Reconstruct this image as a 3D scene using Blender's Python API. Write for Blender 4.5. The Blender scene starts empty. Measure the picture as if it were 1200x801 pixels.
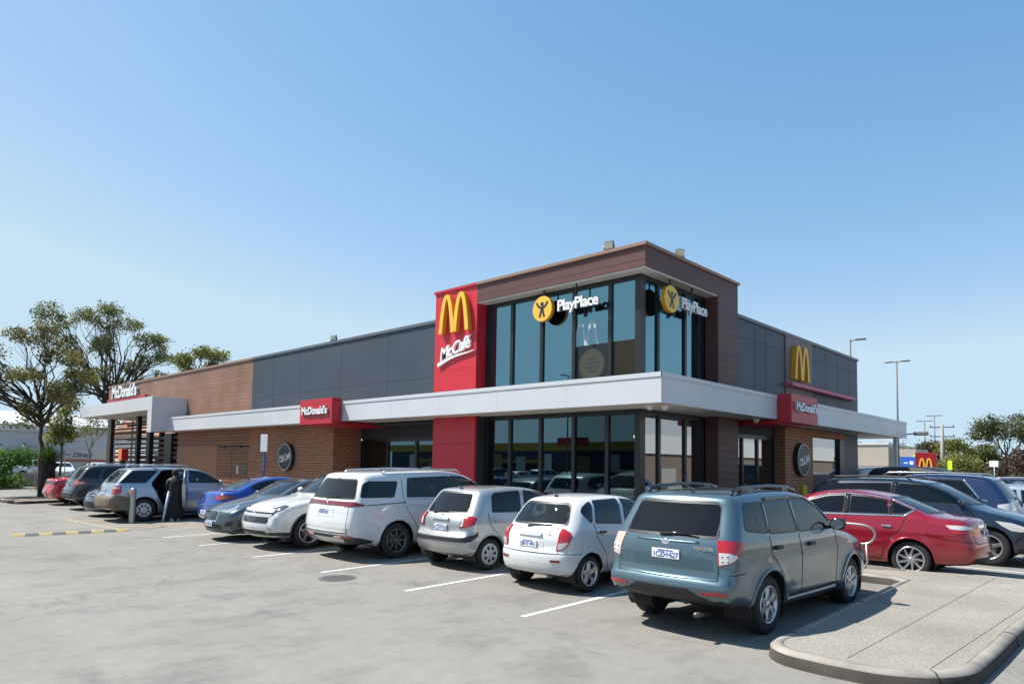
import bpy, bmesh, math, random
import numpy as np
from mathutils import Vector, Matrix
random.seed(7); rng = np.random.default_rng(7)
SC = bpy.context.scene
COL = SC.collection
R = math.radians

# ------------------------------------------------------------------ camera
CAM_H = 1.92
def make_camera():
    f, pitch, roll, yaw, sy = 808.1837, .06297496, .016200622, .757588877, 93.6536
    cy, s = math.cos(yaw), math.sin(yaw)
    fwd = Vector((-s*math.cos(pitch), cy*math.cos(pitch), math.sin(pitch)))
    right = Vector((cy, s, 0)); up = right.cross(fwd)
    r = math.cos(roll)*right + math.sin(roll)*up
    u = -math.sin(roll)*right + math.cos(roll)*up
    cd = bpy.data.cameras.new('camera'); cam = bpy.data.objects.new('camera', cd); COL.objects.link(cam)
    cd.sensor_width = 36; cd.lens = f/1200*36; cd.shift_y = sy/1200
    cd.clip_start = .05; cd.clip_end = 4000
    cam.matrix_world = Matrix(((r.x, u.x, -fwd.x, 0), (r.y, u.y, -fwd.y, 0), (r.z, u.z, -fwd.z, CAM_H), (0, 0, 0, 1)))
    SC.camera = cam
make_camera()

# ------------------------------------------------------------------ sky, sun, exposure
SUN_D = Vector((.62, .38, -1.0)).normalized()          # the way the light travels
SUN_EL = math.asin(-SUN_D.z); SUN_AZ = math.atan2(-SUN_D.x, -SUN_D.y)
def make_light():
    w = bpy.data.worlds.new('World'); SC.world = w; w.use_nodes = True
    nt = w.node_tree; bg = nt.nodes['Background']
    sky = nt.nodes.new('ShaderNodeTexSky'); sky.sky_type = 'NISHITA'; sky.sun_disc = False
    sky.sun_elevation = SUN_EL; sky.sun_rotation = SUN_AZ
    sky.air_density = 1.0; sky.dust_density = .3; sky.ozone_density = 1.0; sky.altitude = 0
    # graded to the clear azure of the day: the channels compressed towards the horizon
    sp = nt.nodes.new('ShaderNodeSeparateColor'); cb = nt.nodes.new('ShaderNodeCombineColor'); nt.links.new(sky.outputs[0], sp.inputs[0])
    for i, (ref, val, ex, top) in enumerate(((.198, .130, 1.18, .345), (.323, .264, .76, .458), (.565, .455, .50, .545))):
        a = nt.nodes.new('ShaderNodeMath'); a.operation = 'MULTIPLY'; a.inputs[1].default_value = .15/ref; nt.links.new(sp.outputs[i], a.inputs[0])
        p = nt.nodes.new('ShaderNodeMath'); p.operation = 'POWER'; p.inputs[1].default_value = ex; nt.links.new(a.outputs[0], p.inputs[0])
        m = nt.nodes.new('ShaderNodeMath'); m.operation = 'MULTIPLY'; m.inputs[1].default_value = val/.12; nt.links.new(p.outputs[0], m.inputs[0])
        n = nt.nodes.new('ShaderNodeMath'); n.operation = 'MINIMUM'; n.inputs[1].default_value = top/.12; nt.links.new(m.outputs[0], n.inputs[0])
        nt.links.new(n.outputs[0], cb.inputs[i])
    nt.links.new(cb.outputs[0], bg.inputs[0]); bg.inputs[1].default_value = .12
    ld = bpy.data.lights.new('sun', 'SUN'); ld.energy = 5.0; ld.angle = R(.55); ld.color = (1, .955, .88)
    so = bpy.data.objects.new('sun', ld); COL.objects.link(so)
    so.rotation_euler = SUN_D.to_track_quat('-Z', 'Y').to_euler()
make_light()
SC.view_settings.view_transform = 'Standard'; SC.view_settings.look = 'None'
SC.view_settings.exposure = 0.75; SC.view_settings.gamma = 1.0
SC.view_settings.use_curve_mapping = False
SC.cycles.max_bounces = 10; SC.cycles.transparent_max_bounces = 16
SC.cycles.sample_clamp_indirect = 6.0
SC.cycles.caustics_reflective = False; SC.cycles.caustics_refractive = False

# ------------------------------------------------------------------ materials
def _in(b, **kw):
    for k, v in kw.items():
        b.inputs[k.replace('_', ' ')].default_value = v
def mat(name, col, rough=.5, metal=0., coat=0., spec=.5, noise=None, bump=None, emit=None):
    """Principled material; noise=(scale, amount) varies the colour, bump=(scale, strength) the surface."""
    m = bpy.data.materials.new(name); m.use_nodes = True; nt = m.node_tree; b = nt.nodes['Principled BSDF']
    c = (*col, 1)
    b.inputs['Base Color'].default_value = c; b.inputs['Roughness'].default_value = rough
    b.inputs['Metallic'].default_value = metal; b.inputs['Coat Weight'].default_value = coat
    b.inputs['Coat Roughness'].default_value = .03
    b.inputs['Specular IOR Level'].default_value = spec
    tc = nt.nodes.new('ShaderNodeTexCoord')
    if noise:
        n = nt.nodes.new('ShaderNodeTexNoise'); n.inputs['Scale'].default_value = noise[0]; n.inputs['Detail'].default_value = 6
        nt.links.new(tc.outputs['Object'], n.inputs['Vector'])
        mr = nt.nodes.new('ShaderNodeMapRange'); mr.inputs['From Min'].default_value = .3; mr.inputs['From Max'].default_value = .7
        mr.inputs['To Min'].default_value = 1-noise[1]; mr.inputs['To Max'].default_value = 1+noise[1]
        nt.links.new(n.outputs['Fac'], mr.inputs['Value'])
        mx = nt.nodes.new('ShaderNodeMix'); mx.data_type = 'RGBA'; mx.blend_type = 'MULTIPLY'; mx.inputs['Factor'].default_value = 1
        mx.inputs[6].default_value = c; nt.links.new(mr.outputs[0], mx.inputs[7]); nt.links.new(mx.outputs[2], b.inputs['Base Color'])
    if bump:
        n = nt.nodes.new('ShaderNodeTexNoise'); n.inputs['Scale'].default_value = bump[0]; n.inputs['Detail'].default_value = 4
        nt.links.new(tc.outputs['Object'], n.inputs['Vector'])
        bp = nt.nodes.new('ShaderNodeBump'); bp.inputs['Strength'].default_value = bump[1]; bp.inputs['Distance'].default_value = .02
        nt.links.new(n.outputs['Fac'], bp.inputs['Height']); nt.links.new(bp.outputs[0], b.inputs['Normal'])
    if emit:
        b.inputs['Emission Color'].default_value = (*emit[0], 1); b.inputs['Emission Strength'].default_value = emit[1]
    return m
def glass_mat(name, tint, refl=(1, 1, 1), base=.04, ior=1.5, rough=.01, grime=.0, mask=None):
    """Tinted pane: mirror reflection by Fresnel over a tinted see-through layer."""
    m = bpy.data.materials.new(name); m.use_nodes = True; nt = m.node_tree; nt.nodes.clear()
    out = nt.nodes.new('ShaderNodeOutputMaterial'); mx = nt.nodes.new('ShaderNodeMixShader')
    tr = nt.nodes.new('ShaderNodeBsdfTransparent'); tr.inputs[0].default_value = (*tint, 1)
    gl = nt.nodes.new('ShaderNodeBsdfGlossy'); gl.inputs['Color'].default_value = (*refl, 1); gl.inputs['Roughness'].default_value = rough
    fr = nt.nodes.new('ShaderNodeFresnel'); fr.inputs['IOR'].default_value = ior
    ad = nt.nodes.new('ShaderNodeMath'); ad.operation = 'ADD'; ad.use_clamp = True; ad.inputs[1].default_value = base
    nt.links.new(fr.outputs[0], ad.inputs[0]); nt.links.new(ad.outputs[0], mx.inputs[0])
    top = tr
    if grime:
        df = nt.nodes.new('ShaderNodeBsdfDiffuse'); df.inputs[0].default_value = (.5, .48, .45, 1)
        m2 = nt.nodes.new('ShaderNodeMixShader'); m2.inputs[0].default_value = grime
        nt.links.new(tr.outputs[0], m2.inputs[1]); nt.links.new(df.outputs[0], m2.inputs[2]); top = m2
    nt.links.new(top.outputs[0], mx.inputs[1]); nt.links.new(gl.outputs[0], mx.inputs[2]); nt.links.new(mx.outputs[0], out.inputs[0])
    return m

# ------------------------------------------------------------------ object helpers
def link(o, parent=None):
    COL.objects.link(o)
    if parent: o.parent = parent
    return o
def tag(o, label=None, cat=None, group=None, kind=None):
    if label: o['label'] = label
    if cat: o['category'] = cat
    if group: o['group'] = group
    if kind: o['kind'] = kind
    return o
def empty(name, loc=(0, 0, 0), rz=0., label=None, cat=None, group=None):
    o = bpy.data.objects.new(name, None); o.empty_display_size = .2; link(o)
    o.location = loc; o.rotation_euler = (0, 0, rz)
    return tag(o, label, cat, group)
class MB:
    """Collects shapes (vertices, faces, a material slot per face) and links them as ONE mesh object."""
    def __init__(s): s.v = []; s.f = []; s.m = []; s.sm = []
    def add(s, V, F, mi=0, smooth=False):
        o = len(s.v); s.v += [tuple(map(float, p)) for p in V]
        for i, f in enumerate(F):
            s.f.append(tuple(o+k for k in f)); s.m.append(mi[i] if isinstance(mi, (list, np.ndarray)) else mi); s.sm.append(smooth)
        return s
    def box(s, a, b, mi=0, bev=0.):
        x0, x1 = sorted((a[0], b[0])); y0, y1 = sorted((a[1], b[1])); z0, z1 = sorted((a[2], b[2]))
        if bev <= 0:
            V = [(x0,y0,z0),(x1,y0,z0),(x1,y1,z0),(x0,y1,z0),(x0,y0,z1),(x1,y0,z1),(x1,y1,z1),(x0,y1,z1)]
            return s.add(V, [(0,3,2,1),(4,5,6,7),(0,1,5,4),(1,2,6,5),(2,3,7,6),(3,0,4,7)], mi)
        bm = bmesh.new(); bmesh.ops.create_cube(bm, size=1)
        for v in bm.verts: v.co = Vector((x0+(v.co.x+.5)*(x1-x0), y0+(v.co.y+.5)*(y1-y0), z0+(v.co.z+.5)*(z1-z0)))
        bmesh.ops.bevel(bm, geom=bm.edges[:], offset=min(bev, .49*min(x1-x0, y1-y0, z1-z0)), segments=2, affect='EDGES', profile=.6)
        return s.bm(bm, mi)
    def bm(s, bm, mi=0, smooth=False, M=None):
        bm.verts.index_update()
        s.add([(M @ v.co if M else v.co) for v in bm.verts], [[v.index for v in f.verts] for f in bm.faces], mi, smooth); bm.free(); return s
    def tube(s, pts, r, n=8, mi=0, cap=True, smooth=True):
        pts = [Vector(p) for p in pts]; rs = r if isinstance(r, (list, tuple)) else [r]*len(pts)
        V = []; F = []; prev = None
        for i, p in enumerate(pts):
            t = (pts[min(i+1, len(pts)-1)]-pts[max(i-1, 0)]).normalized()
            a = prev if prev is not None else (Vector((0, 0, 1)) if abs(t.z) < .9 else Vector((1, 0, 0)))
            u = (a-t*a.dot(t)).normalized(); w = t.cross(u); prev = u
            for k in range(n):
                q = 2*math.pi*k/n; V.append(p+(u*math.cos(q)+w*math.sin(q))*rs[i])
        for i in range(len(pts)-1):
            for k in range(n): F.append((i*n+k, i*n+(k+1) % n, (i+1)*n+(k+1) % n, (i+1)*n+k))
        if cap: F += [tuple(range(n-1, -1, -1)), tuple(range((len(pts)-1)*n, len(pts)*n))]
        return s.add(V, F, mi, smooth)
    def lathe(s, prof, c=(0, 0, 0), axis='z', n=24, mi=0, smooth=True):
        """prof: (radius, height) pairs round an axis through c."""
        V = []; F = []
        for (r, h) in prof:
            for k in range(n):
                q = 2*math.pi*k/n; a, b = r*math.cos(q), r*math.sin(q)
                V.append({'z': (c[0]+a, c[1]+b, c[2]+h), 'y': (c[0]+b, c[1]+h, c[2]+a), 'x': (c[0]+h, c[1]+a, c[2]+b)}[axis])
        for i in range(len(prof)-1):
            for k in range(n): F.append((i*n+k, i*n+(k+1) % n, (i+1)*n+(k+1) % n, (i+1)*n+k))
        return s.add(V, F, mi, smooth)
    def prism(s, poly, d0, d1, axis='y', mi=0):
        """poly: 2D outline; extruded from d0 to d1 along the axis."""
        n = len(poly)
        def P(a, b, d): return {'y': (a, d, b), 'x': (d, a, b), 'z': (a, b, d)}[axis]
        V = [P(a, b, d0) for a, b in poly]+[P(a, b, d1) for a, b in poly]
        F = [tuple(range(n-1, -1, -1)), tuple(range(n, 2*n))]+[(i, (i+1) % n, n+(i+1) % n, n+i) for i in range(n)]
        return s.add(V, F, mi)
    def build(s, name, mats, parent=None, fix=True):
        me = bpy.data.meshes.new(name); me.from_pydata(s.v, [], s.f)
        for m in (mats if isinstance(mats, (list, tuple)) else [mats]): me.materials.append(m)
        me.polygons.foreach_set('material_index', s.m); me.polygons.foreach_set('use_smooth', s.sm)
        if fix:
            bm = bmesh.new(); bm.from_mesh(me); bmesh.ops.recalc_face_normals(bm, faces=bm.faces[:]); bm.to_mesh(me); bm.free()
        me.update()
        return link(bpy.data.objects.new(name, me), parent)
def copy_tree(o, parent=None):
    c = o.copy(); link(c, parent)
    for ch in list(o.children): copy_tree(ch, c)
    return c
def text_mesh(s, size=1., ext=.02, bold=0., shear=0., align='CENTER', spacing=1.):
    """Lettering as (vertices, faces) in the xy plane, standing ext deep in z."""
    cu = bpy.data.curves.new('t', 'FONT'); cu.body = s; cu.size = size; cu.extrude = ext; cu.offset = bold; cu.shear = shear
    cu.align_x = align; cu.align_y = 'CENTER'; cu.space_character = spacing; cu.resolution_u = 3
    o = bpy.data.objects.new('t', cu); COL.objects.link(o); bpy.context.view_layer.update()
    me = bpy.data.meshes.new_from_object(o.evaluated_get(bpy.context.evaluated_depsgraph_get()))
    V = [v.co.copy() for v in me.vertices]; F = [tuple(p.vertices) for p in me.polygons]
    bpy.data.objects.remove(o); bpy.data.curves.remove(cu); bpy.data.meshes.remove(me)
    return V, F
def put(VF, M): return [M @ v for v in VF[0]], VF[1]
def frame(o, ex, ey, ez):
    """Matrix taking local x, y, z onto the three given directions at o."""
    ex, ey, ez = Vector(ex), Vector(ey), Vector(ez)
    return Matrix(((ex.x, ey.x, ez.x, o[0]), (ex.y, ey.y, ez.y, o[1]), (ex.z, ey.z, ez.z, o[2]), (0, 0, 0, 1)))
# ------------------------------------------------------------------ ground
def gz(y): return float(min(max(.017*(y-8), -.06), .10))
def concrete_mat():
    """Weathered pale asphalt: broad tone drift, tyre-polished streaks, dark oil stains, fine grain."""
    m = bpy.data.materials.new('worn pale asphalt'); m.use_nodes = True; nt = m.node_tree; b = nt.nodes['Principled BSDF']; L = nt.links.new
    tc = nt.nodes.new('ShaderNodeTexCoord')
    def noise(sc, det=6, mp=None, rough=.55):
        n = nt.nodes.new('ShaderNodeTexNoise'); n.inputs['Scale'].default_value = sc; n.inputs['Detail'].default_value = det; n.inputs['Roughness'].default_value = rough
        if mp:
            k = nt.nodes.new('ShaderNodeMapping'); k.inputs['Scale'].default_value = mp[0]; k.inputs['Rotation'].default_value = (0, 0, mp[1]); k.inputs['Location'].default_value = mp[2] if len(mp) > 2 else (0, 0, 0)
            L(tc.outputs['Object'], k.inputs[0]); L(k.outputs[0], n.inputs[0])
        else: L(tc.outputs['Object'], n.inputs[0])
        return n.outputs['Fac']
    def ramp(src, p0, c0, p1, c1):
        r = nt.nodes.new('ShaderNodeValToRGB'); e = r.color_ramp.elements; e[0].position, e[1].position = p0, p1; e[0].color, e[1].color = (*c0, 1), (*c1, 1); L(src, r.inputs[0]); return r.outputs[0]
    def mul(a, c, f=1.):
        x = nt.nodes.new('ShaderNodeMix'); x.data_type = 'RGBA'; x.blend_type = 'MULTIPLY'; x.inputs[0].default_value = f; L(a, x.inputs[6]); L(c, x.inputs[7]); return x.outputs[2]
    g = lambda v: (v, v, v)
    c = ramp(noise(.16, 5), .30, (.212, .200, .180), .70, (.25, .237, .214))
    c = mul(c, ramp(noise(.55, 6, ((.35, 1.6, 1), .25)), .32, g(.94), .62, g(1.03)))
    c = mul(c, ramp(noise(1.1, 8, ((1, .55, 1), .5, (3, 7, 0)), .7), .35, (.78, .79, .805), .50, g(1.)))
    c = mul(c, ramp(noise(.9, 7, ((.5, 1.3, 1), -.2, (11, 4, 0)), .65), .60, g(1.), .74, (.66, .67, .69)))
    c = mul(c, ramp(noise(5, 6), .3, g(.93), .7, g(1.05)))
    c = mul(c, ramp(noise(140, 3), .3, g(.78), .7, g(1.16)))
    v = nt.nodes.new('ShaderNodeTexVoronoi'); v.feature = 'DISTANCE_TO_EDGE'; v.inputs['Scale'].default_value = .12; v.inputs['Randomness'].default_value = .9
    nz = nt.nodes.new('ShaderNodeTexNoise'); nz.inputs['Scale'].default_value = 1.2; nz.inputs['Detail'].default_value = 5; L(tc.outputs['Object'], nz.inputs[0])
    mx = nt.nodes.new('ShaderNodeMix'); mx.data_type = 'RGBA'; mx.blend_type = 'LINEAR_LIGHT'; mx.inputs[0].default_value = .6; L(tc.outputs['Object'], mx.inputs[6]); L(nz.outputs['Color'], mx.inputs[7]); L(mx.outputs[2], v.inputs[0])
    c = mul(c, ramp(v.outputs[0], .0005, g(.78), .0016, g(1.)))
    L(c, b.inputs['Base Color']); b.inputs['Roughness'].default_value = .82; b.inputs['Specular IOR Level'].default_value = .12
    bp = nt.nodes.new('ShaderNodeBump'); bp.inputs['Strength'].default_value = .35; bp.inputs['Distance'].default_value = .004; L(noise(160, 3), bp.inputs['Height']); L(bp.outputs[0], b.inputs['Normal'])
    return m
def make_ground():
    xs = [-900, -300, -120, -60, -40, -20, 0, 20, 60, 200, 900]; ys = [-600, -150, -40, -10, 0, 4.47, 8, 11, 13.88, 20, 40, 100, 300, 1500]
    V = [(x, y, gz(y)) for y in ys for x in xs]; n = len(xs)
    F = [(j*n+i, j*n+i+1, (j+1)*n+i+1, (j+1)*n+i) for j in range(len(ys)-1) for i in range(n-1)]
    o = MB().add(V, F).build('ground', concrete_mat()); tag(o, 'pale weathered asphalt of the car park', kind='structure')
make_ground()
M_LINE = mat('road paint white', (.56, .56, .54), .7, noise=(9, .16)); M_YEL = mat('faded yellow paint', (.35, .27, .16), .8, noise=(6, .25))
def strip(name, pts, w, m, dz=.004, label=None):
    mb = MB()
    for (a, b) in pts:
        a, b = Vector((*a, 0)), Vector((*b, 0)); d = (b-a).normalized(); s = Vector((-d.y, d.x, 0))*w/2; n = 10; V = []
        for i in range(n+1):
            p = a+(b-a)*i/n
            for q in (p+s, p-s): V.append((q.x, q.y, gz(q.y)+dz))
        mb.add(V, [(2*i, 2*i+1, 2*i+3, 2*i+2) for i in range(n)])
    o = mb.build(name, m); tag(o, label, kind='structure'); return o
for x in (-6.08, -8.51, -10.91, -13.51, -16.1, -18.3): strip('parking_line', [((x, 6.68), (x-.02-.0*x, 12.0))], .09, M_LINE)
strip('hatched_zone_line', [((-25.6, 6.35), (-21.1, 6.55)), ((-25.4, 6.4), (-22.9, 7.6)), ((-22.95, 7.55), (-18.6, 9.35)), ((-21.2, 6.55), (-20.9, 11.5)), ((-22.4, 6.6), (-20.9, 7.9))], .11, M_YEL)
for y in (15.85, 18.75, 21.6): strip('parking_line', [((-7.6, y), (-.6, y))], .09, M_LINE)

# ------------------------------------------------------------------ kerbs and paved islands
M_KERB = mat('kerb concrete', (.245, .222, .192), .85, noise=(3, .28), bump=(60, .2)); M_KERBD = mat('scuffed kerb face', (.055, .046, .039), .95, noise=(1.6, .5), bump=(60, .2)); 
def paving_mat():
    m = mat('exposed aggregate paving', (.40, .37, .33), .9, spec=.15); nt = m.node_tree; b = nt.nodes['Principled BSDF']; L = nt.links.new; tc = nt.nodes.new('ShaderNodeTexCoord')
    n1 = nt.nodes.new('ShaderNodeTexVoronoi'); n1.inputs['Scale'].default_value = 75; n2 = nt.nodes.new('ShaderNodeTexNoise'); n2.inputs['Scale'].default_value = .8; n2.inputs['Detail'].default_value = 7
    L(tc.outputs['Object'], n1.inputs[0]); L(tc.outputs['Object'], n2.inputs[0])
    r1 = nt.nodes.new('ShaderNodeValToRGB'); r1.color_ramp.elements[0].color = (.195, .18, .157, 1); r1.color_ramp.elements[1].color = (.34, .318, .284, 1); L(n1.outputs['Color'], r1.inputs[0])
    r2 = nt.nodes.new('ShaderNodeValToRGB'); r2.color_ramp.elements[0].position = .3; r2.color_ramp.elements[0].color = (.80, .79, .77, 1); r2.color_ramp.elements[1].position = .7; r2.color_ramp.elements[1].color = (1.08, 1.07, 1.05, 1); L(n2.outputs['Fac'], r2.inputs[0])
    x = nt.nodes.new('ShaderNodeMix'); x.data_type = 'RGBA'; x.blend_type = 'MULTIPLY'; x.inputs[0].default_value = 1; L(r1.outputs[0], x.inputs[6]); L(r2.outputs[0], x.inputs[7]); L(x.outputs[2], b.inputs['Base Color'])
    bp = nt.nodes.new('ShaderNodeBump'); bp.inputs['Strength'].default_value = .4; bp.inputs['Distance'].default_value = .004; L(n1.outputs[0], bp.inputs['Height']); L(bp.outputs[0], b.inputs['Normal']); return m
M_PAVE = paving_mat(); M_JOINTD = mat('open kerb joint', (.03, .027, .024), .95); M_JOINT = mat('paving joint', (.235, .22, .195), .9)
def offset_poly(P, d):
    out = []; n = len(P)
    for i in range(n):
        a, b, c = Vector(P[i-1]), Vector(P[i]), Vector(P[(i+1) % n]); e1 = (b-a).normalized(); e2 = (c-b).normalized(); n1 = Vector((-e1.y, e1.x)); n2 = Vector((-e2.y, e2.x)); k = (n1+n2); k = k/max(k.length_squared/2, .3); out.append((b+k*d)[:])
    return out
def island(name, P, h=.145, kw=.15, closed=True, label=None, top=M_PAVE, sink=.008):
    """Raised island: a kerb ring with a rounded nose, paving inside it. P runs anticlockwise."""
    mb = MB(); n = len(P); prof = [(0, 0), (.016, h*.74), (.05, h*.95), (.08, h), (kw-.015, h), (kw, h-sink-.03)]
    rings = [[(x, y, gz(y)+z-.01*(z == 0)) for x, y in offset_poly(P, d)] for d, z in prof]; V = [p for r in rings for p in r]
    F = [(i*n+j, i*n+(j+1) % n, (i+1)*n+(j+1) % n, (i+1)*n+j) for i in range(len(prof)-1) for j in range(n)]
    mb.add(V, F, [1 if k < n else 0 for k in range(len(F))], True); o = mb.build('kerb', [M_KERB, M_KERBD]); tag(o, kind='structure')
    tot = 0; mb = MB()                                           # open joints across the kerb every couple of metres
    for j in range(n):
        a, c_ = Vector(P[j]), Vector(P[(j+1) % n]); L_ = (c_-a).length
        if int((tot+L_)/2.3) > int(tot/2.3):
            e = (c_-a).normalized(); nn = Vector((-e.y, e.x)); t = (2.3*int((tot+L_)/2.3)-tot); q0 = a+e*t; mb.tube([(q0.x+nn.x*(d-.001), q0.y+nn.y*(d-.001), gz(q0.y)+z+.001) for d, z in prof], .007, 5)
        tot += L_
    if mb.v: tag(mb.build('kerb_joint', M_JOINTD), kind='structure')
    Q = offset_poly(P, kw-.004); mb = MB(); bm = bmesh.new(); vs = [bm.verts.new((x, y, 0)) for x, y in Q]; f = bm.faces.new(vs)
    for yc in np.arange(-10, 60, .7):
        bmesh.ops.bisect_plane(bm, geom=bm.verts[:]+bm.edges[:]+bm.faces[:], plane_co=(0, yc, 0), plane_no=(0, 1, 0))
    for v in bm.verts: v.co.z = gz(v.co.y)+h-sink
    mb.bm(bm); p = mb.build(name, top); tag(p, label, kind='structure'); return o, p
def arc(cx, cy, r, a0, a1, n=8): return [(cx+r*math.cos(R(a0+(a1-a0)*i/n)), cy+r*math.sin(R(a0+(a1-a0)*i/n))) for i in range(n+1)]
ISL = [(-3.12, 12.25), (-3.12, 8.0)]+arc(-2.62, 7.42, .50, 180, 262, 6)+[(-2.1, 6.93)]+arc(-2.16, 8.5, 1.57, 275, 350, 10)+[(-.50, 9.2), (.25, 10.5), (.9, 12.0), (1.3, 13.82), (-8.0, 13.82), (-8.0, 14.0), (-60, 14.0), (-60, 12.72), (-36.5, 12.72), (-36.5, 12.55), (-3.2, 12.55), (-3.12, 12.5)]
ISL = [(-3.12, 12.35), (-3.12, 8.0)]+arc(-2.62, 7.42, .50, 180, 262, 6)+[(-2.45, 6.9)]+arc(-2.15, 7.78, .88, 272, 355, 9)+[(-1.24, 8.6), (-1.22, 9.6), (-1.18, 10.6), (-1.02, 11.6), (-.6, 12.7), (.3, 13.82), (-7.6, 13.82), (-7.6, 30.0), (-9.6, 30.0), (-9.6, 14.6), (-23.4, 14.6), (-23.4, 14.1), (-37.2, 14.1), (-37.2, 12.5), (-3.3, 12.5)]
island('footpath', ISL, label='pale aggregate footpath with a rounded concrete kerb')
mb = MB()
def joint(a, b, w=.009, h=.142):
    a, b = Vector((*a, 0)), Vector((*b, 0)); d = (b-a).normalized(); s = Vector((-d.y, d.x, 0))*w/2; V = []; n = 12
    for i in range(n+1):
        p = a+(b-a)*i/n
        for q in (p+s, p-s): V.append((q.x, q.y, gz(q.y)+h))
    mb.add(V, [(2*i, 2*i+1, 2*i+3, 2*i+2) for i in range(n)])
joint((-2.28, 7.15), (-2.05, 13.6)); joint((-1.62, 7.35), (-1.25, 13.6)); joint((-2.95, 12.52), (-.85, 12.45))
for x in (-4.6, -6.4, -8.2, -10.4, -12.8): joint((x, 12.66), (x, 13.7))
tag(mb.build('paving_joint', M_JOINT), kind='structure')
# island of the far tree
ISL2 = arc(-36.0, 7.75, 1.15, 90, 270, 10)+[(-33.9, 6.75)]+arc(-33.9, 7.25, .5, -90, 0, 4)+[(-33.6, 13.2), (-36.0, 13.2)]
ISL2 = [(x-1.2, y) for x, y in ISL2]
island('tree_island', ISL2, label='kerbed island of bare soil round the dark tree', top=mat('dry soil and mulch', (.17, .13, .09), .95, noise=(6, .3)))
# ------------------------------------------------------------------ cars: a signed-distance body, panels draped on it
def chaikin(P, n=2, closed=False):
    P = np.array(P, float)
    for _ in range(n):
        if closed: Q = np.roll(P, -1, 0); P = np.stack([.75*P+.25*Q, .25*P+.75*Q], 1).reshape(-1, 2)
        else: A, B = P[:-1], P[1:]; P = np.vstack([P[:1], np.stack([.75*A+.25*B, .25*A+.75*B], 1).reshape(-1, 2), P[-1:]])
    return P
def resample(P, n):
    d = np.r_[0, np.cumsum(np.hypot(*np.diff(P, axis=0).T))]; t = np.linspace(0, d[-1], n)
    return np.stack([np.interp(t, d, P[:, 0]), np.interp(t, d, P[:, 1])], 1)
def inpoly(P, X, Z):
    P = np.array(P); r = np.zeros(np.shape(X), bool); j = len(P)-1
    for i in range(len(P)):
        (xi, zi), (xj, zj) = P[i], P[j]
        c = (zi > Z) != (zj > Z)
        r ^= c & (X < (xj-xi)*(Z-zi)/np.where(zj == zi, 1e-9, zj-zi)+xi); j = i
    return r
def roundpoly(P, r=.04):
    out = []; n = len(P); P = [np.array(p, float) for p in P]
    for i in range(n):
        a, b, c = P[i-1], P[i], P[(i+1) % n]
        ra = min(r, .4*np.linalg.norm(a-b)); rc = min(r, .4*np.linalg.norm(c-b))
        A = b+(a-b)/np.linalg.norm(a-b)*ra; C = b+(c-b)/np.linalg.norm(c-b)*rc
        for t in (0, .33, .67, 1): out.append((1-t)**2*A+2*t*(1-t)*b+t*t*C)
    return np.array(out)

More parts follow.
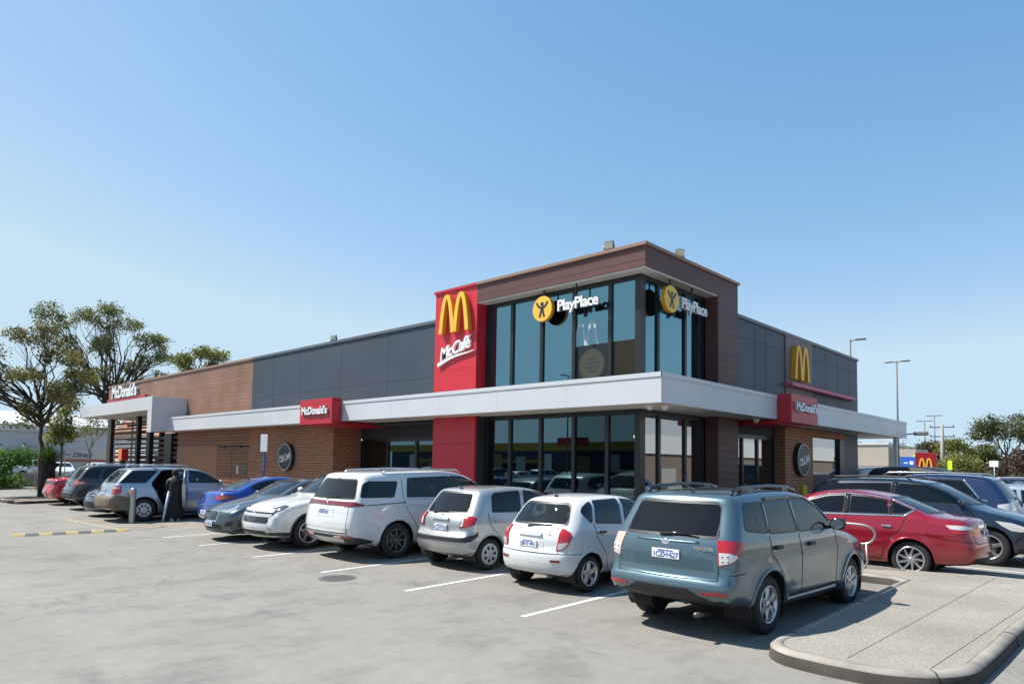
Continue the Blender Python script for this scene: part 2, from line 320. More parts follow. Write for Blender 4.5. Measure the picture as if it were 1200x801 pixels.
class Shape:
    """Solid of a car body: side outline x plan width x section, with rounded edges. x runs from the tail (0) forward."""
    def __init__(s, sp):
        s.sp = sp; s.L, s.W = sp['L'], sp['W']
        up = chaikin(sp['top'], 2); lo = chaikin(sp['bot'], 2)
        s.up, s.lo = up, lo
        poly = np.vstack([up, lo[::-1][1:-1]])
        h = .02; s.h = h; s.x0, s.z0 = -.4, -.2
        gx = np.arange(-.4, s.L+.4, h); gz = np.arange(-.2, sp['H']+.4, h)
        X, Z = np.meshgrid(gx, gz, indexing='ij'); pts = np.stack([X.ravel(), Z.ravel()], 1)
        A = poly; B = np.roll(poly, -1, 0); d2 = np.full(len(pts), 1e9)
        for a, b in zip(A, B):
            e = b-a; l = e@e
            if l < 1e-10: continue
            w = pts-a; t = np.clip(w@e/l, 0, 1); q = w-t[:, None]*e; d2 = np.minimum(d2, (q*q).sum(1))
        s.G = (np.sqrt(d2)*np.where(inpoly(poly, pts[:, 0], pts[:, 1]), -1, 1)).reshape(X.shape)
        sec = np.array(sp['sec']); zz = np.linspace(-.3, 2.6, 400); ww = np.interp(zz, sec[:, 0], sec[:, 1])
        k = np.ones(9)/9; ww2 = np.convolve(np.pad(ww, 4, mode='edge'), k, 'valid')
        sl = (sec[-1, 1]-sec[-2, 1])/(sec[-1, 0]-sec[-2, 0]); top = zz > sec[-1, 0]-.06
        ww2[top] = sec[-1, 1]+sl*(zz[top]-sec[-1, 0])
        s.zz, s.ww = zz, ww2
        pl = chaikin(sp.get('plan', [(0, .93), (.5, .985), (1.2, 1), (s.L-1.3, 1), (s.L-.5, .965), (s.L, .87)]), 2); s.pl = pl
        s.r = sp.get('r', .12); s.cr, s.cf = sp.get('crown', (.07, .16)); s.kz = sp.get('roofcrown', .035)
        s.rax, s.fax, s.tr = sp['rax'], sp['rax']+sp['wb'], sp['tr']
        s.ar = sp.get('arch', s.tr+.055)
    def side(s, x, z):
        u = np.clip((x-s.x0)/s.h, 0, s.G.shape[0]-1.001); v = np.clip((z-s.z0)/s.h, 0, s.G.shape[1]-1.001)
        i, j = u.astype(int), v.astype(int); a, b = u-i, v-j; G = s.G
        return (G[i, j]*(1-a)*(1-b)+G[i+1, j]*a*(1-b)+G[i, j+1]*(1-a)*b+G[i+1, j+1]*a*b)
    def width(s, x, z):
        w = s.W/2*np.interp(z, s.zz, s.ww)*np.interp(x, s.pl[:, 0], s.pl[:, 1])
        fl = s.sp.get('flare', .012)
        for ax in (s.rax, s.fax):
            q = np.hypot(x-ax, z-s.tr); w = w+fl*np.exp(-((q-s.ar)/.07)**2)*(z < s.tr+s.ar+.2)
        for (za, zb, xa, xb, amp, wd) in s.sp.get('crease', []):      # a soft ridge running along the side
            zl = za+(zb-za)*(x-xa)/(xb-xa); on = np.clip((x-xa)/.3, 0, 1)*np.clip((xb-x)/.3, 0, 1)
            t = z-zl; w = w+amp*on*np.where(t > 0, np.exp(-(t/(wd*.35))**2), np.exp(-(t/wd)**2))
        return w
    def f(s, p):
        x, y, z = p[..., 0], np.abs(p[..., 1]), p[..., 2]
        w = s.width(x, z); q = np.clip(y/(s.W/2), 0, 1.3)**2
        t = np.clip((x-.25*s.L)/(.5*s.L), 0, 1); c = -s.cr*(1-t)+s.cf*t
        a = s.side(x+c*q, z+s.kz*q*np.clip((z-.5)/.6, 0, 1)); b = y-w
        h = np.clip(s.r-np.abs(a-b), 0, None)/s.r
        d = np.maximum(a, b)+h*h*s.r*.25
        for fn in s.sp.get('carve', []): d = fn(d, x, y, z)
        return d
    def grad(s, p, e=.004):
        g = np.stack([s.f(p+np.eye(3)[k]*e)-s.f(p-np.eye(3)[k]*e) for k in range(3)], -1)
        return g/np.maximum(np.linalg.norm(g, axis=-1, keepdims=True), 1e-9)
    def project(s, p, n=10):
        for _ in range(n):
            g = s.grad(p); p = p-np.clip(s.f(p), -.08, .08)[..., None]*g*.9
        return p
    def hit(s, o, d, tmax):
        """Outermost crossing of rays o + t d, looking back from tmax."""
        ts = np.linspace(tmax, 0, 60); inside = np.full(len(o), -1.); prev = np.full(len(o), tmax)
        lo = np.zeros(len(o)); hi = np.full(len(o), float(tmax)); done = np.zeros(len(o), bool)
        for t in ts:
            v = s.f(o+t*d); new = (v < 0) & ~done
            lo[new] = t; done |= new; hi[~done] = t
        for _ in range(18):
            m = (lo+hi)/2; v = s.f(o+m[:, None]*d); i = v < 0; lo = np.where(i, m, lo); hi = np.where(i, hi, m)
        return o+lo[:, None]*d
    # draping maps: 2D -> surface
    def on_side(s, q, sg=-1):
        o = np.stack([q[:, 0], np.zeros(len(q)), q[:, 1]], 1); return s.hit(o, np.tile([0., sg, 0.], (len(q), 1)), s.W*.75)
    def on_rear(s, q):
        o = np.stack([np.full(len(q), s.L*.42), q[:, 0], q[:, 1]], 1); return s.hit(o, np.tile([-1., 0, 0], (len(q), 1)), s.L*.5)
    def on_front(s, q):
        o = np.stack([np.full(len(q), s.L*.55), q[:, 0], q[:, 1]], 1); return s.hit(o, np.tile([1., 0, 0], (len(q), 1)), s.L*.5)
    def on_top(s, q):
        o = np.stack([q[:, 0], q[:, 1], np.full(len(q), .5)], 1); return s.hit(o, np.tile([0, 0, 1.], (len(q), 1)), 2.)
    def on_corner(s, q, end='rear', sg=-1, back=.55, inn=.55):
        """q: (angle, z); angle 0 looks straight out of the end, 90 straight out of the side."""
        a = np.radians(q[:, 0]); dx = -1. if end == 'rear' else 1.
        xc = back if end == 'rear' else s.L-back
        o = np.stack([np.full(len(q), xc), np.full(len(q), sg*(s.W/2-inn)), q[:, 1]], 1)
        return s.hit(o, np.stack([dx*np.cos(a), sg*np.sin(a), 0*a], 1), 1.6)
    def mapper(s, kind, sg=-1):
        return {'side': lambda q: s.on_side(q, sg), 'rear': s.on_rear, 'front': s.on_front, 'top': s.on_top,
                'crear': lambda q: s.on_corner(q, 'rear', sg), 'cfront': lambda q: s.on_corner(q, 'front', sg)}[kind]

def strip_grid(P, du, dv, border=0.):
    """Quads filling an outline that every vertical line crosses once. Returns points, faces, border flags."""
    P = np.array(P, float); u0, u1 = P[:, 0].min(), P[:, 0].max()
    us = set(np.round(P[:, 0], 5)); us |= set(np.round(np.linspace(u0, u1, max(2, int((u1-u0)/du)+1)), 5))
    if border: us |= {round(u0+border, 5), round(u1-border, 5)}
    us = np.array(sorted(us)); us = us[np.r_[True, np.diff(us) > 1e-4*(u1-u0)+1e-6]]
    A = P; B = np.roll(P, -1, 0); lo = []; hi = []
    for u in us:
        vs = []
        for a, b in zip(A, B):
            if abs(a[0]-u) < 1e-5: vs.append(a[1])
            if (a[0]-u)*(b[0]-u) < 0: vs.append(a[1]+(b[1]-a[1])*(u-a[0])/(b[0]-a[0]))
        lo.append(min(vs)); hi.append(max(vs))
    lo, hi = np.array(lo), np.array(hi)
    n = max(2, int((hi-lo).max()/dv)+1); inner = np.linspace(0, 1, n+1)
    pts = []; nu = len(us)
    for i in range(nu):
        h = max(hi[i]-lo[i], 1e-5); b = min(border/h, .48) if border else 0
        t = np.r_[0, b+(1-2*b)*inner, 1] if border else inner
        pts.append(np.stack([np.full(len(t), us[i]), lo[i]+t*h], 1))
    m = len(pts[0]); F = []; bd = []
    for i in range(nu-1):
        um = (us[i]+us[i+1])/2; ub = border and (um < u0+border or um > u1-border)
        for j in range(m-1):
            F.append((i*m+j, (i+1)*m+j, (i+1)*m+j+1, i*m+j+1)); bd.append(bool(border and (ub or j == 0 or j == m-2)))
    return np.vstack(pts), F, np.array(bd, int), (nu, m)

class Car:
    def __init__(s, sp, name, loc, rz, label, cat='car', group=None):
        s.sp = sp; s.S = Shape(sp)
        s.root = empty(name, loc, rz, label, cat, group)
        s.dx = -sp['rax']                                       # origin under the rear axle
        s.holes = {'side': [], 'rear': [], 'front': [], 'right': []}
    def loc(s, p): p = np.array(p, float); p = p.copy(); p[..., 0] += s.dx; return p
    def patch(s, mb, kind, P, off=.004, thick=.012, du=.05, dv=.05, sg=-1, mi=0, border=0., rnd=0., both=False, bmi=None):
        """Drape the outline P on the body, off proud of it, with a skirt reaching back thick."""
        if rnd: P = roundpoly(P, rnd)
        for g in ((-1, 1) if both else (sg,)):
            Q = np.array(P, float)
            if g == 1 and kind in ('rear', 'front', 'top') and both: Q = Q*np.array([-1, 1]) if kind != 'top' else Q*np.array([1, -1])
            pts, F, bd, (nu, m) = strip_grid(Q, du, dv, border)
            p = s.S.mapper(kind, g)(pts); n = s.S.grad(p); V = p+n*off
            mm = [(bmi if (b and bmi is not None) else mi) for b in bd]
            ring = [i*m for i in range(nu)]+[(nu-1)*m+j for j in range(1, m)]+[i*m+m-1 for i in range(nu-2, -1, -1)]+[j for j in range(m-2, 0, -1)]
            back = p[ring]+n[ring]*(off-thick); k = len(V); r = len(ring)
            F2 = [(ring[i], ring[(i+1) % r], k+(i+1) % r, k+i) for i in range(r)]
            mb.add(s.loc(V), F, mm, True); mb.add(s.loc(np.vstack([V[ring], back])), [(i, (i+1) % r, r+(i+1) % r, r+i) for i in range(r)], bmi if (border and bmi is not None) else mi, False)
        return mb
    def line(s, mb, kind, pts, w=.009, off=.003, sg=-1, mi=0, step=.05, both=False, thick=.006):
        """A narrow strip along a polyline draped on the body (shut lines, trims)."""
        for g in ((-1, 1) if both else (sg,)):
            P = np.array(pts, float); L = np.r_[0, np.cumsum(np.hypot(*np.diff(P, axis=0).T))]
            scale = 1. if kind not in ('crear', 'cfront') else .02
            n = max(2, int(L[-1]*scale/step)+1); t = np.unique(np.r_[np.linspace(0, L[-1], n), L])
            Q = np.stack([np.interp(t, L, P[:, 0]), np.interp(t, L, P[:, 1])], 1)
            p = s.S.mapper(kind, g)(Q); nn = s.S.grad(p); tg = np.gradient(p, axis=0); tg /= np.maximum(np.linalg.norm(tg, axis=1, keepdims=True), 1e-9)
            sd = np.cross(nn, tg); V = np.vstack([p+nn*off+sd*w/2, p+nn*off-sd*w/2, p+nn*(off-thick)+sd*w/2, p+nn*(off-thick)-sd*w/2]); k = len(p)
            F = []
            for i in range(k-1): F += [(i, i+1, k+i+1, k+i), (i+1, i, 2*k+i, 2*k+i+1), (k+i, k+i+1, 3*k+i+1, 3*k+i)]
            F += [(0, k, 3*k, 2*k), (k-1, 3*k-1, 4*k-1, 2*k-1)]
            mb.add(s.loc(V), F, mi, True)
        return mb
    def body(s, paint, K=96, M1=12, M2=30, M3=5, lining=True, arches=True):
        S = s.S; up = resample(S.up, K); lo = resample(S.lo, K)
        rings = []
        for k in range(K):
            P, Q = up[k], lo[k]; w = max(float(S.width(P[0], P[1])), .05); wl = max(float(S.width(Q[0], Q[1])), .05)
            ta = np.sin(np.linspace(0, math.pi/2, M1, endpoint=False)); tb = (1-np.cos(np.linspace(0, math.pi, M2+1)))/2; tb = .5*tb+.5*np.linspace(0, 1, M2+1)
            r = [(P[0], t*w, P[1]) for t in ta]
            for t in tb: x = P+(Q-P)*t; r.append((x[0], float(S.width(x[0], x[1])) if 0 < t < 1 else (w if t == 0 else wl), x[1]))
            r += [(Q[0], t*wl, Q[1]) for t in np.linspace(1, 0, M3+1)[1:]]
            rings.append(r)
        G = np.array(rings); m = G.shape[1]
        G = S.project(G.reshape(-1, 3)).reshape(G.shape); G[:, 0, 1] = 0; G[:, -1, 1] = 0
        c = (G[:-1, :-1]+G[1:, :-1]+G[1:, 1:]+G[:-1, 1:])/4
        n = np.cross(G[1:, 1:]-G[:-1, :-1], G[:-1, 1:]-G[1:, :-1]); n /= np.maximum(np.linalg.norm(n, axis=-1, keepdims=True), 1e-9)
        gr = S.grad(c.reshape(-1, 3)).reshape(c.shape)
        kill = np.zeros(c.shape[:2], bool)
        x, y, z = c[..., 0], c[..., 1], c[..., 2]
        masks = []
        for P in s.holes['side']: masks.append(('side', P, inpoly(P, x, z) & (np.abs(gr[..., 1]) > .55)))
        for P in s.holes['rear']: masks.append(('rear', P, inpoly(P, y, z) & (gr[..., 0] < -.15) & (x < S.L*.4)))
        for P in s.holes['front']: masks.append(('front', P, inpoly(P, y, z) & (gr[..., 0] > .08) & (x > S.L*.45)))
        if arches:
            for ax in (S.rax, S.fax):
                q = np.linspace(0, 2*math.pi, 90); P = np.stack([ax+S.ar*np.cos(q), S.tr+S.ar*np.sin(q)], 1)
                masks.append(('side', P, (np.hypot(x-ax, z-S.tr) < S.ar) & (np.abs(y) > S.W/2-.32)))
        kr = np.zeros(c.shape[:2], bool)
        for P in s.holes['right']: kr |= inpoly(P, x, z) & (np.abs(gr[..., 1]) > .55)
        for (kd, P, mk) in masks: kill |= mk
        for (kd, P, mk) in masks:                              # pull the rim of each opening onto its outline
            t = np.zeros(G.shape[:2], int)
            for a in (0, 1):
                for b in (0, 1): t[a:a+mk.shape[0], b:b+mk.shape[1]] += mk
            idx = np.argwhere((t > 0) & (t < 4))
            if not len(idx): continue
            A = np.array(P); n_ = max(2, int(400/len(A))); D = np.vstack([A+(np.roll(A, -1, 0)-A)*k/n_ for k in range(n_)])
            if kd == 'side' : pass
            V = G[idx[:, 0], idx[:, 1]]; uv = V[:, [0, 2]] if kd == 'side' else V[:, [1, 2]]
            if kd != 'side': D = D[D[:, 0] >= -.001]
            d = np.linalg.norm(uv[:, None]-D[None], axis=2); k = d.argmin(1); ok = (d.min(1) < .07) & ((np.abs(V[:, 1]) > .02) | (kd == 'side'))
            if kd == 'side' and ok.any() and len(P) == 90: ok &= D[k][:, 1] > np.interp(D[k][:, 0], S.lo[:, 0], S.lo[:, 1])+.03
            if not ok.any(): continue
            q = D[k[ok]]; new = {'side': lambda q: S.on_side(q, 1), 'rear': S.on_rear, 'front': S.on_front}[kd](q)
            G[idx[ok][:, 0], idx[ok][:, 1]] = new
        K1, m1 = c.shape[:2]
        mb = MB(); gn = S.grad(G.reshape(-1, 3)).reshape(G.shape)
        for sg in (1, -1):
            for lay, (off, mi) in enumerate(((0, 0), (-.022, 1)) if lining else ((0, 0),)):
                GG = G
                if sg < 0 and kr.any():
                    GG = G.copy(); t = np.zeros(G.shape[:2], int)
                    for a in (0, 1):
                        for b in (0, 1): t[a:a+kr.shape[0], b:b+kr.shape[1]] += kr
                    idx = np.argwhere((t > 0) & (t < 4)); A = np.array(s.holes['right'][0]); D = np.vstack([A+(np.roll(A, -1, 0)-A)*k/30 for k in range(30)])
                    V = G[idx[:, 0], idx[:, 1]]; k = np.linalg.norm(V[:, None, [0, 2]]-D[None], axis=2).argmin(1); GG[idx[:, 0], idx[:, 1]] = S.on_side(D[k], 1)
                V = (GG+gn*off)*np.array([1, sg, 1]); F = []
                for i in range(K1):
                    for j in range(m1):
                        if not kill[i, j] and not (sg < 0 and kr[i, j]): F.append((i*m+j, i*m+j+1, (i+1)*m+j+1, (i+1)*m+j))
                mb.add(s.loc(V.reshape(-1, 3)), F, mi, True)
        o = mb.build('body', [paint, M_['trim']], s.root, fix=False)
        bm = bmesh.new(); bm.from_mesh(o.data); bmesh.ops.remove_doubles(bm, verts=bm.verts[:], dist=.0004)
        bmesh.ops.recalc_face_normals(bm, faces=bm.faces[:])
        lv = [v for v in bm.verts if not v.link_faces]; bmesh.ops.delete(bm, geom=lv, context='VERTS')
        bm.to_mesh(o.data); bm.free()
        # underbody with the wheel wells
        ub = MB(); W = S.W
        for ax in (S.rax, S.fax):
            for sg in (1, -1):
                prof = [(S.ar+.01, 0), (S.ar+.01, -.36), (.0, -.36)]
                V = []; F = []; N = 20
                for (r, h) in prof:
                    for k in range(N): q = 2*math.pi*k/N; V.append((ax+s.dx+r*math.cos(q), sg*(W/2-.035+h), max(S.tr+r*math.sin(q), .16)))
                for i in range(2):
                    for k in range(N): F.append((i*N+k, i*N+(k+1) % N, (i+1)*N+(k+1) % N, (i+1)*N+k))
                ub.add(V, F)
        zb = float(np.interp(S.L/2, S.lo[:, 0], S.lo[:, 1]))
        ub.box((S.rax-.15+s.dx, -W*.36, zb-.02), (S.fax+.3+s.dx, W*.36, zb+.05))
        for ax in (S.rax, S.fax): ub.tube([(ax+s.dx, -W*.42, S.tr), (ax+s.dx, W*.42, S.tr)], .05)
        ub.build('underbody', M_['under'], s.root)
        return o
    def arch_lips(s, m_, wd=.03, off=.006, name='wheel_arch'):
        for ax in (s.S.rax, s.S.fax):
            for sg in (-1, 1):
                mb = MB(); pts = []
                zl = .02+float(np.interp(ax+s.S.ar*.9, s.S.lo[:, 0], s.S.lo[:, 1])); a0 = math.asin(max(-1, min(.9, (zl-s.S.tr)/s.S.ar)))
                for q in np.linspace(a0, math.pi-a0, 40): pts.append((ax+(s.S.ar+wd*.28)*math.cos(q), s.S.tr+(s.S.ar+wd*.28)*math.sin(q)))
                s.line(mb, 'side', pts, wd, off, sg, step=.04, thick=.03)
                mb.build(name, m_, s.root)
    def wheels(s, rim, tyre_w=.205, rimr=None, steer=0.):
        S = s.S; rr = rimr or S.tr*.64
        proto = None
        for ax in (S.rax, S.fax):
            for sg in (-1, 1):
                x, y = ax+s.dx, sg*(S.W/2-s.sp.get('inset', .045))
                if proto is None:
                    mb = MB(); w = tyre_w; t = S.tr
                    mb.lathe([(rr-.005, -.012), (rr+.012, -.004), (rr+.03, .0), (t-.05, .004), (t-.02, -.006), (t-.004, -.03), (t, -.06), (t, -w+.06), (t-.02, -w+.006), (rr, -w)], axis='y', n=40)
                    wo = mb.build('wheel', M_['tyre'], s.root)
                    ro = rim(rr, w); ro.parent = wo
                    proto = (wo, ro)
                    a, b = wo, ro
                else:
                    a = proto[0].copy(); link(a, s.root); b = proto[1].copy(); link(b, a)
                a.location = (x, y, S.tr); a.rotation_euler = (0, 0 if sg > 0 else 0, 0)
                a.scale = (1, 1, 1)
                if sg < 0: a.rotation_euler = (0, 0, math.pi)
                if steer and ax == S.fax: a.rotation_euler.z += steer
    def window(s, kind, P, glass, rnd=.04, name='side_window', both=True, border=.02, off=.0035, label=None, sg=-1, hole=True):
        P = np.array(P, float)
        if hole:
            c = P.mean(0); k = roundpoly(P, rnd); Pin = k+(c-k)/np.maximum(np.linalg.norm(c-k, axis=1, keepdims=True), 1e-6)*.014
            s.holes[kind].append(Pin)
        for g in (((-1, 1) if both else (sg,)) if kind == 'side' else (0,)):
            mb = MB(); s.patch(mb, kind, P, off, .02, .06, .06, g or -1, 0, border, rnd, bmi=1)
            o = mb.build(name, [glass, M_['frit']], s.root)
            if label: o['label'] = label
    def plate(s, text, x_kind='rear', y=0., z=.7, w=.37, h=.11, blue=True):
        q = np.array([[y, z]]); p = s.loc((s.S.on_rear if x_kind == 'rear' else s.S.on_front)(q))[0]
        dx = -1 if x_kind == 'rear' else 1
        mb = MB(); X0 = p[0]+dx*.004; X1 = p[0]+dx*.016
        mb.box((X0, y-w/2, z-h/2), (X1, y+w/2, z+h/2), 0, .004)
        M = frame((X1+dx*.0005, y, z-.014), (0, dx, 0), (0, 0, 1), (dx, 0, 0))
        mb.add(*put(text_mesh(text, .086, .0015, .0015, spacing=.92), M), 1)
        if blue:
            mb.add(*put(text_mesh('WESTERN AUSTRALIA', .021, .0015, .001), M @ Matrix.Translation((0, h/2-.006, .0))), 1)
        return mb.build('number_plate', [M_['plate_white'], M_['plate_blue']], s.root)
    def mirror(s, x, z, m_, size=(.13, .19, .15), gap=.02):
        for sg in (-1, 1):
            p = s.S.on_side(np.array([[x, z]]), sg)[0]; p = s.loc(p)
            mb = MB(); bm = bmesh.new(); bmesh.ops.create_uvsphere(bm, u_segments=14, v_segments=9, radius=.5)
            for v in bm.verts:
                c = v.co; c.x = c.x*(1 if c.x > 0 else .35); k = abs(c.y*2)
                c.y *= 1.; c.z = math.copysign(abs(c.z*2)**.7/2, c.z)
                v.co = Vector((c.x*size[0]*1.3, c.y*size[1]+sg*(size[1]/2+gap), c.z*size[2]))
            mb.bm(bm, 0, True, Matrix.Translation((p[0], p[1], p[2]+size[2]*.35)))
            mb.tube([(p[0]+.01, p[1]-sg*.02, p[2]), (p[0]+.01, p[1]+sg*(gap+.06), p[2]+size[2]*.15)], .022)
            o = mb.build('side_mirror', m_, s.root)
            g = MB(); yy = p[1]+sg*(size[1]/2+gap); zz = p[2]+size[2]*.35
            g.lathe([(0.001, 0), (.5, 0)], (0, 0, 0), 'x', 18)
            g.v = [(p[0]-size[0]*.245, yy+a[1]*size[1]*.78, zz+a[2]*size[2]*.78) for a in g.v]
            g.build('mirror_glass', M_['chrome'], o)
    def handles(s, spots, m_, w=.17, h=.032, both=True):
        for (x, z) in spots:
            for sg in (-1, 1):
                p = s.loc(s.S.on_side(np.array([[x, z]]), sg))[0]; mb = MB()
                mb.box((p[0]-w/2, p[1]+sg*.002, p[2]-h/2), (p[0]+w/2, p[1]+sg*.042, p[2]+h/2), 0, .014)
                mb.build('door_handle', m_, s.root)
    def seats(s, xf, xr, zs=.30, top=1.0, m_=None):
        W = s.S.W; m_ = m_ or M_['seat']
        def seat(y0, y1, x):
            mb = MB(); mb.box((x+s.dx-.05, y0, zs), (x+s.dx+.48, y1, zs+.18), 0, .05)
            bm = bmesh.new(); bmesh.ops.create_cube(bm, size=1)
            bmesh.ops.bevel(bm, geom=bm.edges[:], offset=.15, segments=2, affect='EDGES')
            mb.bm(bm, 0, True, Matrix.Translation((x+s.dx-.10, (y0+y1)/2, (zs+.1+top-.12)/2)) @ Matrix.Rotation(R(-14), 4, 'Y') @ Matrix.Diagonal((.14, y1-y0, top-.12-zs-.1, 1)))
            nh = 1 if y1-y0 < .8 else 2
            for i in range(nh):
                yc = (y0+y1)/2+(0 if nh == 1 else (-.3 if i == 0 else .3))
                mb.box((x+s.dx-.26, yc-.13, top-.10), (x+s.dx-.17, yc+.13, top+.10), 0, .04)
                mb.tube([(x+s.dx-.2, yc, top-.2), (x+s.dx-.215, yc, top-.08)], .012)
            return mb
        seat(.12, W/2-.22, xf).build('seat', m_, s.root); seat(-W/2+.22, -.12, xf).build('seat', m_, s.root)
        if xr is not None: seat(-W/2+.22, W/2-.22, xr).build('rear_seat', m_, s.root)
        if 'dash' in s.sp:
            xd, zd = s.sp['dash']; mb = MB(); mb.box((xd+s.dx, -W/2+.17, zd-.28), (xd+s.dx+.5, W/2-.17, zd), 0, .06); mb.build('dashboard', M_['trim'], s.root)
            mb = MB(); c = Vector((xd+s.dx-.18, -W*.21, zd-.02)); pts = []
            for k in range(25): q = 2*math.pi*k/24; pts.append(c+Vector((-.08*math.sin(q), .18*math.cos(q), .165*math.sin(q))))
            mb.tube(pts, .016, 6, cap=False); mb.tube([c+Vector((0, -.17, 0)), c+Vector((0, .17, 0))], .018, 6); mb.tube([c, c+Vector((.2, 0, -.08))], .03, 6); mb.build('steering_wheel', M_['trim'], s.root)

def rim_spokes(n, mats, wide=.055, twin=False, dish=.02, hub=.055, taper=.75, slant=0., caps=False):
    """A spoked alloy: barrel, spokes, hub, with the dark brake behind. Outer face at y = 0, wheel extends to -y... mounted facing +y."""
    def make(rr, w):
        mb = MB()
        mb.lathe([(rr+.008, -.004), (rr+.006, .004), (rr-.012, .003), (rr-.02, -.012), (rr-.03, -.05), (rr-.035, -.12)], axis='y', n=40)
        mb.lathe([(.001, -.055), (rr-.03, -.055)], axis='y', n=32, mi=1)
        mb.lathe([(rr*.62, -.05), (rr*.62, -.045), (.03, -.04)], axis='y', n=28, mi=2)
        k = 0
        for i in range(n):
            q0 = 2*math.pi*i/n+math.pi/2
            for t in ((-1, 1) if twin else (0,)):
                a = q0+t*wide*.9/rr; b = q0+slant+t*wide*1.25/rr
                r0, r1 = hub*.6, rr-.012
                w0 = wide*(1.15 if not twin else .55); w1 = w0*taper
                V = []
                for (r, ww, y, an) in ((r0, w0, -dish*1.2, a), (rr*.5, (w0+w1)/2, -dish*.55, (a+b)/2), (r1, w1, -.004, b)):
                    c, sn = math.cos(an), math.sin(an)
                    for (dw, dy) in ((-.5, -.022), (-.34, 0), (.34, 0), (.5, -.022)):
                        V.append((r*c-dw*ww*sn, y+dy, r*sn+dw*ww*c))
                F = []
                for j in range(2):
                    for e in range(3): F.append((j*4+e, j*4+e+1, j*4+4+e+1, j*4+4+e))
                mb.add(V, F, 0, False)
        mb.lathe([(.001, -dish*.9+.004), (hub*.6, -dish*.9+.002), (hub*.95, -dish*1.1-.01), (hub*1.1, -dish-.03)], axis='y', n=20)
        return mb.build('rim', mats)
    return make
def rim_cover(n, mats, hole=.3):
    """A plastic wheel cover: a domed disc with n dark openings."""
    def make(rr, w):
        mb = MB(); N = n*6
        radii = [(.001, .006), (rr*.32, .004), (rr*.45, -.001), (rr*.78, -.001), (rr*.9, .003), (rr+.004, .001), (rr+.008, -.01)]
        V = []; F = []; mi = []
        for (r, h) in radii:
            for k in range(N): q = 2*math.pi*k/N; V.append((r*math.cos(q), h, r*math.sin(q)))
        for i in range(len(radii)-1):
            for k in range(N):
                dark = i in (2,) and (k % 6) in (1, 2, 3)
                F.append((i*N+k, i*N+(k+1) % N, (i+1)*N+(k+1) % N, (i+1)*N+k)); mi.append(1 if dark else 0)
        mb.add(V, F, mi, True)
        return mb.build('rim', mats)
    return make

M_ = {}
def car_mats():
    M_['trim'] = mat('cabin trim', (.055, .055, .058), .75)
    M_['under'] = mat('underbody', (.012, .012, .013), .85)
    M_['frit'] = mat('window seal', (.008, .008, .009), .35)
    M_['tyre'] = mat('tyre rubber', (.018, .018, .018), .8, noise=(30, .25))
    M_['seat'] = mat('seat cloth', (.13, .132, .14), .9)
    M_['seat_beige'] = mat('light seat cloth', (.16, .16, .155), .9)
    M_['black'] = mat('black plastic', (.018, .018, .02), .55)
    M_['gloss'] = mat('gloss black', (.012, .012, .014), .12, coat=.5)
    M_['gap'] = mat('shut line', (.006, .006, .006), .9)
    M_['chrome'] = mat('chrome', (.82, .83, .84), .12, metal=1)
    M_['alloy'] = mat('alloy rim', (.55, .56, .57), .28, metal=.85)
    M_['alloy_dark'] = mat('grey alloy rim', (.17, .175, .18), .35, metal=.8)
    M_['cover'] = mat('silver wheel cover', (.52, .53, .54), .38, metal=.35)
    M_['hole'] = mat('wheel dark', (.01, .01, .01), .9)
    M_['disc'] = mat('brake disc', (.12, .11, .10), .45, metal=.7)
    M_['plate_white'] = mat('plate white', (.75, .76, .78), .4); M_['plate_blue'] = mat('plate blue', (.03, .07, .33), .4)
    M_['red_lens'] = mat('red lens', (.38, .006, .012), .12, coat=1); M_['red_dark'] = mat('dark red lens', (.14, .004, .008), .12, coat=1)
    M_['clear_lens'] = mat('clear lens', (.62, .60, .58), .1, coat=1, metal=.2); M_['amber'] = mat('amber lens', (.6, .2, .03), .15, coat=1)
    M_['pink_lens'] = mat('faded lens', (.62, .4, .34), .15, coat=1)
    M_['lamp'] = mat('headlamp', (.42, .44, .46), .08, coat=1, metal=.5); M_['lamp_dark'] = mat('headlamp bezel', (.06, .065, .07), .1, coat=1)
    M_['glass'] = glass_mat('car glass', (.46, .54, .56), base=.015); M_['glass_teal'] = glass_mat('green car glass', (.42, .58, .57), base=.03)
    M_['glass_dark'] = glass_mat('privacy glass', (.07, .08, .09), base=.01); M_['glass_film'] = glass_mat('filmed glass', (.12, .12, .17), base=.02)
car_mats()
def paint(name, col, metal=0., rough=.32, coat=1.):
    m = mat(name, col, rough, metal, coat, .5); nt = m.node_tree; b = nt.nodes['Principled BSDF']; L = nt.links.new
    tc = nt.nodes['Texture Coordinate']; sp = nt.nodes.new('ShaderNodeSeparateXYZ'); L(tc.outputs['Object'], sp.inputs[0])   # road dust thrown up along the sills
    n = nt.nodes.new('ShaderNodeTexNoise'); n.inputs['Scale'].default_value = 4; n.inputs['Detail'].default_value = 6; L(tc.outputs['Object'], n.inputs[0])
    r = nt.nodes.new('ShaderNodeMapRange'); r.inputs['From Min'].default_value = .62; r.inputs['From Max'].default_value = .22; r.inputs['To Min'].default_value = 0; r.inputs['To Max'].default_value = .55; L(sp.outputs['Z'], r.inputs['Value'])
    k = nt.nodes.new('ShaderNodeMath'); k.operation = 'MULTIPLY'; L(r.outputs[0], k.inputs[0]); L(n.outputs['Fac'], k.inputs[1])
    x = nt.nodes.new('ShaderNodeMix'); x.data_type = 'RGBA'; x.inputs[6].default_value = (*col, 1); x.inputs[7].default_value = (.16, .135, .11, 1); L(k.outputs[0], x.inputs[0]); L(x.outputs[2], b.inputs['Base Color'])
    q = nt.nodes.new('ShaderNodeMapRange'); q.inputs['To Min'].default_value = rough*.8; q.inputs['To Max'].default_value = rough*1.25; L(n.outputs['Fac'], q.inputs['Value']); L(q.outputs[0], b.inputs['Roughness'])
    return m
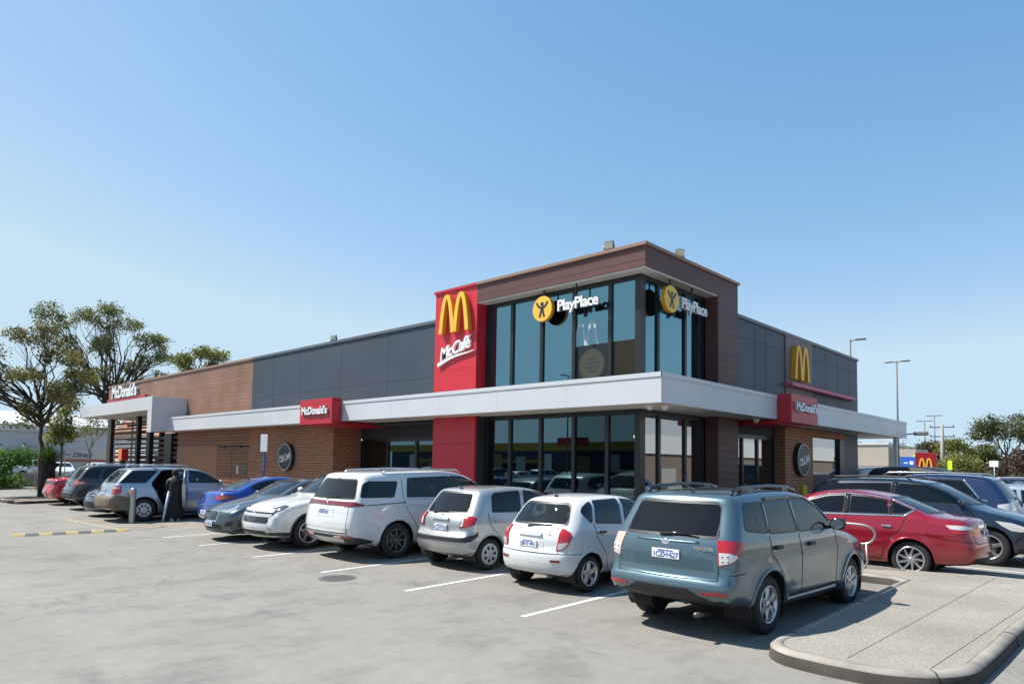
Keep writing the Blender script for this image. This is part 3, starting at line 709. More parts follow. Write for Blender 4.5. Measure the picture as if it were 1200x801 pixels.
# ------------------------------------------------------------------ the restaurant
YF, YG, XF, XG, YW, XW, YC, XC = 14.22, 14.60, -9.06, -9.43, 14.32, -9.19, 13.36, -8.08
def cladding_mat(name, ca, cb, pitch=.155, vert=None, groove=.35, rough=.5, axis='Z', gw=.10, blotch=.12, spec=.35):
    """Horizontal boards: a dark groove every pitch, each board a slightly different tone."""
    m = mat(name, ca, rough, spec=spec); nt = m.node_tree; b = nt.nodes['Principled BSDF']; L = nt.links.new; tc = nt.nodes.new('ShaderNodeTexCoord')
    sp = nt.nodes.new('ShaderNodeSeparateXYZ'); L(tc.outputs['Object'], sp.inputs[0])
    dv = nt.nodes.new('ShaderNodeMath'); dv.operation = 'DIVIDE'; dv.inputs[1].default_value = pitch; L(sp.outputs[axis], dv.inputs[0])
    fr = nt.nodes.new('ShaderNodeMath'); fr.operation = 'FRACT'; L(dv.outputs[0], fr.inputs[0]); fl = nt.nodes.new('ShaderNodeMath'); fl.operation = 'FLOOR'; L(dv.outputs[0], fl.inputs[0])
    wn = nt.nodes.new('ShaderNodeTexWhiteNoise'); wn.noise_dimensions = '1D'; L(fl.outputs[0], wn.inputs['W'])
    n = nt.nodes.new('ShaderNodeTexNoise'); n.inputs['Scale'].default_value = .7; n.inputs['Detail'].default_value = 5; L(tc.outputs['Object'], n.inputs[0])
    mx = nt.nodes.new('ShaderNodeMix'); mx.data_type = 'RGBA'; mx.inputs[6].default_value = (*ca, 1); mx.inputs[7].default_value = (*cb, 1); L(wn.outputs[0], mx.inputs[0])
    r = nt.nodes.new('ShaderNodeValToRGB'); e = r.color_ramp.elements; e[0].position = 0; e[0].color = (groove,)*3+(1,); e[1].position = gw; e[1].color = (1, 1, 1, 1); L(fr.outputs[0], r.inputs[0])
    m2 = nt.nodes.new('ShaderNodeMix'); m2.data_type = 'RGBA'; m2.blend_type = 'MULTIPLY'; m2.inputs[0].default_value = 1; L(mx.outputs[2], m2.inputs[6]); L(r.outputs[0], m2.inputs[7])
    r2 = nt.nodes.new('ShaderNodeValToRGB'); e = r2.color_ramp.elements; e[0].position = .3; e[0].color = (1-blotch,)*3+(1,); e[1].position = .7; e[1].color = (1+blotch,)*3+(1,); L(n.outputs['Fac'], r2.inputs[0])
    m3 = nt.nodes.new('ShaderNodeMix'); m3.data_type = 'RGBA'; m3.blend_type = 'MULTIPLY'; m3.inputs[0].default_value = 1; L(m2.outputs[2], m3.inputs[6]); L(r2.outputs[0], m3.inputs[7]); L(m3.outputs[2], b.inputs['Base Color'])
    bp = nt.nodes.new('ShaderNodeBump'); bp.inputs['Strength'].default_value = .6; bp.inputs['Distance'].default_value = .01; L(r.outputs[0], bp.inputs['Height']); L(bp.outputs[0], b.inputs['Normal']); return m
def brick_mat():
    m = mat('red-brown brick', (.25, .10, .06), .85); nt = m.node_tree; b = nt.nodes['Principled BSDF']; L = nt.links.new
    tc = nt.nodes.new('ShaderNodeTexCoord'); sp = nt.nodes.new('ShaderNodeSeparateXYZ'); cb = nt.nodes.new('ShaderNodeCombineXYZ'); ad = nt.nodes.new('ShaderNodeMath'); L(tc.outputs['Object'], sp.inputs[0]); L(sp.outputs['X'], ad.inputs[0]); L(sp.outputs['Y'], ad.inputs[1]); L(ad.outputs[0], cb.inputs['X']); L(sp.outputs['Z'], cb.inputs['Y'])
    br = nt.nodes.new('ShaderNodeTexBrick'); L(cb.outputs[0], br.inputs[0]); br.inputs['Scale'].default_value = 1; br.inputs['Brick Width'].default_value = .30; br.inputs['Row Height'].default_value = .105; br.inputs['Mortar Size'].default_value = .010; br.inputs['Mortar Smooth'].default_value = .2
    br.inputs['Color1'].default_value = (.45, .21, .12, 1); br.inputs['Color2'].default_value = (.37, .16, .088, 1); br.inputs['Mortar'].default_value = (.105, .06, .042, 1)
    L(br.outputs['Color'], b.inputs['Base Color']); bp = nt.nodes.new('ShaderNodeBump'); bp.invert = True; bp.inputs['Strength'].default_value = .7; bp.inputs['Distance'].default_value = .012; L(br.outputs['Fac'], bp.inputs['Height']); L(bp.outputs[0], b.inputs['Normal']); return m
M_BROWN = cladding_mat('brown board cladding', (.115, .052, .047), (.098, .044, .040), .20, groove=.45)
M_BROWNL = cladding_mat('copper brown cladding', (.27, .148, .10), (.225, .124, .085), .17, groove=.42, blotch=.22)
M_TAN = cladding_mat('greyed brown cladding', (.18, .125, .12), (.165, .115, .11), .2, groove=.5)
M_SLATE = mat('slate grey panel', (.046, .060, .080), .5, noise=(.5, .14), spec=.4); M_SLATEJ = mat('panel joint', (.025, .03, .036), .7)
M_REDP = mat('red panel', (.55, .020, .036), .42, noise=(.8, .05)); M_REDD = mat('red sign metal', (.44, .016, .03), .4)
M_FASCIA = mat('white fascia', (.545, .56, .58), .38, noise=(.35, .05)); M_SOFFIT = mat('off-white soffit', (.60, .58, .54), .6, noise=(.6, .04))
M_BLACKF = mat('black window frame', (.012, .013, .015), .35); M_DARKW = mat('dark reveal', (.03, .03, .032), .7); M_BRICK = brick_mat(); M_CAP = mat('parapet cap brown', (.27, .16, .11), .45); M_CAPS = mat('parapet cap slate', (.10, .115, .135), .4)
M_CHOC = cladding_mat('chocolate louvre', (.27, .115, .06), (.22, .09, .048), .15, groove=.18, gw=.42); M_CHOCF = mat('chocolate panel', (.33, .155, .08), .6, noise=(1, .08)); M_ROOF = mat('roof sheet', (.28, .28, .28), .6)
M_SHOP = glass_mat('tinted shop glass', (.16, .22, .23), (.50, .74, .80), base=.16, ior=1.52); M_SHOPD = glass_mat('clearer shop glass', (.42, .48, .48), (.50, .74, .80), base=.03, ior=1.5); M_SHOPU = glass_mat('blue tinted glass', (.10, .15, .17), (.34, .62, .72), base=.42, ior=1.52)
M_SHOPR = glass_mat('side shop glass', (.20, .22, .23), (.86, .92, .97), base=.30, ior=1.5)
M_FLOORI = mat('dark tiled floor', (.06, .055, .05), .4); M_INT = mat('interior wall', (.10, .085, .075), .7)
B = empty('restaurant_building', (-20, 18, 0), 0, 'long brick and slate restaurant with a glazed corner tower under a brown parapet', 'building')
def part(mb, name, m, label=None, parent=None):
    o = mb.build(name, m, parent or B)
    off = Vector((-20, 18, 0)) if (parent or B) is B else None
    if off is not None: o.location = -off
    if label: o['label'] = label
    return o
def boxpart(name, m, a, b, label=None, parent=None, bev=0): mb = MB(); mb.box(a, b, 0, bev); return part(mb, name, m, label, parent)
Z3, ZC, ZP, ZT = 3.37, 4.06, 6.57, 7.44
# main body: upper walls (left wing, right wing), roof
boxpart('slate_wall', M_SLATE, (-29.58, YW, Z3+.02), (-16.92, YW+.25, ZP-.1), 'slate grey panelled upper wall of the long side')
boxpart('cladding_wall', M_BROWNL, (-49.4, YW, 4.5), (-37.502, YW+.25, ZP-.1)); boxpart('cladding_wall', M_BROWNL, (-37.5, YW, Z3+.02), (-29.582, YW+.25, ZP-.1), 'copper brown boarded upper wall at the far end')
boxpart('slate_wall', M_SLATE, (XW-.25, 19.25, Z3+.02), (XW, 30.6, ZP-.1), 'slate grey panelled upper wall of the side facing the drive-through')
boxpart('sign_cladding', M_TAN, (XW, 23.05, ZC-.4), (XW+.035, 25.45, ZP-.1), 'greyed board panel behind the gold arches')
boxpart('roof', M_ROOF, (-49.2, YW+.2, ZP-.45), (-16.95, 30.4, ZP-.3)); boxpart('roof', M_ROOF, (-16.948, 19.3, ZP-.45), (XW-.2, 30.4, ZP-.3))
boxpart('back_wall', M_SLATE, (-37.7, 30.4, 0), (XW-.26, 30.6, 4.5)); boxpart('back_wall', M_SLATE, (-49.4, 30.4, 4.502), (XW-.26, 30.6, ZP-.1)); boxpart('back_wall', M_BROWNL, (-49.4, YW+.26, 4.5), (-49.2, 30.39, ZP-.1))
boxpart('parapet_cap', M_CAPS, (-29.55, YW-.05, ZP-.1), (-16.95, YW+.32, ZP)); boxpart('parapet_cap', M_CAP, (-49.45, YW-.05, ZP-.1), (-29.553, YW+.32, ZP)); boxpart('parapet_cap', M_CAPS, (XW-.3, 19.26, ZP-.1), (XW+.05, 30.65, ZP))
mb = MB()
for x in (-27.68, -25.44, -22.46, -19.55): mb.box((x-.012, YW-.003, ZC), (x+.012, YW+.02, ZP-.1))
mb.box((-29.5, YW-.0025, 4.72), (-16.95, YW+.02, 4.74))
for y in (20.7, 21.5, 26.9, 28.2, 29.6): mb.box((XW-.02, y-.01, ZC), (XW+.003, y+.01, ZP-.1))
mb.box((XW-.02, 19.3, 5.9), (XW+.0025, 30.5, 5.92))
part(mb, 'panel_joint', M_SLATEJ)
mb = MB()
for x in (-35.8, -43.0): mb.box((x-.015, YW-.004, 4.52), (x+.015, YW+.02, ZP-.1))
part(mb, 'board_joint', M_CAP)
# tower: red panel, brown frame, soffit
boxpart('red_panel', M_REDP, (-16.91, YF, .05), (-14.98, YG+.06, ZT-.08), 'tall red panel carrying the gold arches')
boxpart('panel_joint', mat('red joint', (.22, .012, .02), .6), (-16.9, YF-.003, 2.55), (-14.99, YF+.01, 2.565)); boxpart('panel_joint', M_REDD, (-16.9, YF-.003, 4.86), (-14.99, YF+.01, 4.872))
boxpart('parapet_cap', M_REDD, (-16.95, YF-.05, ZT-.08), (-14.98, YG+.1, ZT))
boxpart('tower_frame', M_BROWN, (-14.978, YF, 6.84), (XF-.36, YG+.06, ZT-.08), 'brown boarded band over the corner glazing')
boxpart('tower_frame', M_BROWN, (XF-.358, YF, 6.84), (XF, 18.0, ZT-.08)); boxpart('tower_frame', M_BROWN, (XF-.40, 18.002, Z3-3.3), (XF, 19.25, ZT-.08), 'brown boarded column of the tower')
boxpart('parapet_cap', M_CAP, (-14.977, YF-.05, ZT-.08), (XF+.05, YG+.1, ZT)); boxpart('parapet_cap', M_CAP, (XF-.42, YG+.102, ZT-.08), (XF+.05, 19.3, ZT))
boxpart('tower_soffit', M_SOFFIT, (-14.97, YF+.02, 6.80), (XF-.02, YG+.3, 6.838)); boxpart('tower_soffit', M_SOFFIT, (XG-.3, YG+.302, 6.80), (XF-.02, 17.99, 6.838))
boxpart('tower_wall', M_BROWN, (-16.9, YG+.062, ZC), (-15.05, 19.2, ZT-.1)); boxpart('tower_wall', M_BROWN, (-16.88, 19.05, ZP-.2), (XF-.41, 19.24, ZT-.1)); boxpart('tower_roof', M_ROOF, (-16.85, YG+.05, ZT-.3), (XF-.1, 19.1, ZT-.2))
# corner glazing: panes and mullions
def glaze(axis, fixed, cuts, z0, z1, m, name='glazing', deep=.10, mw=.055, head=.12, sill=.12):
    """A run of panes between black mullions; cuts are the mullion centres along the run."""
    for a, b in zip(cuts, cuts[1:]):
        mb = MB(); lo, hi = a+mw*.5, b-mw*.5
        if axis == 'x': mb.box((lo, fixed+deep*.5, z0+sill*.9), (hi, fixed+deep*.5+.012, z1-head*.9))
        else: mb.box((fixed-deep*.5-.012, lo, z0+sill*.9), (fixed-deep*.5, hi, z1-head*.9))
        part(mb, 'window_pane', m[cuts.index(a)] if isinstance(m, list) else m)
    mb = MB()
    def bx(p, q, za, zb, d0=0., d1=deep):
        if axis == 'x': mb.box((p, fixed+d0, za), (q, fixed+d1, zb))
        else: mb.box((fixed-d1, p, za), (fixed-d0, q, zb))
    for c in cuts: bx(c-mw, c+mw, z0, z1)
    for a, b in zip(cuts, cuts[1:]): bx(a+mw+.001, b-mw-.001, z0, z0+sill, .004, deep-.004); bx(a+mw+.001, b-mw-.001, z1-head, z1, .004, deep-.004)
    return part(mb, 'window_frame', M_BLACKF)
UP = [-14.9, -13.88, -12.72, -11.56, -10.37, -9.50]; glaze('x', YG, UP, ZC-.1, 6.80, M_SHOPU); glaze('y', XG, [14.78, 15.46, 16.85, 17.62, 18.1], ZC-.1, 6.80, M_SHOPU)
LOW = [-14.9, -13.90, -12.72, -11.54, -10.44, -9.50]; glaze('x', YG, LOW, .16, Z3, [M_SHOP]*3+[M_SHOPD]*2); glaze('y', XG, [14.78, 15.52, 16.86, 17.64, 18.3], .16, Z3, M_SHOPR)
boxpart('corner_post', M_BLACKF, (XG-.16, YG-.01, .14), (XG+.01, YG+.18, Z3)); boxpart('corner_post', M_BLACKF, (XG-.16, YG-.01, ZC-.1), (XG+.01, YG+.18, 6.80))
boxpart('dark_reveal', M_DARKW, (-15.04, YG-.30, .14), (-14.96, YG+.1, Z3)); boxpart('dark_reveal', M_BROWN, (XG-.1, 18.1, ZC-.1), (XF-.401, 18.3, 6.8))
boxpart('dark_reveal', M_DARKW, (XG-.15, 18.35, .14), (XF-.402, 18.6, Z3))
# inside the tower
boxpart('inner_floor', M_FLOORI, (-23, YG+.1, .12), (XG-.1, 30.3, .15)); boxpart('inner_floor', M_INT, (-16.8, YG+.2, Z3+.05), (XG-.2, 19, ZC-.15)); boxpart('inner_wall', M_INT, (-23, 21.9, .15), (XG-.15, 22.05, ZP-.5)); boxpart('inner_wall', M_INT, (-16.85, YG+.25, ZC-.1), (-16.7, 19.0, 6.8)); boxpart('inner_wall', M_DARKW, (-16.6, 18.9, ZC-.1), (XG-.2, 19.04, 6.84)); boxpart('inner_ceiling', M_DARKW, (-22.6, YG+.12, 3.25), (XG-.12, 21.8, 3.34))
# canopy
boxpart('canopy_fascia', M_FASCIA, (-38.5, YC, Z3), (XC, YC+.12, ZC), 'long white canopy fascia', bev=.012); boxpart('canopy_fascia', M_FASCIA, (XC-.12, YC+.122, Z3), (XC, 33.45, ZC), bev=.012)
boxpart('canopy_fascia', M_FASCIA, (XG-2.6, 33.33, Z3), (XC-.122, 33.45, ZC))
boxpart('canopy_soffit', M_SOFFIT, (-38.5, YC+.122, Z3+.015), (XC-.125, YG+.9, Z3+.05)); boxpart('canopy_soffit', M_SOFFIT, (XG-2.6, YG+.902, Z3+.015), (XC-.125, 33.32, Z3+.05))
boxpart('canopy_top', M_ROOF, (-38.4, YC+.122, ZC-.12), (-17, YW-.01, ZC-.06)); boxpart('canopy_top', M_ROOF, (-17, YC+.123, ZC-.12), (XC-.122, YG-.01, ZC-.06)); boxpart('canopy_top', M_ROOF, (XG+.02, YG+.1, ZC-.12), (XC-.122, 33.3, ZC-.06)); boxpart('canopy_top', M_ROOF, (XG-2.5, 30.7, ZC-.12), (XG+.01, 33.3, ZC-.06))
mb = MB(); mb.box((-38.52, YC-.018, ZC-.10), (XC+.018, YC-.001, ZC+.004)); mb.box((XC+.001, YC-.018, ZC-.10), (XC+.018, 33.46, ZC+.004)); part(mb, 'fascia_flashing', M_FASCIA)
mb = MB()
for x in np.arange(-37.2, -8.5, 2.4): mb.box((x-.004, YC-.002, Z3+.01), (x+.004, YC+.01, ZC-.1))
for y in np.arange(15.2, 33, 2.4): mb.box((XC-.01, y-.004, Z3+.01), (XC+.002, y+.004, ZC-.1))
part(mb, 'fascia_joint', mat('fascia joint', (.47, .485, .50), .6))
for (x, y) in ((-9.95, 32.3), (-8.35, 32.75)): boxpart('canopy_post', M_FASCIA, (x-.07, y-.07, 0), (x+.07, y+.07, Z3+.01))
# ground floor, long side
boxpart('brick_wall', M_BRICK, (-29.47, YF, .05), (-22.66, YW+.9, Z3), 'brown brick wall with the round sign'); 
boxpart('brick_wall', M_BRICK, (-22.96, YW+.902, .05), (-22.664, 15.45, Z3))
boxpart('louvre_band', M_CHOC, (-37.5, YF, 2.62), (-29.472, YF+.1, Z3), 'chocolate louvre band'); boxpart('service_wall', M_CHOCF, (-37.5, YF+.02, .05), (-32.75, YF+.1, 2.618))
D0 = boxpart('service_door', M_CHOC, (-32.74, YF+.005, .1), (-31.16, YF+.08, 2.52), 'louvred service door'); boxpart('service_door', M_CHOC, (-31.12, YF+.005, .1), (-29.48, YF+.08, 2.52)); boxpart('door_gap', M_BLACKF, (-31.158, YF+.02, .1), (-31.122, YF+.085, 2.52)); 
mb = MB()
for a, b in ((-32.7, -31.95), (-31.8, -30.3), (-30.1, -29.5)): mb.box((a, YF-.01, 2.50), (b, YF+.06, 2.58))
part(mb, 'door_head', M_BLACKF); boxpart('notice', M_FASCIA, (-30.6, YF-.006, 1.35), (-30.42, YF+.004, 1.72)); boxpart('notice', mat('green notice', (.02, .16, .09), .5), (-29.95, YF-.006, 1.35), (-29.70, YF+.004, 1.70))
boxpart('ground_wall', M_CHOCF, (-37.7, YF+.11, .05), (-37.5, 30.39, Z3)); boxpart('drive_through_soffit', M_SOFFIT, (-49.2, YW+.26, 4.5), (-37.5, 30.38, 4.54))
boxpart('entry_wall', M_DARKW, (-22.66, 15.44, 2.85), (-16.92, 15.6, Z3)); glaze('x', 15.46, [-22.55, -20.98, -19.3, -17.9, -16.95], .16, 2.85, M_SHOP)
boxpart('poster', M_FASCIA, (-21.75, 15.41, 1.25), (-21.4, 15.44, 1.75))
# ground floor, short side
boxpart('door_head', M_DARKW, (XG-.1, 19.252, 3.0), (XG+.02, 22.68, Z3)); glaze('y', XG+.02, [19.32, 20.30, 21.40, 22.38, 22.62], .16, 3.0, M_SHOPR, mw=.05)
boxpart('brick_wall', M_BRICK, (XF-.42, 22.682, .05), (XF, 25.15, Z3), 'brown brick pier with the round sign'); boxpart('brick_beam', M_BRICK, (XF-.40, 25.152, 3.12), (XF-.002, 28.6, Z3)); 
boxpart('servery_wall', mat('dark servery panel', (.03, .028, .027), .5), (XF-.2, 25.152, .05), (XF-.05, 28.6, 1.76)); boxpart('servery_window', M_SHOPR, (XF-.15, 25.2, 1.765), (XF-.138, 28.0, 3.115)); boxpart('reflection_panel', mat('cream reflected tone', (.48, .45, .39), .8), (XF-.30, 25.2, 1.77), (XF-.27, 28.3, 3.11)); boxpart('servery_post', M_BLACKF, (XF-.2, 28.1, 1.765), (XF-.04, 28.6, 3.115)); boxpart('reflection_strip', mat('reflected strip glow', (.8, .78, .7), .5, emit=((1, .93, .8), .9)), (XF-.26, 25.6, 2.93), (XF-.22, 27.8, 3.02))  # cream panel and glowing strip imitate a sunlit building mirrored in this glass
boxpart('back_wall', M_SLATE, (XW-.26, 28.62, .05), (XW-.02, 30.6, Z3))
# raised entrance canopy at the far end, with its slatted screen
YE = 12.62
boxpart('entrance_canopy', M_FASCIA, (-48.9, YE, 4.42), (-36.77, YE+.14, 5.10), 'raised white canopy over the far entrance', bev=.012); boxpart('entrance_canopy', M_FASCIA, (-37.35, YE+.002, 3.30), (-36.77, YE+.138, 4.418)); boxpart('entrance_canopy', M_FASCIA, (-36.89, YE+.142, 3.36), (-36.77, YW-.002, 5.10)); boxpart('entrance_canopy', M_FASCIA, (-48.9, YE+.142, 4.42), (-48.78, 17, 5.10)); boxpart('entrance_soffit', M_SOFFIT, (-48.77, YE+.142, 4.44), (-36.9, 16.1, 4.48)); boxpart('canopy_top', M_ROOF, (-48.77, YE+.142, 4.98), (-36.9, YW-.002, 5.02))
M_POST = mat('dark brown post', (.035, .018, .013), .5); M_POSTK = mat('black post', (.016, .016, .018), .4); M_SLAT = mat('brown slat', (.075, .032, .022), .6)
# ------------------------------------------------------------------ signs and fittings on the restaurant
M_GOLD = mat('golden yellow sign', (.80, .47, .055), .4); M_GOLDD = mat('amber sign return', (.66, .30, .015), .45); M_SIGNW = mat('white sign letters', (.78, .79, .79), .4); M_SIGNG = mat('grey sign return', (.40, .41, .42), .5); M_SIGNK = mat('black sign disc', (.02, .021, .023), .4); M_GREYR = mat('grey ring', (.30, .31, .32), .4)
def stroke(path, w):
    P = [Vector((*p, 0)) for p in path]; L = []; Rr = []; n = len(P)
    for i in range(n):
        t = (P[min(i+1, n-1)]-P[max(i-1, 0)]).normalized(); s = Vector((-t.y, t.x, 0)); ww = w(i/(n-1)) if callable(w) else w
        L.append(P[i]+s*ww/2); Rr.append(P[i]-s*ww/2)
    return L, Rr
def slab_stroke(mb, path, w, d0, d1, M, mi=0, mside=None):
    L, Rr = stroke(path, w); n = len(L); V = []
    for d in (d0, d1): V += [M @ Vector((p.x, p.y, d)) for p in L]+[M @ Vector((p.x, p.y, d)) for p in Rr]
    ms = mi if mside is None else mside; F = []; mm = []
    for i in range(n-1):
        F += [(i, n+i, n+i+1, i+1), (2*n+i, 2*n+i+1, 3*n+i+1, 3*n+i), (i, i+1, 2*n+i+1, 2*n+i), (n+i, 3*n+i, 3*n+i+1, n+i+1)]; mm += [ms, mi, ms, ms]
    F += [(0, 2*n, 3*n, n), (n-1, 2*n-1, 4*n-1, 3*n-1)]; mm += [ms, ms]
    mb.add(V, F, mm)
def arches(mb, M, W, H, d, mi=0, mside=1, t=.10):
    """Two tall rounded arches sharing a middle leg, as a letter M."""
    for k in (0, 1):
        pts = []
        for i in range(33):
            a = math.pi*i/32; c = math.cos(a); s = math.sin(a)
            u = -math.copysign(abs(c)**1.12, c); xo = .265+.205*u; y = (1-abs(u)**2.35)*.94
            pts.append((xo if k == 0 else 1-xo, y))
        pts = [(x*W, (y+.0)*H) for x, y in pts]
        if k: pts = pts[::-1]
        slab_stroke(mb, pts, lambda u: W*(t+.02*abs(2*u-1)), 0, d-.003*k, M, mi, mside)
FR = lambda x, y, z: frame((x, y, z), (1, 0, 0), (0, 0, 1), (0, -1, 0))       # faces the camera on the long side
SD = lambda x, y, z: frame((x, y, z), (0, 1, 0), (0, 0, 1), (1, 0, 0))        # faces out on the short side
def letters(mb, s, M, size, ext, bold, mi=0, back=None, **kw):
    """Raised lettering: faces in slot mi, its returns in slot back."""
    V, F = text_mesh(s, size, ext/2, bold*.55, **kw)
    side = [(back if back is not None and abs((V[f[1]]-V[f[0]]).cross(V[f[2]]-V[f[1]]).normalized().z) < .5 else mi) for f in F]
    mb.add(*put((V, F), M @ Matrix.Translation((0, 0, ext/2))), side)
def sign(name, label, mb, mats, group=None):
    o = mb.build(name, mats); return tag(o, label, 'sign', group)
mb = MB(); arches(mb, FR(-16.58, YF-.001, 6.02), 1.38, 1.22, .15); sign('arches_sign', 'golden arches letter M on the tall red panel', mb, [M_GOLD, M_GOLDD])
mb = MB(); arches(mb, SD(XW+.036, 23.42, 5.0), 1.34, 1.20, .17); sign('arches_sign', 'golden arches letter M on the greyed board panel above the right-hand red sign', mb, [M_GOLD, M_GOLDD])
mb = MB(); Mx = FR(-15.93, YF-.001, 5.50) @ Matrix.Rotation(R(13), 4, 'Z')
letters(mb, 'McCafé', Mx, .52, .07, .022, 0, None, shear=.35, spacing=.86)
slab_stroke(mb, [(-.85+i*.085, -.27+.05*math.sin(i*.22)) for i in range(21)], lambda u: .10*(1-u)+.02, .0, .062, Mx, 0); sign('script_sign', 'white slanted script lettering under the golden arches on the red panel', mb, [M_SIGNW])
def word_box(name, label, box, M, size, ret):
    r = empty(name, ((box[0][0]+box[1][0])/2, (box[0][1]+box[1][1])/2, box[0][2]), 0, label, 'sign'); off = -Vector(r.location)
    mb = MB(); mb.box(*box, 0, .01); b = mb.build('sign_box', M_REDD, r); b.location = off
    mb = MB(); letters(mb, "McDonald's", M, size, .07, .022, 0, 1, spacing=.98); t = mb.build('letters', [M_SIGNW, M_SIGNG], r); t.location = off
    if ret: mb = MB(); mb.box(*ret); c = mb.build('sign_portal', M_REDD, r); c.location = off
word_box('word_sign', 'red box sign with white lettering on the long white canopy', ((-22.93, 12.95, 3.27), (-20.80, YC-.02, 4.16)), FR(-21.87, 12.949, 3.74), .365, ((-22.93, YC-.019, 3.22), (-20.80, 15.43, 3.355)))
word_box('word_sign', 'red box sign with white lettering over the side door below the second golden arches', ((XC+.02, 19.66, 3.28), (-7.66, 21.70, 4.10)), SD(-7.659, 20.68, 3.74), .345, ((XG+.05, 19.66, 3.24), (XC+.019, 21.7, 3.355)))
mb = MB(); mb.box((XW+.001, 22.98, 4.73), (-8.91, 29.5, 4.85), 0, .01); tag(mb.build('sign_ledge', mat('pale red ledge', (.55, .10, .16), .5)), 'long thin pale red ledge under the second golden arches', 'ledge')
r = empty('word_sign', (-46.8, YW, 5.5), 0, 'large white lettering above the raised entrance canopy at the far end', 'sign'); off = -Vector(r.location)
mb = MB(); letters(mb, "McDonald's", FR(-46.1, YW-.002, 6.03), 1.0, .16, .045, 0, 1, spacing=.93); t = mb.build('letters', [M_SIGNW, M_SIGNG], r); t.location = off
mb = MB(); mb.box((-49.3, YW-.10, 5.40), (-42.6, YW-.003, 5.68)); t = mb.build('red_rail', M_REDD, r); t.location = off
def round_sign(label, M, rad):
    mb = MB(); Z = lambda pr, mi: (lambda b: mb.add([M @ Vector((v[0], v[1], v[2])) for v in b.v], b.f, mi, False))(MB().lathe(pr, n=48))
    Z([(.001, .16), (rad*.86, .16)], 0); Z([(rad*.86, .158), (rad*.87, .172), (rad*.965, .172), (rad*.97, .158)], 1); Z([(rad*.97, .16), (rad, .15), (rad, .0), (.001, 0)], 0)
    letters(mb, 'McCafé', M @ Matrix.Translation((0, -.02, .161)) @ Matrix.Rotation(R(10), 4, 'Z'), rad*.58, .012, .008, 2, None, shear=.35, spacing=.86)
    slab_stroke(mb, [(-rad*.62+i*rad*.062, -rad*.34+.12*rad*(i/20)) for i in range(21)], lambda u: rad*.07*(1-u)+.008, .161, .17, M, 2)
    sign('round_sign', label, mb, [M_SIGNK, M_GREYR, M_SIGNW])
round_sign('round black sign with white script on the long brick wall', FR(-26.0, YF-.002, 2.12), .57); round_sign('round black sign with white script on the brick pier beside the side door', SD(XF+.002, 23.88, 2.28), .57)
def play_sign(label, M, flip=1):
    mb = MB(); D = lambda pr, mi: (lambda b: mb.add([M @ Vector(v) for v in b.v], b.f, mi, False))(MB().lathe(pr, n=40))
    D([(.001, .12), (.345, .12), (.355, .11)], 0); D([(.355, .11), (.355, 0), (.001, 0)], 1)
    for pth, w in (([(-.20, .19), (-.13, .08), (-.03, .03), (.03, .03), (.13, .08), (.20, .19)], .06), ([(0, .03), (0, -.08)], .11), ([(-.03, -.06), (-.06, -.15), (-.09, -.23)], .06), ([(.03, -.06), (.06, -.15), (.08, -.23)], .058)): slab_stroke(mb, pth, w, .121, .127+.001*w*10, M, 2)
    h = MB().lathe([(.001, .128), (.058, .127), (.06, .121)], n=20); mb.add([M @ (Vector(v)+Vector((0, .135, 0))) for v in h.v], h.f, 2)
    letters(mb, 'PlayPlace', M @ Matrix.Translation((1.22, -.01, .03)), .415, .08, .020, 3, 4, spacing=.92)
    for x in (.02, 1.15): 
        t = MB().tube([(x, .30 if x < .5 else .12, .05), (x, .525, .05)], .022, 8); mb.add([M @ Vector(v) for v in t.v], t.f, 5, True)
    sign('play_sign', label, mb, [M_GOLD, M_GOLDD, M_SIGNK, M_SIGNW, M_SIGNG, M_BLACKF])
play_sign('yellow disc with a dancing figure and white lettering hung at the front glazing', FR(-12.43, 14.40, 6.27)); play_sign('yellow disc with a dancing figure and white lettering hung at the side glazing', SD(-9.22, 15.55, 6.27))
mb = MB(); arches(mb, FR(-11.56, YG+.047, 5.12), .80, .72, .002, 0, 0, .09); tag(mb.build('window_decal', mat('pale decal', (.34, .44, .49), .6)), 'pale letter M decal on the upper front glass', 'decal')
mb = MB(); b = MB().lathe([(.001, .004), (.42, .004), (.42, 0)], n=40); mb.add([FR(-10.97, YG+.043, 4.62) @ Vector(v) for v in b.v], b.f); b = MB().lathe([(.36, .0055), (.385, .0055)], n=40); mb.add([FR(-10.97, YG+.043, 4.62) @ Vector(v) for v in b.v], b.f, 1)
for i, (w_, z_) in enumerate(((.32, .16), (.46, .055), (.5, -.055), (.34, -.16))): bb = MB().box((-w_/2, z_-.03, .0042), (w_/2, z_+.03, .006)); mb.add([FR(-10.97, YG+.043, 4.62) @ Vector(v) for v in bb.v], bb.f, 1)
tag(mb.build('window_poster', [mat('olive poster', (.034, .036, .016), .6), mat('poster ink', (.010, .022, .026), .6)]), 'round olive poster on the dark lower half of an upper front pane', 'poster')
for (x0, x1, c, l) in ((-11.49, -10.44, (.008, .016, .020), 'dark teal panel laid on the lower half of the upper pane with the round poster'), (-10.30, -9.62, (.014, .011, .004), 'dark olive panel laid on the lower half of the upper pane next to the tower corner')):
    mb = MB(); mb.box((x0, YG+.0445, 4.06), (x1, YG+.049, 5.16)); tag(mb.build('dark_pane_panel', mat(l[:12], c, .5, spec=.25)), l, 'window film')  # dark tone of the lower halves put in as thin coloured panels
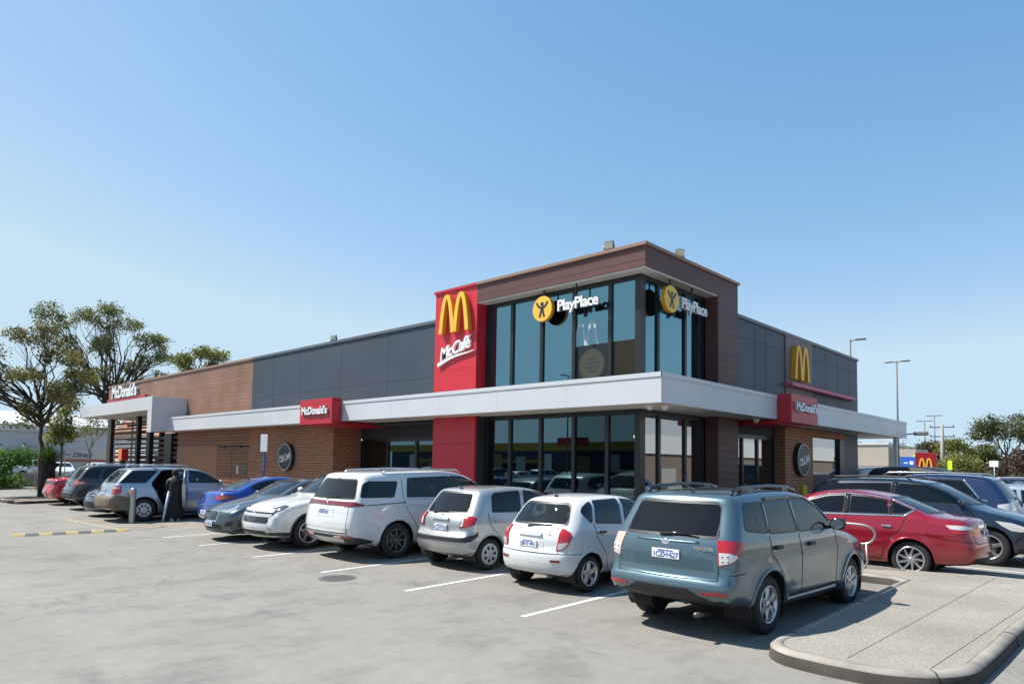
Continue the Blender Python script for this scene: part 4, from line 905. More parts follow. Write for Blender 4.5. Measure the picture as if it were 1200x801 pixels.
# floodlights on the parapets
M_FLOOD = mat('floodlight casing', (.20, .20, .20), .45, metal=.5); M_FLENS = mat('floodlight lens', (.75, .71, .58), .3)
def floodlight(loc, rz, tilt, label, s=1.):
    r = empty('floodlight', loc, rz, label, 'floodlight'); 
    mb = MB(); mb.box((-.17*s, -.02, 0), (.17*s, .10, .03)); mb.tube([(-.17*s, .04, .02), (-.17*s, .04, .20*s)], .014, 6); mb.tube([(.17*s, .04, .02), (.17*s, .04, .20*s)], .014, 6); mb.build('bracket', M_FLOOD, r)
    Mt = Matrix.Translation((0, .04, .20*s)) @ Matrix.Rotation(tilt, 4, 'X'); mb = MB(); b = MB().box((-.155*s, -.06, -.13*s), (.155*s, .07, .13*s), 0, .02); mb.add([Mt @ Vector(v) for v in b.v], b.f)
    for i in range(6): b = MB().box((-.13*s+i*.045*s, .072, -.11*s), (-.115*s+i*.045*s, .11, .11*s)); mb.add([Mt @ Vector(v) for v in b.v], b.f)
    h = mb.build('lamp_head', M_FLOOD, r); mb = MB(); b = MB().box((-.135*s, -.068, -.11*s), (.135*s, -.0605, .11*s)); mb.add([Mt @ Vector(v) for v in b.v], b.f); mb.build('lens', M_FLENS, h)
floodlight((-10.16, YF+.02, ZT), R(18), R(22), 'square floodlight on the long edge of the tower parapet', .78); floodlight((XF-.02, 15.94, ZT), R(60), R(30), 'square floodlight on the short edge of the tower parapet', .72); floodlight((-23.06, YW, ZP), R(30), R(25), 'small floodlight on the slate parapet of the long side', .72)
M_CAM = mat('white plastic', (.62, .62, .60), .4)
def dome(loc, label):
    mb = MB(); mb.lathe([(.001, -.14), (.05, -.125), (.075, -.09), (.08, -.06), (.095, -.05), (.095, 0), (.001, 0)], loc, n=20); tag(mb.build('security_camera', M_CAM), label, 'camera')
dome((-8.62, 13.75, Z3+.014), 'white security camera at the corner of the canopy soffit, left of its twin'); dome((-8.34, 13.95, Z3+.014), 'white security camera at the corner of the canopy soffit, right of its twin'); dome((-8.5, 19.2, Z3+.014), 'white security camera under the canopy beside the red portal')
mb = MB(); mb.tube([(XC+.0, 33.5, 3.55), (XC+.25, 33.75, 3.58)], .03, 8); mb.box((XC+.22, 33.6, 3.50), (XC+.75, 33.9, 3.66), 0, .03); tag(mb.build('area_light', M_FLOOD), 'grey area light on an arm at the far end of the side canopy', 'light')
for (x, y) in ((-12.2, 13.95), (-16.0, 13.95), (-8.75, 17.4)):
    mb = MB(); mb.lathe([(.001, -.006), (.07, -.006), (.085, 0)], (x, y, Z3+.014), n=20); tag(mb.build('downlight', M_FLENS), 'flush round downlight in the canopy soffit', 'light', 'downlights in the canopy soffit')
# inside, seen through the tinted glass
for i, (x, y, c, l) in enumerate(((-10.0, 17.5, (.5, .33, .03), 'yellow'), (-10.5, 19.5, (.45, .06, .04), 'red'), (-13.0, 18.0, (.05, .12, .3), 'blue'))): 
    mb = MB(); mb.box((x-.5, y, .15), (x+.5, y+.12, 2.4), 0, .04); mb.box((x-.5, y+.121, .15), (x-.42, y+.9, 2.4), 0, .03); tag(mb.build('play_wall', mat(l+' play panel', c, .5)), l+' play panel standing inside the ground floor glazing', 'play wall')
for (x, y, z) in ((-9.95, 15.2, 2.72), (-9.75, 16.1, 2.78)):
    r = empty('pendant_lamp', (x, y, z), 0, 'small glowing pendant lamp inside the corner glazing', 'lamp', 'pendant lamps inside the corner'); mb = MB(); mb.tube([(0, 0, .05), (0, 0, 3.25-z)], .008, 5); mb.lathe([(.02, .10), (.07, .06), (.075, .03)]); mb.build('cord', M_BLACKF, r); mb = MB(); bm = bmesh.new(); bmesh.ops.create_uvsphere(bm, u_segments=12, v_segments=8, radius=.055); mb.bm(bm, 0, True); mb.build('bulb', mat('warm bulb', (.9, .8, .6), .3, emit=((1, .78, .5), 6)), r)
# slatted screen beside the far entrance
r = empty('slatted_screen', (-42, 15, 0), 0, 'dark timber screen of posts and open slats under the raised entrance canopy', 'screen'); off = -Vector(r.location)
def scr(name, m, a, b): mb = MB(); mb.box(a, b); o = mb.build(name, m, r); o.location = off
for (x0, x1, y, zt, m) in ((-49.2, -48.55, 14.3, 4.43, M_POST), (-43.45, -43.15, 14.1, 4.43, M_POSTK), (-42.0, -41.5, 14.2, 3.6, M_POSTK), (-39.6, -38.6, 14.3, 3.36, M_POSTK), (-45.9, -45.5, 15.6, 4.43, M_POST), (-44.9, -44.5, 15.9, 4.43, M_POST)): scr('post', m, (x0, y, 0), (x1, y+.22, zt))
for z in (4.0, 3.62, 3.1, 2.85, 2.62, 2.40, 1.95, 1.7, 1.45, 1.2, .95, .7, .45): scr('slat', M_SLAT, (-48.8, 15.3, z), (-37.8, 15.36, z+(.16 if z in (4.0, 1.7, 3.1) else .07)))
for z in (4.05, 3.72, 3.42, 3.1, 2.8, 2.52, 2.24, 1.96, 1.68, 1.4, 1.1, .8): scr('slat', M_SLAT, (-48.2, 14.40, z), (-37.9, 14.46, z+(.19 if z in (3.42, 1.96) else .10)))
for x in (-46.8, -41.0): scr('slat_rail', M_POST, (x, 15.37, .1), (x+.12, 15.5, 4.3))
r = empty('order_point', (-42.6, 13.2, 0), 0, 'orange and red box on a dark stand in front of the slatted screen', 'order box'); mb = MB(); mb.box((-.28, -.15, 1.85), (.28, .2, 2.5), 0, .03); mb.build('box', mat('orange box', (.62, .20, .04), .5), r); mb = MB(); mb.box((.282, -.14, 1.86), (.34, .19, 2.49)); mb.build('side_panel', M_REDD, r); mb = MB(); mb.box((-.18, -.08, 0), (.18, .12, 1.85)); mb.build('stand', M_POSTK, r)
# ------------------------------------------------------------------ street furniture
M_STEEL = mat('brushed steel', (.38, .38, .37), .38, metal=.85); M_GALV = mat('galvanised pole', (.36, .37, .38), .5, metal=.4); M_DKPOLE = mat('dark pole', (.09, .09, .09), .5)
x, y, z = -22.9, 7.45, gz(7.45)
r = empty('bollard', (x, y, z), 0, 'round steel bollard with an orange reflector at the hatched bay', 'bollard'); mb = MB(); mb.lathe([(.085, 0), (.085, .98), (.08, 1.02), (.05, 1.05), (.001, 1.06)], n=24); mb.build('tube', M_STEEL, r); mb = MB(); mb.box((.03, -.089, .86), (.086, -.05, .96)); mb.box((-.03, -.092, .86), (.03, -.084, .96)); mb.build('reflector', mat('orange reflector', (.7, .16, .05), .3), r)
# speed hump of yellow and black rubber blocks
a, b = Vector((-21.15, 4.1)), Vector((-20.62, 6.62)); d = (b-a); n = 9
r = empty('speed_hump', (a.x, a.y, gz(4)), 0, 'low speed hump of alternating yellow and black rubber blocks', 'speed hump'); my, mk = mat('yellow rubber', (.36, .27, .10), .8, noise=(8, .3)), mat('black rubber', (.10, .10, .10), .85)
for i in range(n):
    p, q = a+d*(i/n), a+d*((i+.985)/n); s = Vector((-d.y, d.x)).normalized(); V = []
    for pt in (p, q):
        for (o, h) in ((-.17, 0), (-.12, .035), (-.05, .055), (.05, .055), (.12, .035), (.17, 0)): w = pt+s*o; V.append((w.x-a.x, w.y-a.y, h+gz(w.y)-gz(4)+.002))
    mb = MB(); mb.add(V, [(k, k+1, k+7, k+6) for k in range(5)]+[(0, 6, 11, 5), (5, 4, 3, 2, 1, 0), (6, 7, 8, 9, 10, 11)]); mb.build('hump_block', my if i % 2 == 0 else mk, r)
# round drain grate
mb = MB(); c = (-10.22, 6.58, gz(6.58)); mb.lathe([(.26, .006), (.31, .008), (.33, .002)], c, n=36); mb.lathe([(.001, .002), (.265, .002)], c, n=32, mi=1)
for i in range(-6, 7):
    w = math.sqrt(max(.262**2-(i*.04)**2, 0)); mb.box((c[0]+i*.04-.011, c[1]-w, c[2]+.003), (c[0]+i*.04+.011, c[1]+w, c[2]+.009)); mb.box((c[0]-w, c[1]+i*.04-.006, c[2]+.0035), (c[0]+w, c[1]+i*.04+.006, c[2]+.0083))
tag(mb.build('drain_grate', [mat('cast iron', (.10, .098, .09), .7), M_['gap']]), 'round cast iron drain grate in the asphalt', 'drain grate')
# disabled parking sign
r = empty('parking_sign', (-25.6, 13.0, .2), R(20), 'slim blue post with a small white sign in front of the brick wall', 'sign'); mb = MB(); mb.tube([(0, 0, -.05), (0, 0, 2.75)], .035, 10); mb.build('post', mat('blue post', (.02, .10, .42), .4), r); mb = MB(); mb.box((-.17, -.06, 2.1), (.17, -.04, 2.78), 0, .008); mb.build('sign_plate', M_SIGNW, r)
# bent steel hoop rail, yellow bollard
mb = MB(); p = [(-4.95, 13.1, .82), (-4.0, 13.1, .82), (-3.78, 13.1, .79), (-3.70, 13.1, .70), (-3.70, 13.1, .60), (-3.78, 13.1, .50), (-3.92, 13.1, .47), (-4.25, 13.1, .47)]
mb.tube([(a_, 13.15, b_+.17) for a_, b_ in chaikin([(q[0], q[2]) for q in p], 2)], .021, 10); mb.tube([(-3.84, 13.15, .66), (-3.83, 13.15, .33), (-3.87, 13.15, .25), (-4.0, 13.15, .215)], .021, 10); mb.tube([(-4.95, 13.15, 1.03), (-4.95, 13.15, .2)], .026, 10)
tag(mb.build('steel_rail', M_STEEL), 'bent tubular steel rail on the footpath between the two nearest rows', 'rail')
mb = MB(); mb.lathe([(.10, 0), (.10, 1.15), (.08, 1.22), (.001, 1.24)], (-8.5, 22.75, .2), n=18); tag(mb.build('bollard', mat('yellow bollard paint', (.62, .45, .02), .5)), 'yellow bollard at the foot of the brick pier', 'bollard')
# lamp posts
def lamp_post(loc, h, rz, arms, label, s=1.):
    r = empty('lamp_post', loc, rz, label, 'lamp post'); mb = MB(); mb.tube([(0, 0, 0), (0, 0, h)], [.085*s, .05*s], 10); mb.build('pole', M_DKPOLE, r)
    for i, a in enumerate(arms):
        d = Vector((math.cos(a), math.sin(a), 0)); mb = MB(); mb.tube([(0, 0, h-.15), d*.3*s+Vector((0, 0, h-.05)), d*.4*s+Vector((0, 0, h-.05))], .035*s, 6); t = MB().box((-.30*s, -.14*s, -.045*s), (.30*s, .14*s, .04*s), 0, .03); Mx = Matrix.Translation(d*.62*s+Vector((0, 0, h-.05))) @ Matrix.Rotation(a, 4, 'Z'); mb.add([Mx @ Vector(v) for v in t.v], t.f); mb.build('lamp_head', M_DKPOLE, r)
lamp_post((-15.1, 60, .1), 10.55, 0, (R(15), R(165)), 'tall dark lamp post with two heads beyond the side canopy')
lamp_post((-14.5, 47, .1), 10.3, 0, (R(10),), 'dark lamp post whose single head shows above the slate parapet')
lamp_post((-26.5, 120, .1), 9.7, 0, (0, R(180)), 'far lamp post with two heads left of the power pole', 1.2); lamp_post((-25.6, 122, .1), 10.6, 0, (0, R(180)), 'far lamp post with two heads standing just above its neighbour', 1.2)
for i, (x, y, h) in enumerate(((-15.4, 125, 8.6), (-18.9, 128, 9.0), (-29.0, 118, 6.8), (-33, 122, 6.4), (-31.2, 126, 6.6))): lamp_post((x, y, .1), h, R(30), (0,), ('distant slim lamp post in front of the round-crowned trees', 'distant slim lamp post left of the round-crowned trees', 'distant slim lamp post between the canopy posts', 'distant slim lamp post seen beside the left canopy post', 'distant slim lamp post seen beyond the tan wall')[i], .8)
lamp_post((-64, 20.5, .1), 10.3, R(20), (R(0), R(180)), 'pale lamp post rising behind the far white lettering')
lamp_post((-38, -18, -.06), 10, 0, (R(90), R(-90)), 'lamp post mirrored in the front glazing'); lamp_post((16, 42, .1), 9.5, 0, (R(180),), 'lamp post mirrored in the side glazing')
r = empty('power_pole', (-22.6, 112, .1), R(15), 'grey power pole with crossarms and wires in front of the gum trees', 'power pole'); mb = MB(); mb.tube([(0, 0, 0), (0, 0, 8.6)], [.32, .2], 10); mb.build('pole', mat('weathered pole', (.30, .29, .27), .8), r)
for z, w in ((8.1, 1.5), (6.8, 1.5), (6.1, .9)): mb = MB(); mb.box((-w, -.08, z), (w, .08, z+.13)); [mb.tube([(s*w*.9, 0, z+.1), (s*w*.9, 0, z+.4)], .06, 6) for s in (-1, 1)]; mb.build('crossarm', M_DKPOLE, r)
# illuminated sign of the drive-through, blue sign, warning signs
r = empty('menu_sign', (-7.95, 36, .1), 0, 'small red panel with golden arches on a black base beyond the parked row', 'sign'); mb = MB(); mb.box((-.42, 0, 1.65), (.42, .2, 2.72), 0, .02); mb.build('panel', mat('dark red panel', (.30, .012, .02), .4), r); mb = MB(); arches(mb, frame((-.30, -.001, 1.88), (1, 0, 0), (0, 0, 1), (0, -1, 0)), .60, .60, .03); mb.build('arches', [M_GOLD, M_GOLDD], r); mb = MB(); mb.box((-.40, .02, 0), (.40, .18, 1.645)); mb.build('base', M_POSTK, r)
r = empty('blue_sign', (-10.8, 45, .1), 0, 'plain blue sign panel with pale marks beside the red arches panel', 'sign'); mb = MB(); mb.box((-.42, 0, 1.95), (.42, .08, 2.7), 0, .01); mb.build('panel', mat('blue sign', (.02, .12, .50), .5), r); mb = MB(); mb.box((-.25, -.006, 2.3), (-.05, -.001, 2.38)); mb.box((.05, -.006, 2.25), (.25, -.001, 2.45)); mb.build('mark', M_SIGNW, r); mb = MB(); mb.tube([(0, .04, 0), (0, .04, 1.95)], .04, 8); mb.build('post', M_GALV, r)
def road_sign(loc, label, col, w, h, z, shape='box'):
    r = empty('road_sign', loc, R(-30), label, 'sign'); mb = MB(); mb.tube([(0, 0, 0), (0, 0, z+h)], .035, 8); mb.build('post', M_GALV, r); mb = MB()
    if shape == 'box': mb.box((-w/2, -.05, z), (w/2, -.036, z+h), 0, .006)
    else: b = MB().lathe([(.001, .012), (w/2, .012), (w/2, 0)], n=24); mb.add([frame((0, -.05, z+h/2), (1, 0, 0), (0, 0, 1), (0, -1, 0)) @ Vector(v) for v in b.v], b.f)
    mb.build('sign_plate', mat('sign '+label[:12], col, .5), r)
FLUO = (.42, .62, .03)
road_sign((-44.0, 9.6, 0), 'lime yellow sign at the foot of the young tree', FLUO, .42, 1.0, 2.0); road_sign((-58, 14.2, .1), 'lime yellow sign on a thin post behind the stump', FLUO, .5, 1.4, 3.2); road_sign((-10.6, 45.6, .1), 'lime yellow strip sign behind the blue sign', FLUO, .25, 1.2, 1.6); road_sign((-15.5, 80, .1), 'lime yellow sign far off left of the tall trees', FLUO, .5, .9, 2.1)
road_sign((-9.2, 62, .1), 'white sign on a post far off at the right', (.55, .58, .58), .7, .45, 2.3); road_sign((-2.9, 27.2, .1), 'grey board with a dark red ring at the right edge of the row', (.42, .40, .38), .62, .75, 1.05)
# low fence at the far left
r = empty('fence', (-54, 10, 0), R(80), 'low grey post and rail fence at the far left', 'fence')
for i in range(9): mb = MB(); mb.box((-5+i*1.3-.05, -.05, 0), (-5+i*1.3+.05, .05, 1.0)); mb.build('post', M_GALV, r)
for z in (.35, .62, .9): mb = MB(); mb.box((-5, -.02, z), (5.5, .02, z+.07)); mb.build('rail', M_GALV, r)
mb = MB(); mb.box((-5, .03, .05), (5.5, .05, .85)); mb.build('mesh_panel', mat('grey mesh', (.33, .31, .29), .8, noise=(4, .3)), r)
# ------------------------------------------------------------------ buildings round the car park
def building(name, label, loc): return empty(name, loc, 0, label, 'building')
def bp(r, name, m, a, b, bev=0): mb = MB(); mb.box(a, b, 0, bev); return mb.build(name, m, r)
M_STG = mat('pale grey store wall', (.44, .46, .48), .7, noise=(.3, .06)); M_STD = mat('grey awning', (.15, .15, .16), .7); M_STW = mat('white store wall', (.62, .62, .61), .7, noise=(.3, .05)); M_TANW = mat('tan tilt-up wall', (.42, .37, .32), .8, noise=(.3, .12)); M_DKGL = mat('dark shopfront', (.02, .024, .028), .1)
r = building('store_building', 'pale grey store with a dark awning and slanted lettering behind the young trees', (-86, 20, .1))
bp(r, 'wall', M_STG, (-10, -16, 0), (0, 9, 4.55)); bp(r, 'roof', M_STG, (-10, -16, 4.552), (.3, 9, 4.75)); bp(r, 'awning', M_STD, (.001, -4, 2.25), (1.6, .6, 2.6)); bp(r, 'shopfront', M_DKGL, (.001, -3.8, .1), (.05, .5, 2.2)); bp(r, 'sign_band', mat('pale sign band', (.50, .48, .45), .6), (.002, .9, 1.75), (.12, 8.8, 2.75)); bp(r, 'red_band', mat('red band', (.42, .08, .06), .5), (.003, .9, 1.5), (.13, 8.8, 1.70))
mb = MB(); letters(mb, 'Direct', frame((.125, 2.6, 2.2), (0, 1, 0), (0, 0, 1), (1, 0, 0)), .72, .03, .03, 0, None, shear=.3); mb.build('letters', mat('slate letters', (.10, .13, .20), .5), r)
mb = MB(); mb.box((.13, .2+.5, 2.2), (.16, 1.0+.5, 2.3)); mb.build('dash_mark', mat('slate mark', (.05, .07, .12), .5), r)
r = building('store_building', 'long pale warehouse with a pitched metal roof far behind the dark trees', (-120, 25, .1)); bp(r, 'wall', M_STW, (-20, -30, 0), (0, 25, 6.6)); mb = MB(); mb.prism([(-20.5, 6.6), (.5, 6.6), (-10, 9.0)], -30.5, 25.5, 'y'); mb.build('roof', mat('pale roof', (.46, .46, .46), .6), r)
r = building('house', 'house with an orange tiled roof glimpsed under the raised canopy', (-75, 32, .1)); bp(r, 'wall', M_STW, (-8, -7, 0), (0, 7, 4.3)); mb = MB(); mb.prism([(-8.6, 4.302), (.6, 4.302), (-4, 6.0)], -7.5, 7.5, 'y'); mb.build('roof', mat('orange roof tile', (.44, .22, .14), .8, noise=(3, .15)), r)
r = building('warehouse', 'long tan tilt-up warehouse beyond the canopy posts', (-24, 63, .1)); bp(r, 'wall', M_TANW, (-30, 0, 0), (7.4, 5, 4.05)); bp(r, 'coping', M_STW, (-30.1, -.08, 4.052), (7.45, 5.1, 4.25)); bp(r, 'lower_band', mat('brown band', (.24, .20, .17), .8), (-30, -.06, .0), (7.38, -.001, 2.3)); bp(r, 'side_wing', M_TANW, (7.402, .5, 0), (9.3, 4.5, 3.7))
r = building('shopping_centre', 'low distant shopping centre with a pale roof behind the rows of cars', (-6, 150, .1)); bp(r, 'wall', mat('far brown wall', (.28, .22, .18), .8), (-70, 0, 0), (60, 30, 4.6)); bp(r, 'roof', M_STW, (-70.5, -1.5, 4.602), (60.5, 30.5, 5.0)); bp(r, 'red_sign', M_REDD, (8.5, -1.8, 3.2), (12.5, -1.52, 5.6))
# across the car park, mirrored in the glazing
r = building('discount_store', 'navy store with a broad yellow band, mirrored in the front glazing', (-50, -40, 0)); bp(r, 'wall', mat('navy wall', (.03, .04, .085), .6), (-45, -12, 0), (34, 0, 3.9)); bp(r, 'yellow_band', mat('yellow band', (.40, .27, .03), .5), (-45.1, -12, 3.902), (34.1, .35, 5.0)); bp(r, 'lower_band', mat('yellow lower band', (.34, .24, .04), .5), (-40, .001, 2.3), (-8, .12, 2.75)); bp(r, 'shopfront', M_DKGL, (-38, .002, .1), (30, .08, 2.25)); bp(r, 'red_sign', M_REDD, (-7, .36, 4.6), (-2, .46, 5.6)); bp(r, 'red_sign', M_REDD, (14, .36, 4.0), (20, .46, 5.3))
for i in range(14): bp(r, 'poster_panel', (M_STW, mat('poster panel', (.30, .22, .10), .6), M_STG)[i % 3], (-40+i*5.1, .13, .9+.2*(i % 3)), (-40+i*5.1+(1.2, 2.4, 1.7)[i % 3], .16, 3.5-.35*(i % 2)))

r2 = building('white_store', 'white and grey store mirrored in the side glazing', (25, 85, .1)); bp(r2, 'wall', mat('brown lower wall', (.20, .15, .12), .8), (0, -25, 0), (20, 45, 3.5)); bp(r2, 'fascia', M_STW, (-.2, -25.2, 3.502), (20, 45.2, 5.7)); bp(r2, 'roof', M_STG, (-.1, -25.1, 5.702), (20, 45.1, 7.9))
r2 = building('tan_store', 'cream store mirrored in the side door', (19, 48, .1)); bp(r2, 'wall', mat('brown base wall', (.22, .17, .13), .8), (0, -14, 0), (14, 8, 2.4)); bp(r2, 'fascia', mat('cream fascia', (.60, .54, .44), .7), (-.2, -14.2, 2.402), (14, 8.2, 5.2))

# ------------------------------------------------------------------ trees and planting
def leaf_mat(name, a, b_, trans=.38):
    m = bpy.data.materials.new(name); m.use_nodes = True; nt = m.node_tree; nt.nodes.clear(); L = nt.links.new; out = nt.nodes.new('ShaderNodeOutputMaterial'); d = nt.nodes.new('ShaderNodeBsdfPrincipled'); t = nt.nodes.new('ShaderNodeBsdfTranslucent'); x = nt.nodes.new('ShaderNodeMixShader'); x.inputs[0].default_value = trans
    tc = nt.nodes.new('ShaderNodeTexCoord'); n = nt.nodes.new('ShaderNodeTexNoise'); n.inputs['Scale'].default_value = 1.1; n.inputs['Detail'].default_value = 5; L(tc.outputs['Object'], n.inputs[0]); r = nt.nodes.new('ShaderNodeValToRGB'); e = r.color_ramp.elements; e[0].position = .38; e[1].position = .62; e[0].color = (*a, 1); e[1].color = (*b_, 1); L(n.outputs['Fac'], r.inputs[0])
    d.inputs['Roughness'].default_value = .55; L(r.outputs[0], d.inputs['Base Color']); L(r.outputs[0], t.inputs[0]); L(d.outputs[0], x.inputs[1]); L(t.outputs[0], x.inputs[2]); L(x.outputs[0], out.inputs[0]); return m
M_LEAF = leaf_mat('gum leaf', (.075, .10, .035), (.19, .21, .07)); M_LEAFO = leaf_mat('bronze gum leaf', (.075, .095, .03), (.23, .20, .06)); M_LEAFG = leaf_mat('bright leaf', (.06, .13, .02), (.14, .24, .03)); M_LEAFY = leaf_mat('yellow green leaf', (.12, .14, .03), (.26, .25, .06)); M_LEAFD = leaf_mat('dark leaf', (.05, .07, .028), (.13, .15, .055)); M_LEAFB = leaf_mat('brown leaf', (.05, .04, .025), (.12, .075, .045))
M_BARK = mat('dark bark', (.055, .042, .033), .9, noise=(4, .4)); M_BARKP = mat('pale bark', (.20, .16, .12), .85, noise=(4, .3))
def leaves(mb, clumps, n, size, rg, aspect=.5, fill=.75):
    V = []; F = []
    w = np.array([c[1][0]*c[1][1]*c[1][2] for c in clumps])**.6; cnt = np.maximum(6, (w/w.sum()*n).astype(int))
    for (c, rad), k in zip(clumps, cnt):
        tw = max(5, k//14); d = rg.normal(size=(tw, 3)); d /= np.linalg.norm(d, axis=1, keepdims=True); rr = rg.uniform(.25, 1, (tw, 1))**.5; T = np.array(c)+d*rr*np.array(rad)*rg.uniform(.75, 1.15, (tw, 1))
        for t in T:
            m = rg.integers(9, 19); P = t+rg.normal(size=(m, 3))*size*np.array([1.0, 1.0, .7])
            for p in P:
                a = rg.normal(size=3); a /= np.linalg.norm(a); b = np.cross(a, rg.normal(size=3)); b /= max(np.linalg.norm(b), 1e-6); s = size*rg.uniform(.6, 1.3); a, b = a*s*.5, b*s*.5*aspect; o = len(V)
                V += [p-a, p+b, p+a, p-b]; F.append((o, o+1, o+2, o+3))
    mb.add(V, F)
def limb(mb, a, b, r0, r1, rg, n=6, wob=.06):
    a, b = np.array(a, float), np.array(b, float); L = np.linalg.norm(b-a); pts = [a+(b-a)*i/n+(rg.normal(size=3)*wob*L*math.sin(math.pi*i/n)*.5 if 0 < i < n else 0)+np.array([0, 0, .08*L*math.sin(math.pi*i/n)]) for i in range(n+1)]
    mb.tube(pts, [r0+(r1-r0)*i/n for i in range(n+1)], 7); return pts
def tree(label, base, fork, clumps, leaf, n, size, seed, r0=.2, bark=None, name='tree', group=None, cat='tree', trunks=None):
    """base, fork: trunk ends; clumps: (centre, radii) of leaf masses, each carried by its own limb."""
    rg = np.random.default_rng(seed); base = np.array(base, float); r = empty(name, tuple(base), 0, label, cat, group); F = np.array(fork, float)-base
    mb = MB(); P = limb(mb, (0, 0, -.1), F, r0, r0*.6, rg, 8, .03)
    cl = [((np.array(c)-base), rad) for c, rad in clumps]
    for c, rad in cl:
        s = P[-1-rg.integers(0, 3)]; q = limb(mb, s, c, r0*.42, r0*.10, rg, 6, .08)
        for k in range(4): limb(mb, q[2+rg.integers(0, 4)], c+rg.normal(size=3)*np.array(rad)*.55, r0*.12, r0*.03, rg, 4, .1)
    mb.build('trunk', bark or M_BARK, r); mb = MB(); leaves(mb, cl, n, size, rg); mb.build('crown', leaf, r, fix=False); return r
def airy(c):
    g = np.random.default_rng(99); out = []
    for p, r in c:
        out.append((p, (r[0]*.7, r[1]*.7, r[2]*.75)))
        for k in range(3): d = g.normal(size=3); d /= np.linalg.norm(d); out.append((tuple(np.array(p)+d*np.array(r)*np.array([1.0, 1.05, 1.1])), (r[0]*.42, r[1]*.42, r[2]*.5)))
    return out
tree('dark bronze gum tree rising behind the stump on the tree island', (-41.2, 9.1, 0), (-41.2, 8.9, 4.3), airy([((-41, 6.4, 7.0), (1.6, 1.3, .7)), ((-41, 8.2, 7.9), (1.4, 1.1, .6)), ((-41, 9.6, 7.2), (1.3, .9, .6)), ((-41, 7.4, 5.9), (1.4, 1.2, .6)), ((-41, 10.4, 6.0), (1.3, 1.0, .8)), ((-40.6, 9.5, 5.0), (1.5, 1.2, .7)), ((-41, 5.2, 6.3), (1.3, 1.2, .6)), ((-41, 6.3, 4.9), (1.3, 1.0, .5)), ((-41.5, 4.3, 5.3), (1.2, 1.2, .7)), ((-41, 8.6, 4.2), (1.0, .8, .4))]), M_LEAFO, 14500, .15, 3, .12)
tree('tall open gum tree behind the far end of the restaurant', (-62, 18.2, .1), (-62, 18.3, 6.6), airy([((-62, 14.6, 12.6), (2, 1.6, 1.0)), ((-62, 16.6, 13.2), (2, 1.5, .9)), ((-62, 18.7, 13.0), (2, 1.5, .9)), ((-62, 20.4, 11.9), (1.8, 1.4, .9)), ((-62, 21.8, 10.6), (1.6, 1.2, .7)), ((-62, 17.2, 10.8), (1.7, 1.4, 1.1)), ((-62, 15.0, 10.6), (1.5, 1.3, .8)), ((-62, 19.8, 9.6), (1.5, 1.3, .7)), ((-62, 16.6, 8.6), (1.5, 1.2, .8)), ((-62, 22.3, 8.8), (1.4, .9, .5)), ((-62, 18.6, 8.0), (1.4, 1.2, .7)), ((-62, 14.3, 7.2), (1.2, 1.0, .5))]), M_LEAF, 17000, .19, 5, .20)
tree('pale sparse gum top showing over the copper parapet', (-55, 22.3, .1), (-55, 22.3, 7.6), [((-55, 20.9, 9.6), (1.0, .8, .5)), ((-55, 22.4, 10.4), (1.0, .7, .5)), ((-55, 23.7, 10.3), (.9, .8, .5)), ((-55, 21.4, 8.9), (.8, .6, .4)), ((-55, 23.2, 9.4), (.7, .5, .4))], M_LEAFY, 4200, .20, 8, .16, M_BARKP)
tree('slender young tree beside the stump', (-50, 12.0, .05), (-50, 12.0, 2.9), [((-50, 11.9, 4.0), (.6, .6, .8)), ((-50, 12.3, 5.2), (.5, .5, .7)), ((-50, 11.6, 3.2), (.5, .6, .5)), ((-50, 12.4, 3.5), (.5, .5, .5))], M_LEAFY, 2400, .20, 11, .08)
tree('thin half-bare young tree in front of the slanted lettering', (-56, 15.2, .1), (-56, 15.2, 2.6), [((-56, 14.7, 3.9), (.5, .8, .6)), ((-56, 15.8, 4.2), (.5, .8, .5)), ((-56, 15.2, 4.9), (.4, .6, .5)), ((-56, 16.6, 4.5), (.5, .6, .4))], M_LEAFY, 800, .18, 12, .08, M_BARKP)
# stump with its green tuft
r = empty('grass_tree', (-38.0, 8.6, .1), 0, 'thick blackened stump topped by a bright green tuft', 'plant'); mb = MB(); rg = np.random.default_rng(4); P = [(0, 0, -.05), (.02, 0, .5), (-.02, .03, 1.1), (.03, .02, 1.75)]; mb.tube(P, [.36, .31, .30, .27], 14); mb.tube([(0, .1, 1.2), (.05, .35, 1.6)], [.14, .12], 8); mb.build('trunk', mat('charred trunk', (.022, .017, .015), .95, noise=(6, .5), bump=(12, .8)), r)
mb = MB(); V = []; F = []
for i in range(420):
    a = rg.uniform(0, 6.28); e = rg.uniform(.1, 1.45); L = rg.uniform(.5, .95); d = np.array([math.cos(a)*math.cos(e), math.sin(a)*math.cos(e), math.sin(e)]); s = np.array([-math.sin(a), math.cos(a), 0])*.016; b = np.array([0, .03, 1.7]); t = b+d*L+np.array([0, 0, -.22*L*math.cos(e)]); m_ = b+d*L*.55; o = len(V); V += [b-s, b+s, m_+s, m_-s, t]; F += [(o, o+1, o+2, o+3), (o+3, o+2, o+4)]
mb.add(V, F); mb.build('leaf_tuft', M_LEAFG, r, fix=False)
def bush(label, c, rad, leaf, n, size, seed, group=None, name='bush'):
    rg = np.random.default_rng(seed); r = empty(name, (c[0], c[1], gz(c[1])), 0, label, 'bush', group); cl = []
    for i in range(6): o = rg.normal(size=3)*np.array(rad)*.45; cl.append((np.array([o[0], o[1], rad[2]*.9+o[2]]), np.array(rad)*.55))
    mb = MB()
    for q, _ in cl: limb(mb, (0, 0, 0), q, .04, .015, rg, 4)
    mb.build('stem', M_BARK, r); mb = MB(); leaves(mb, cl, n, size, rg); mb.build('foliage', leaf, r, fix=False)
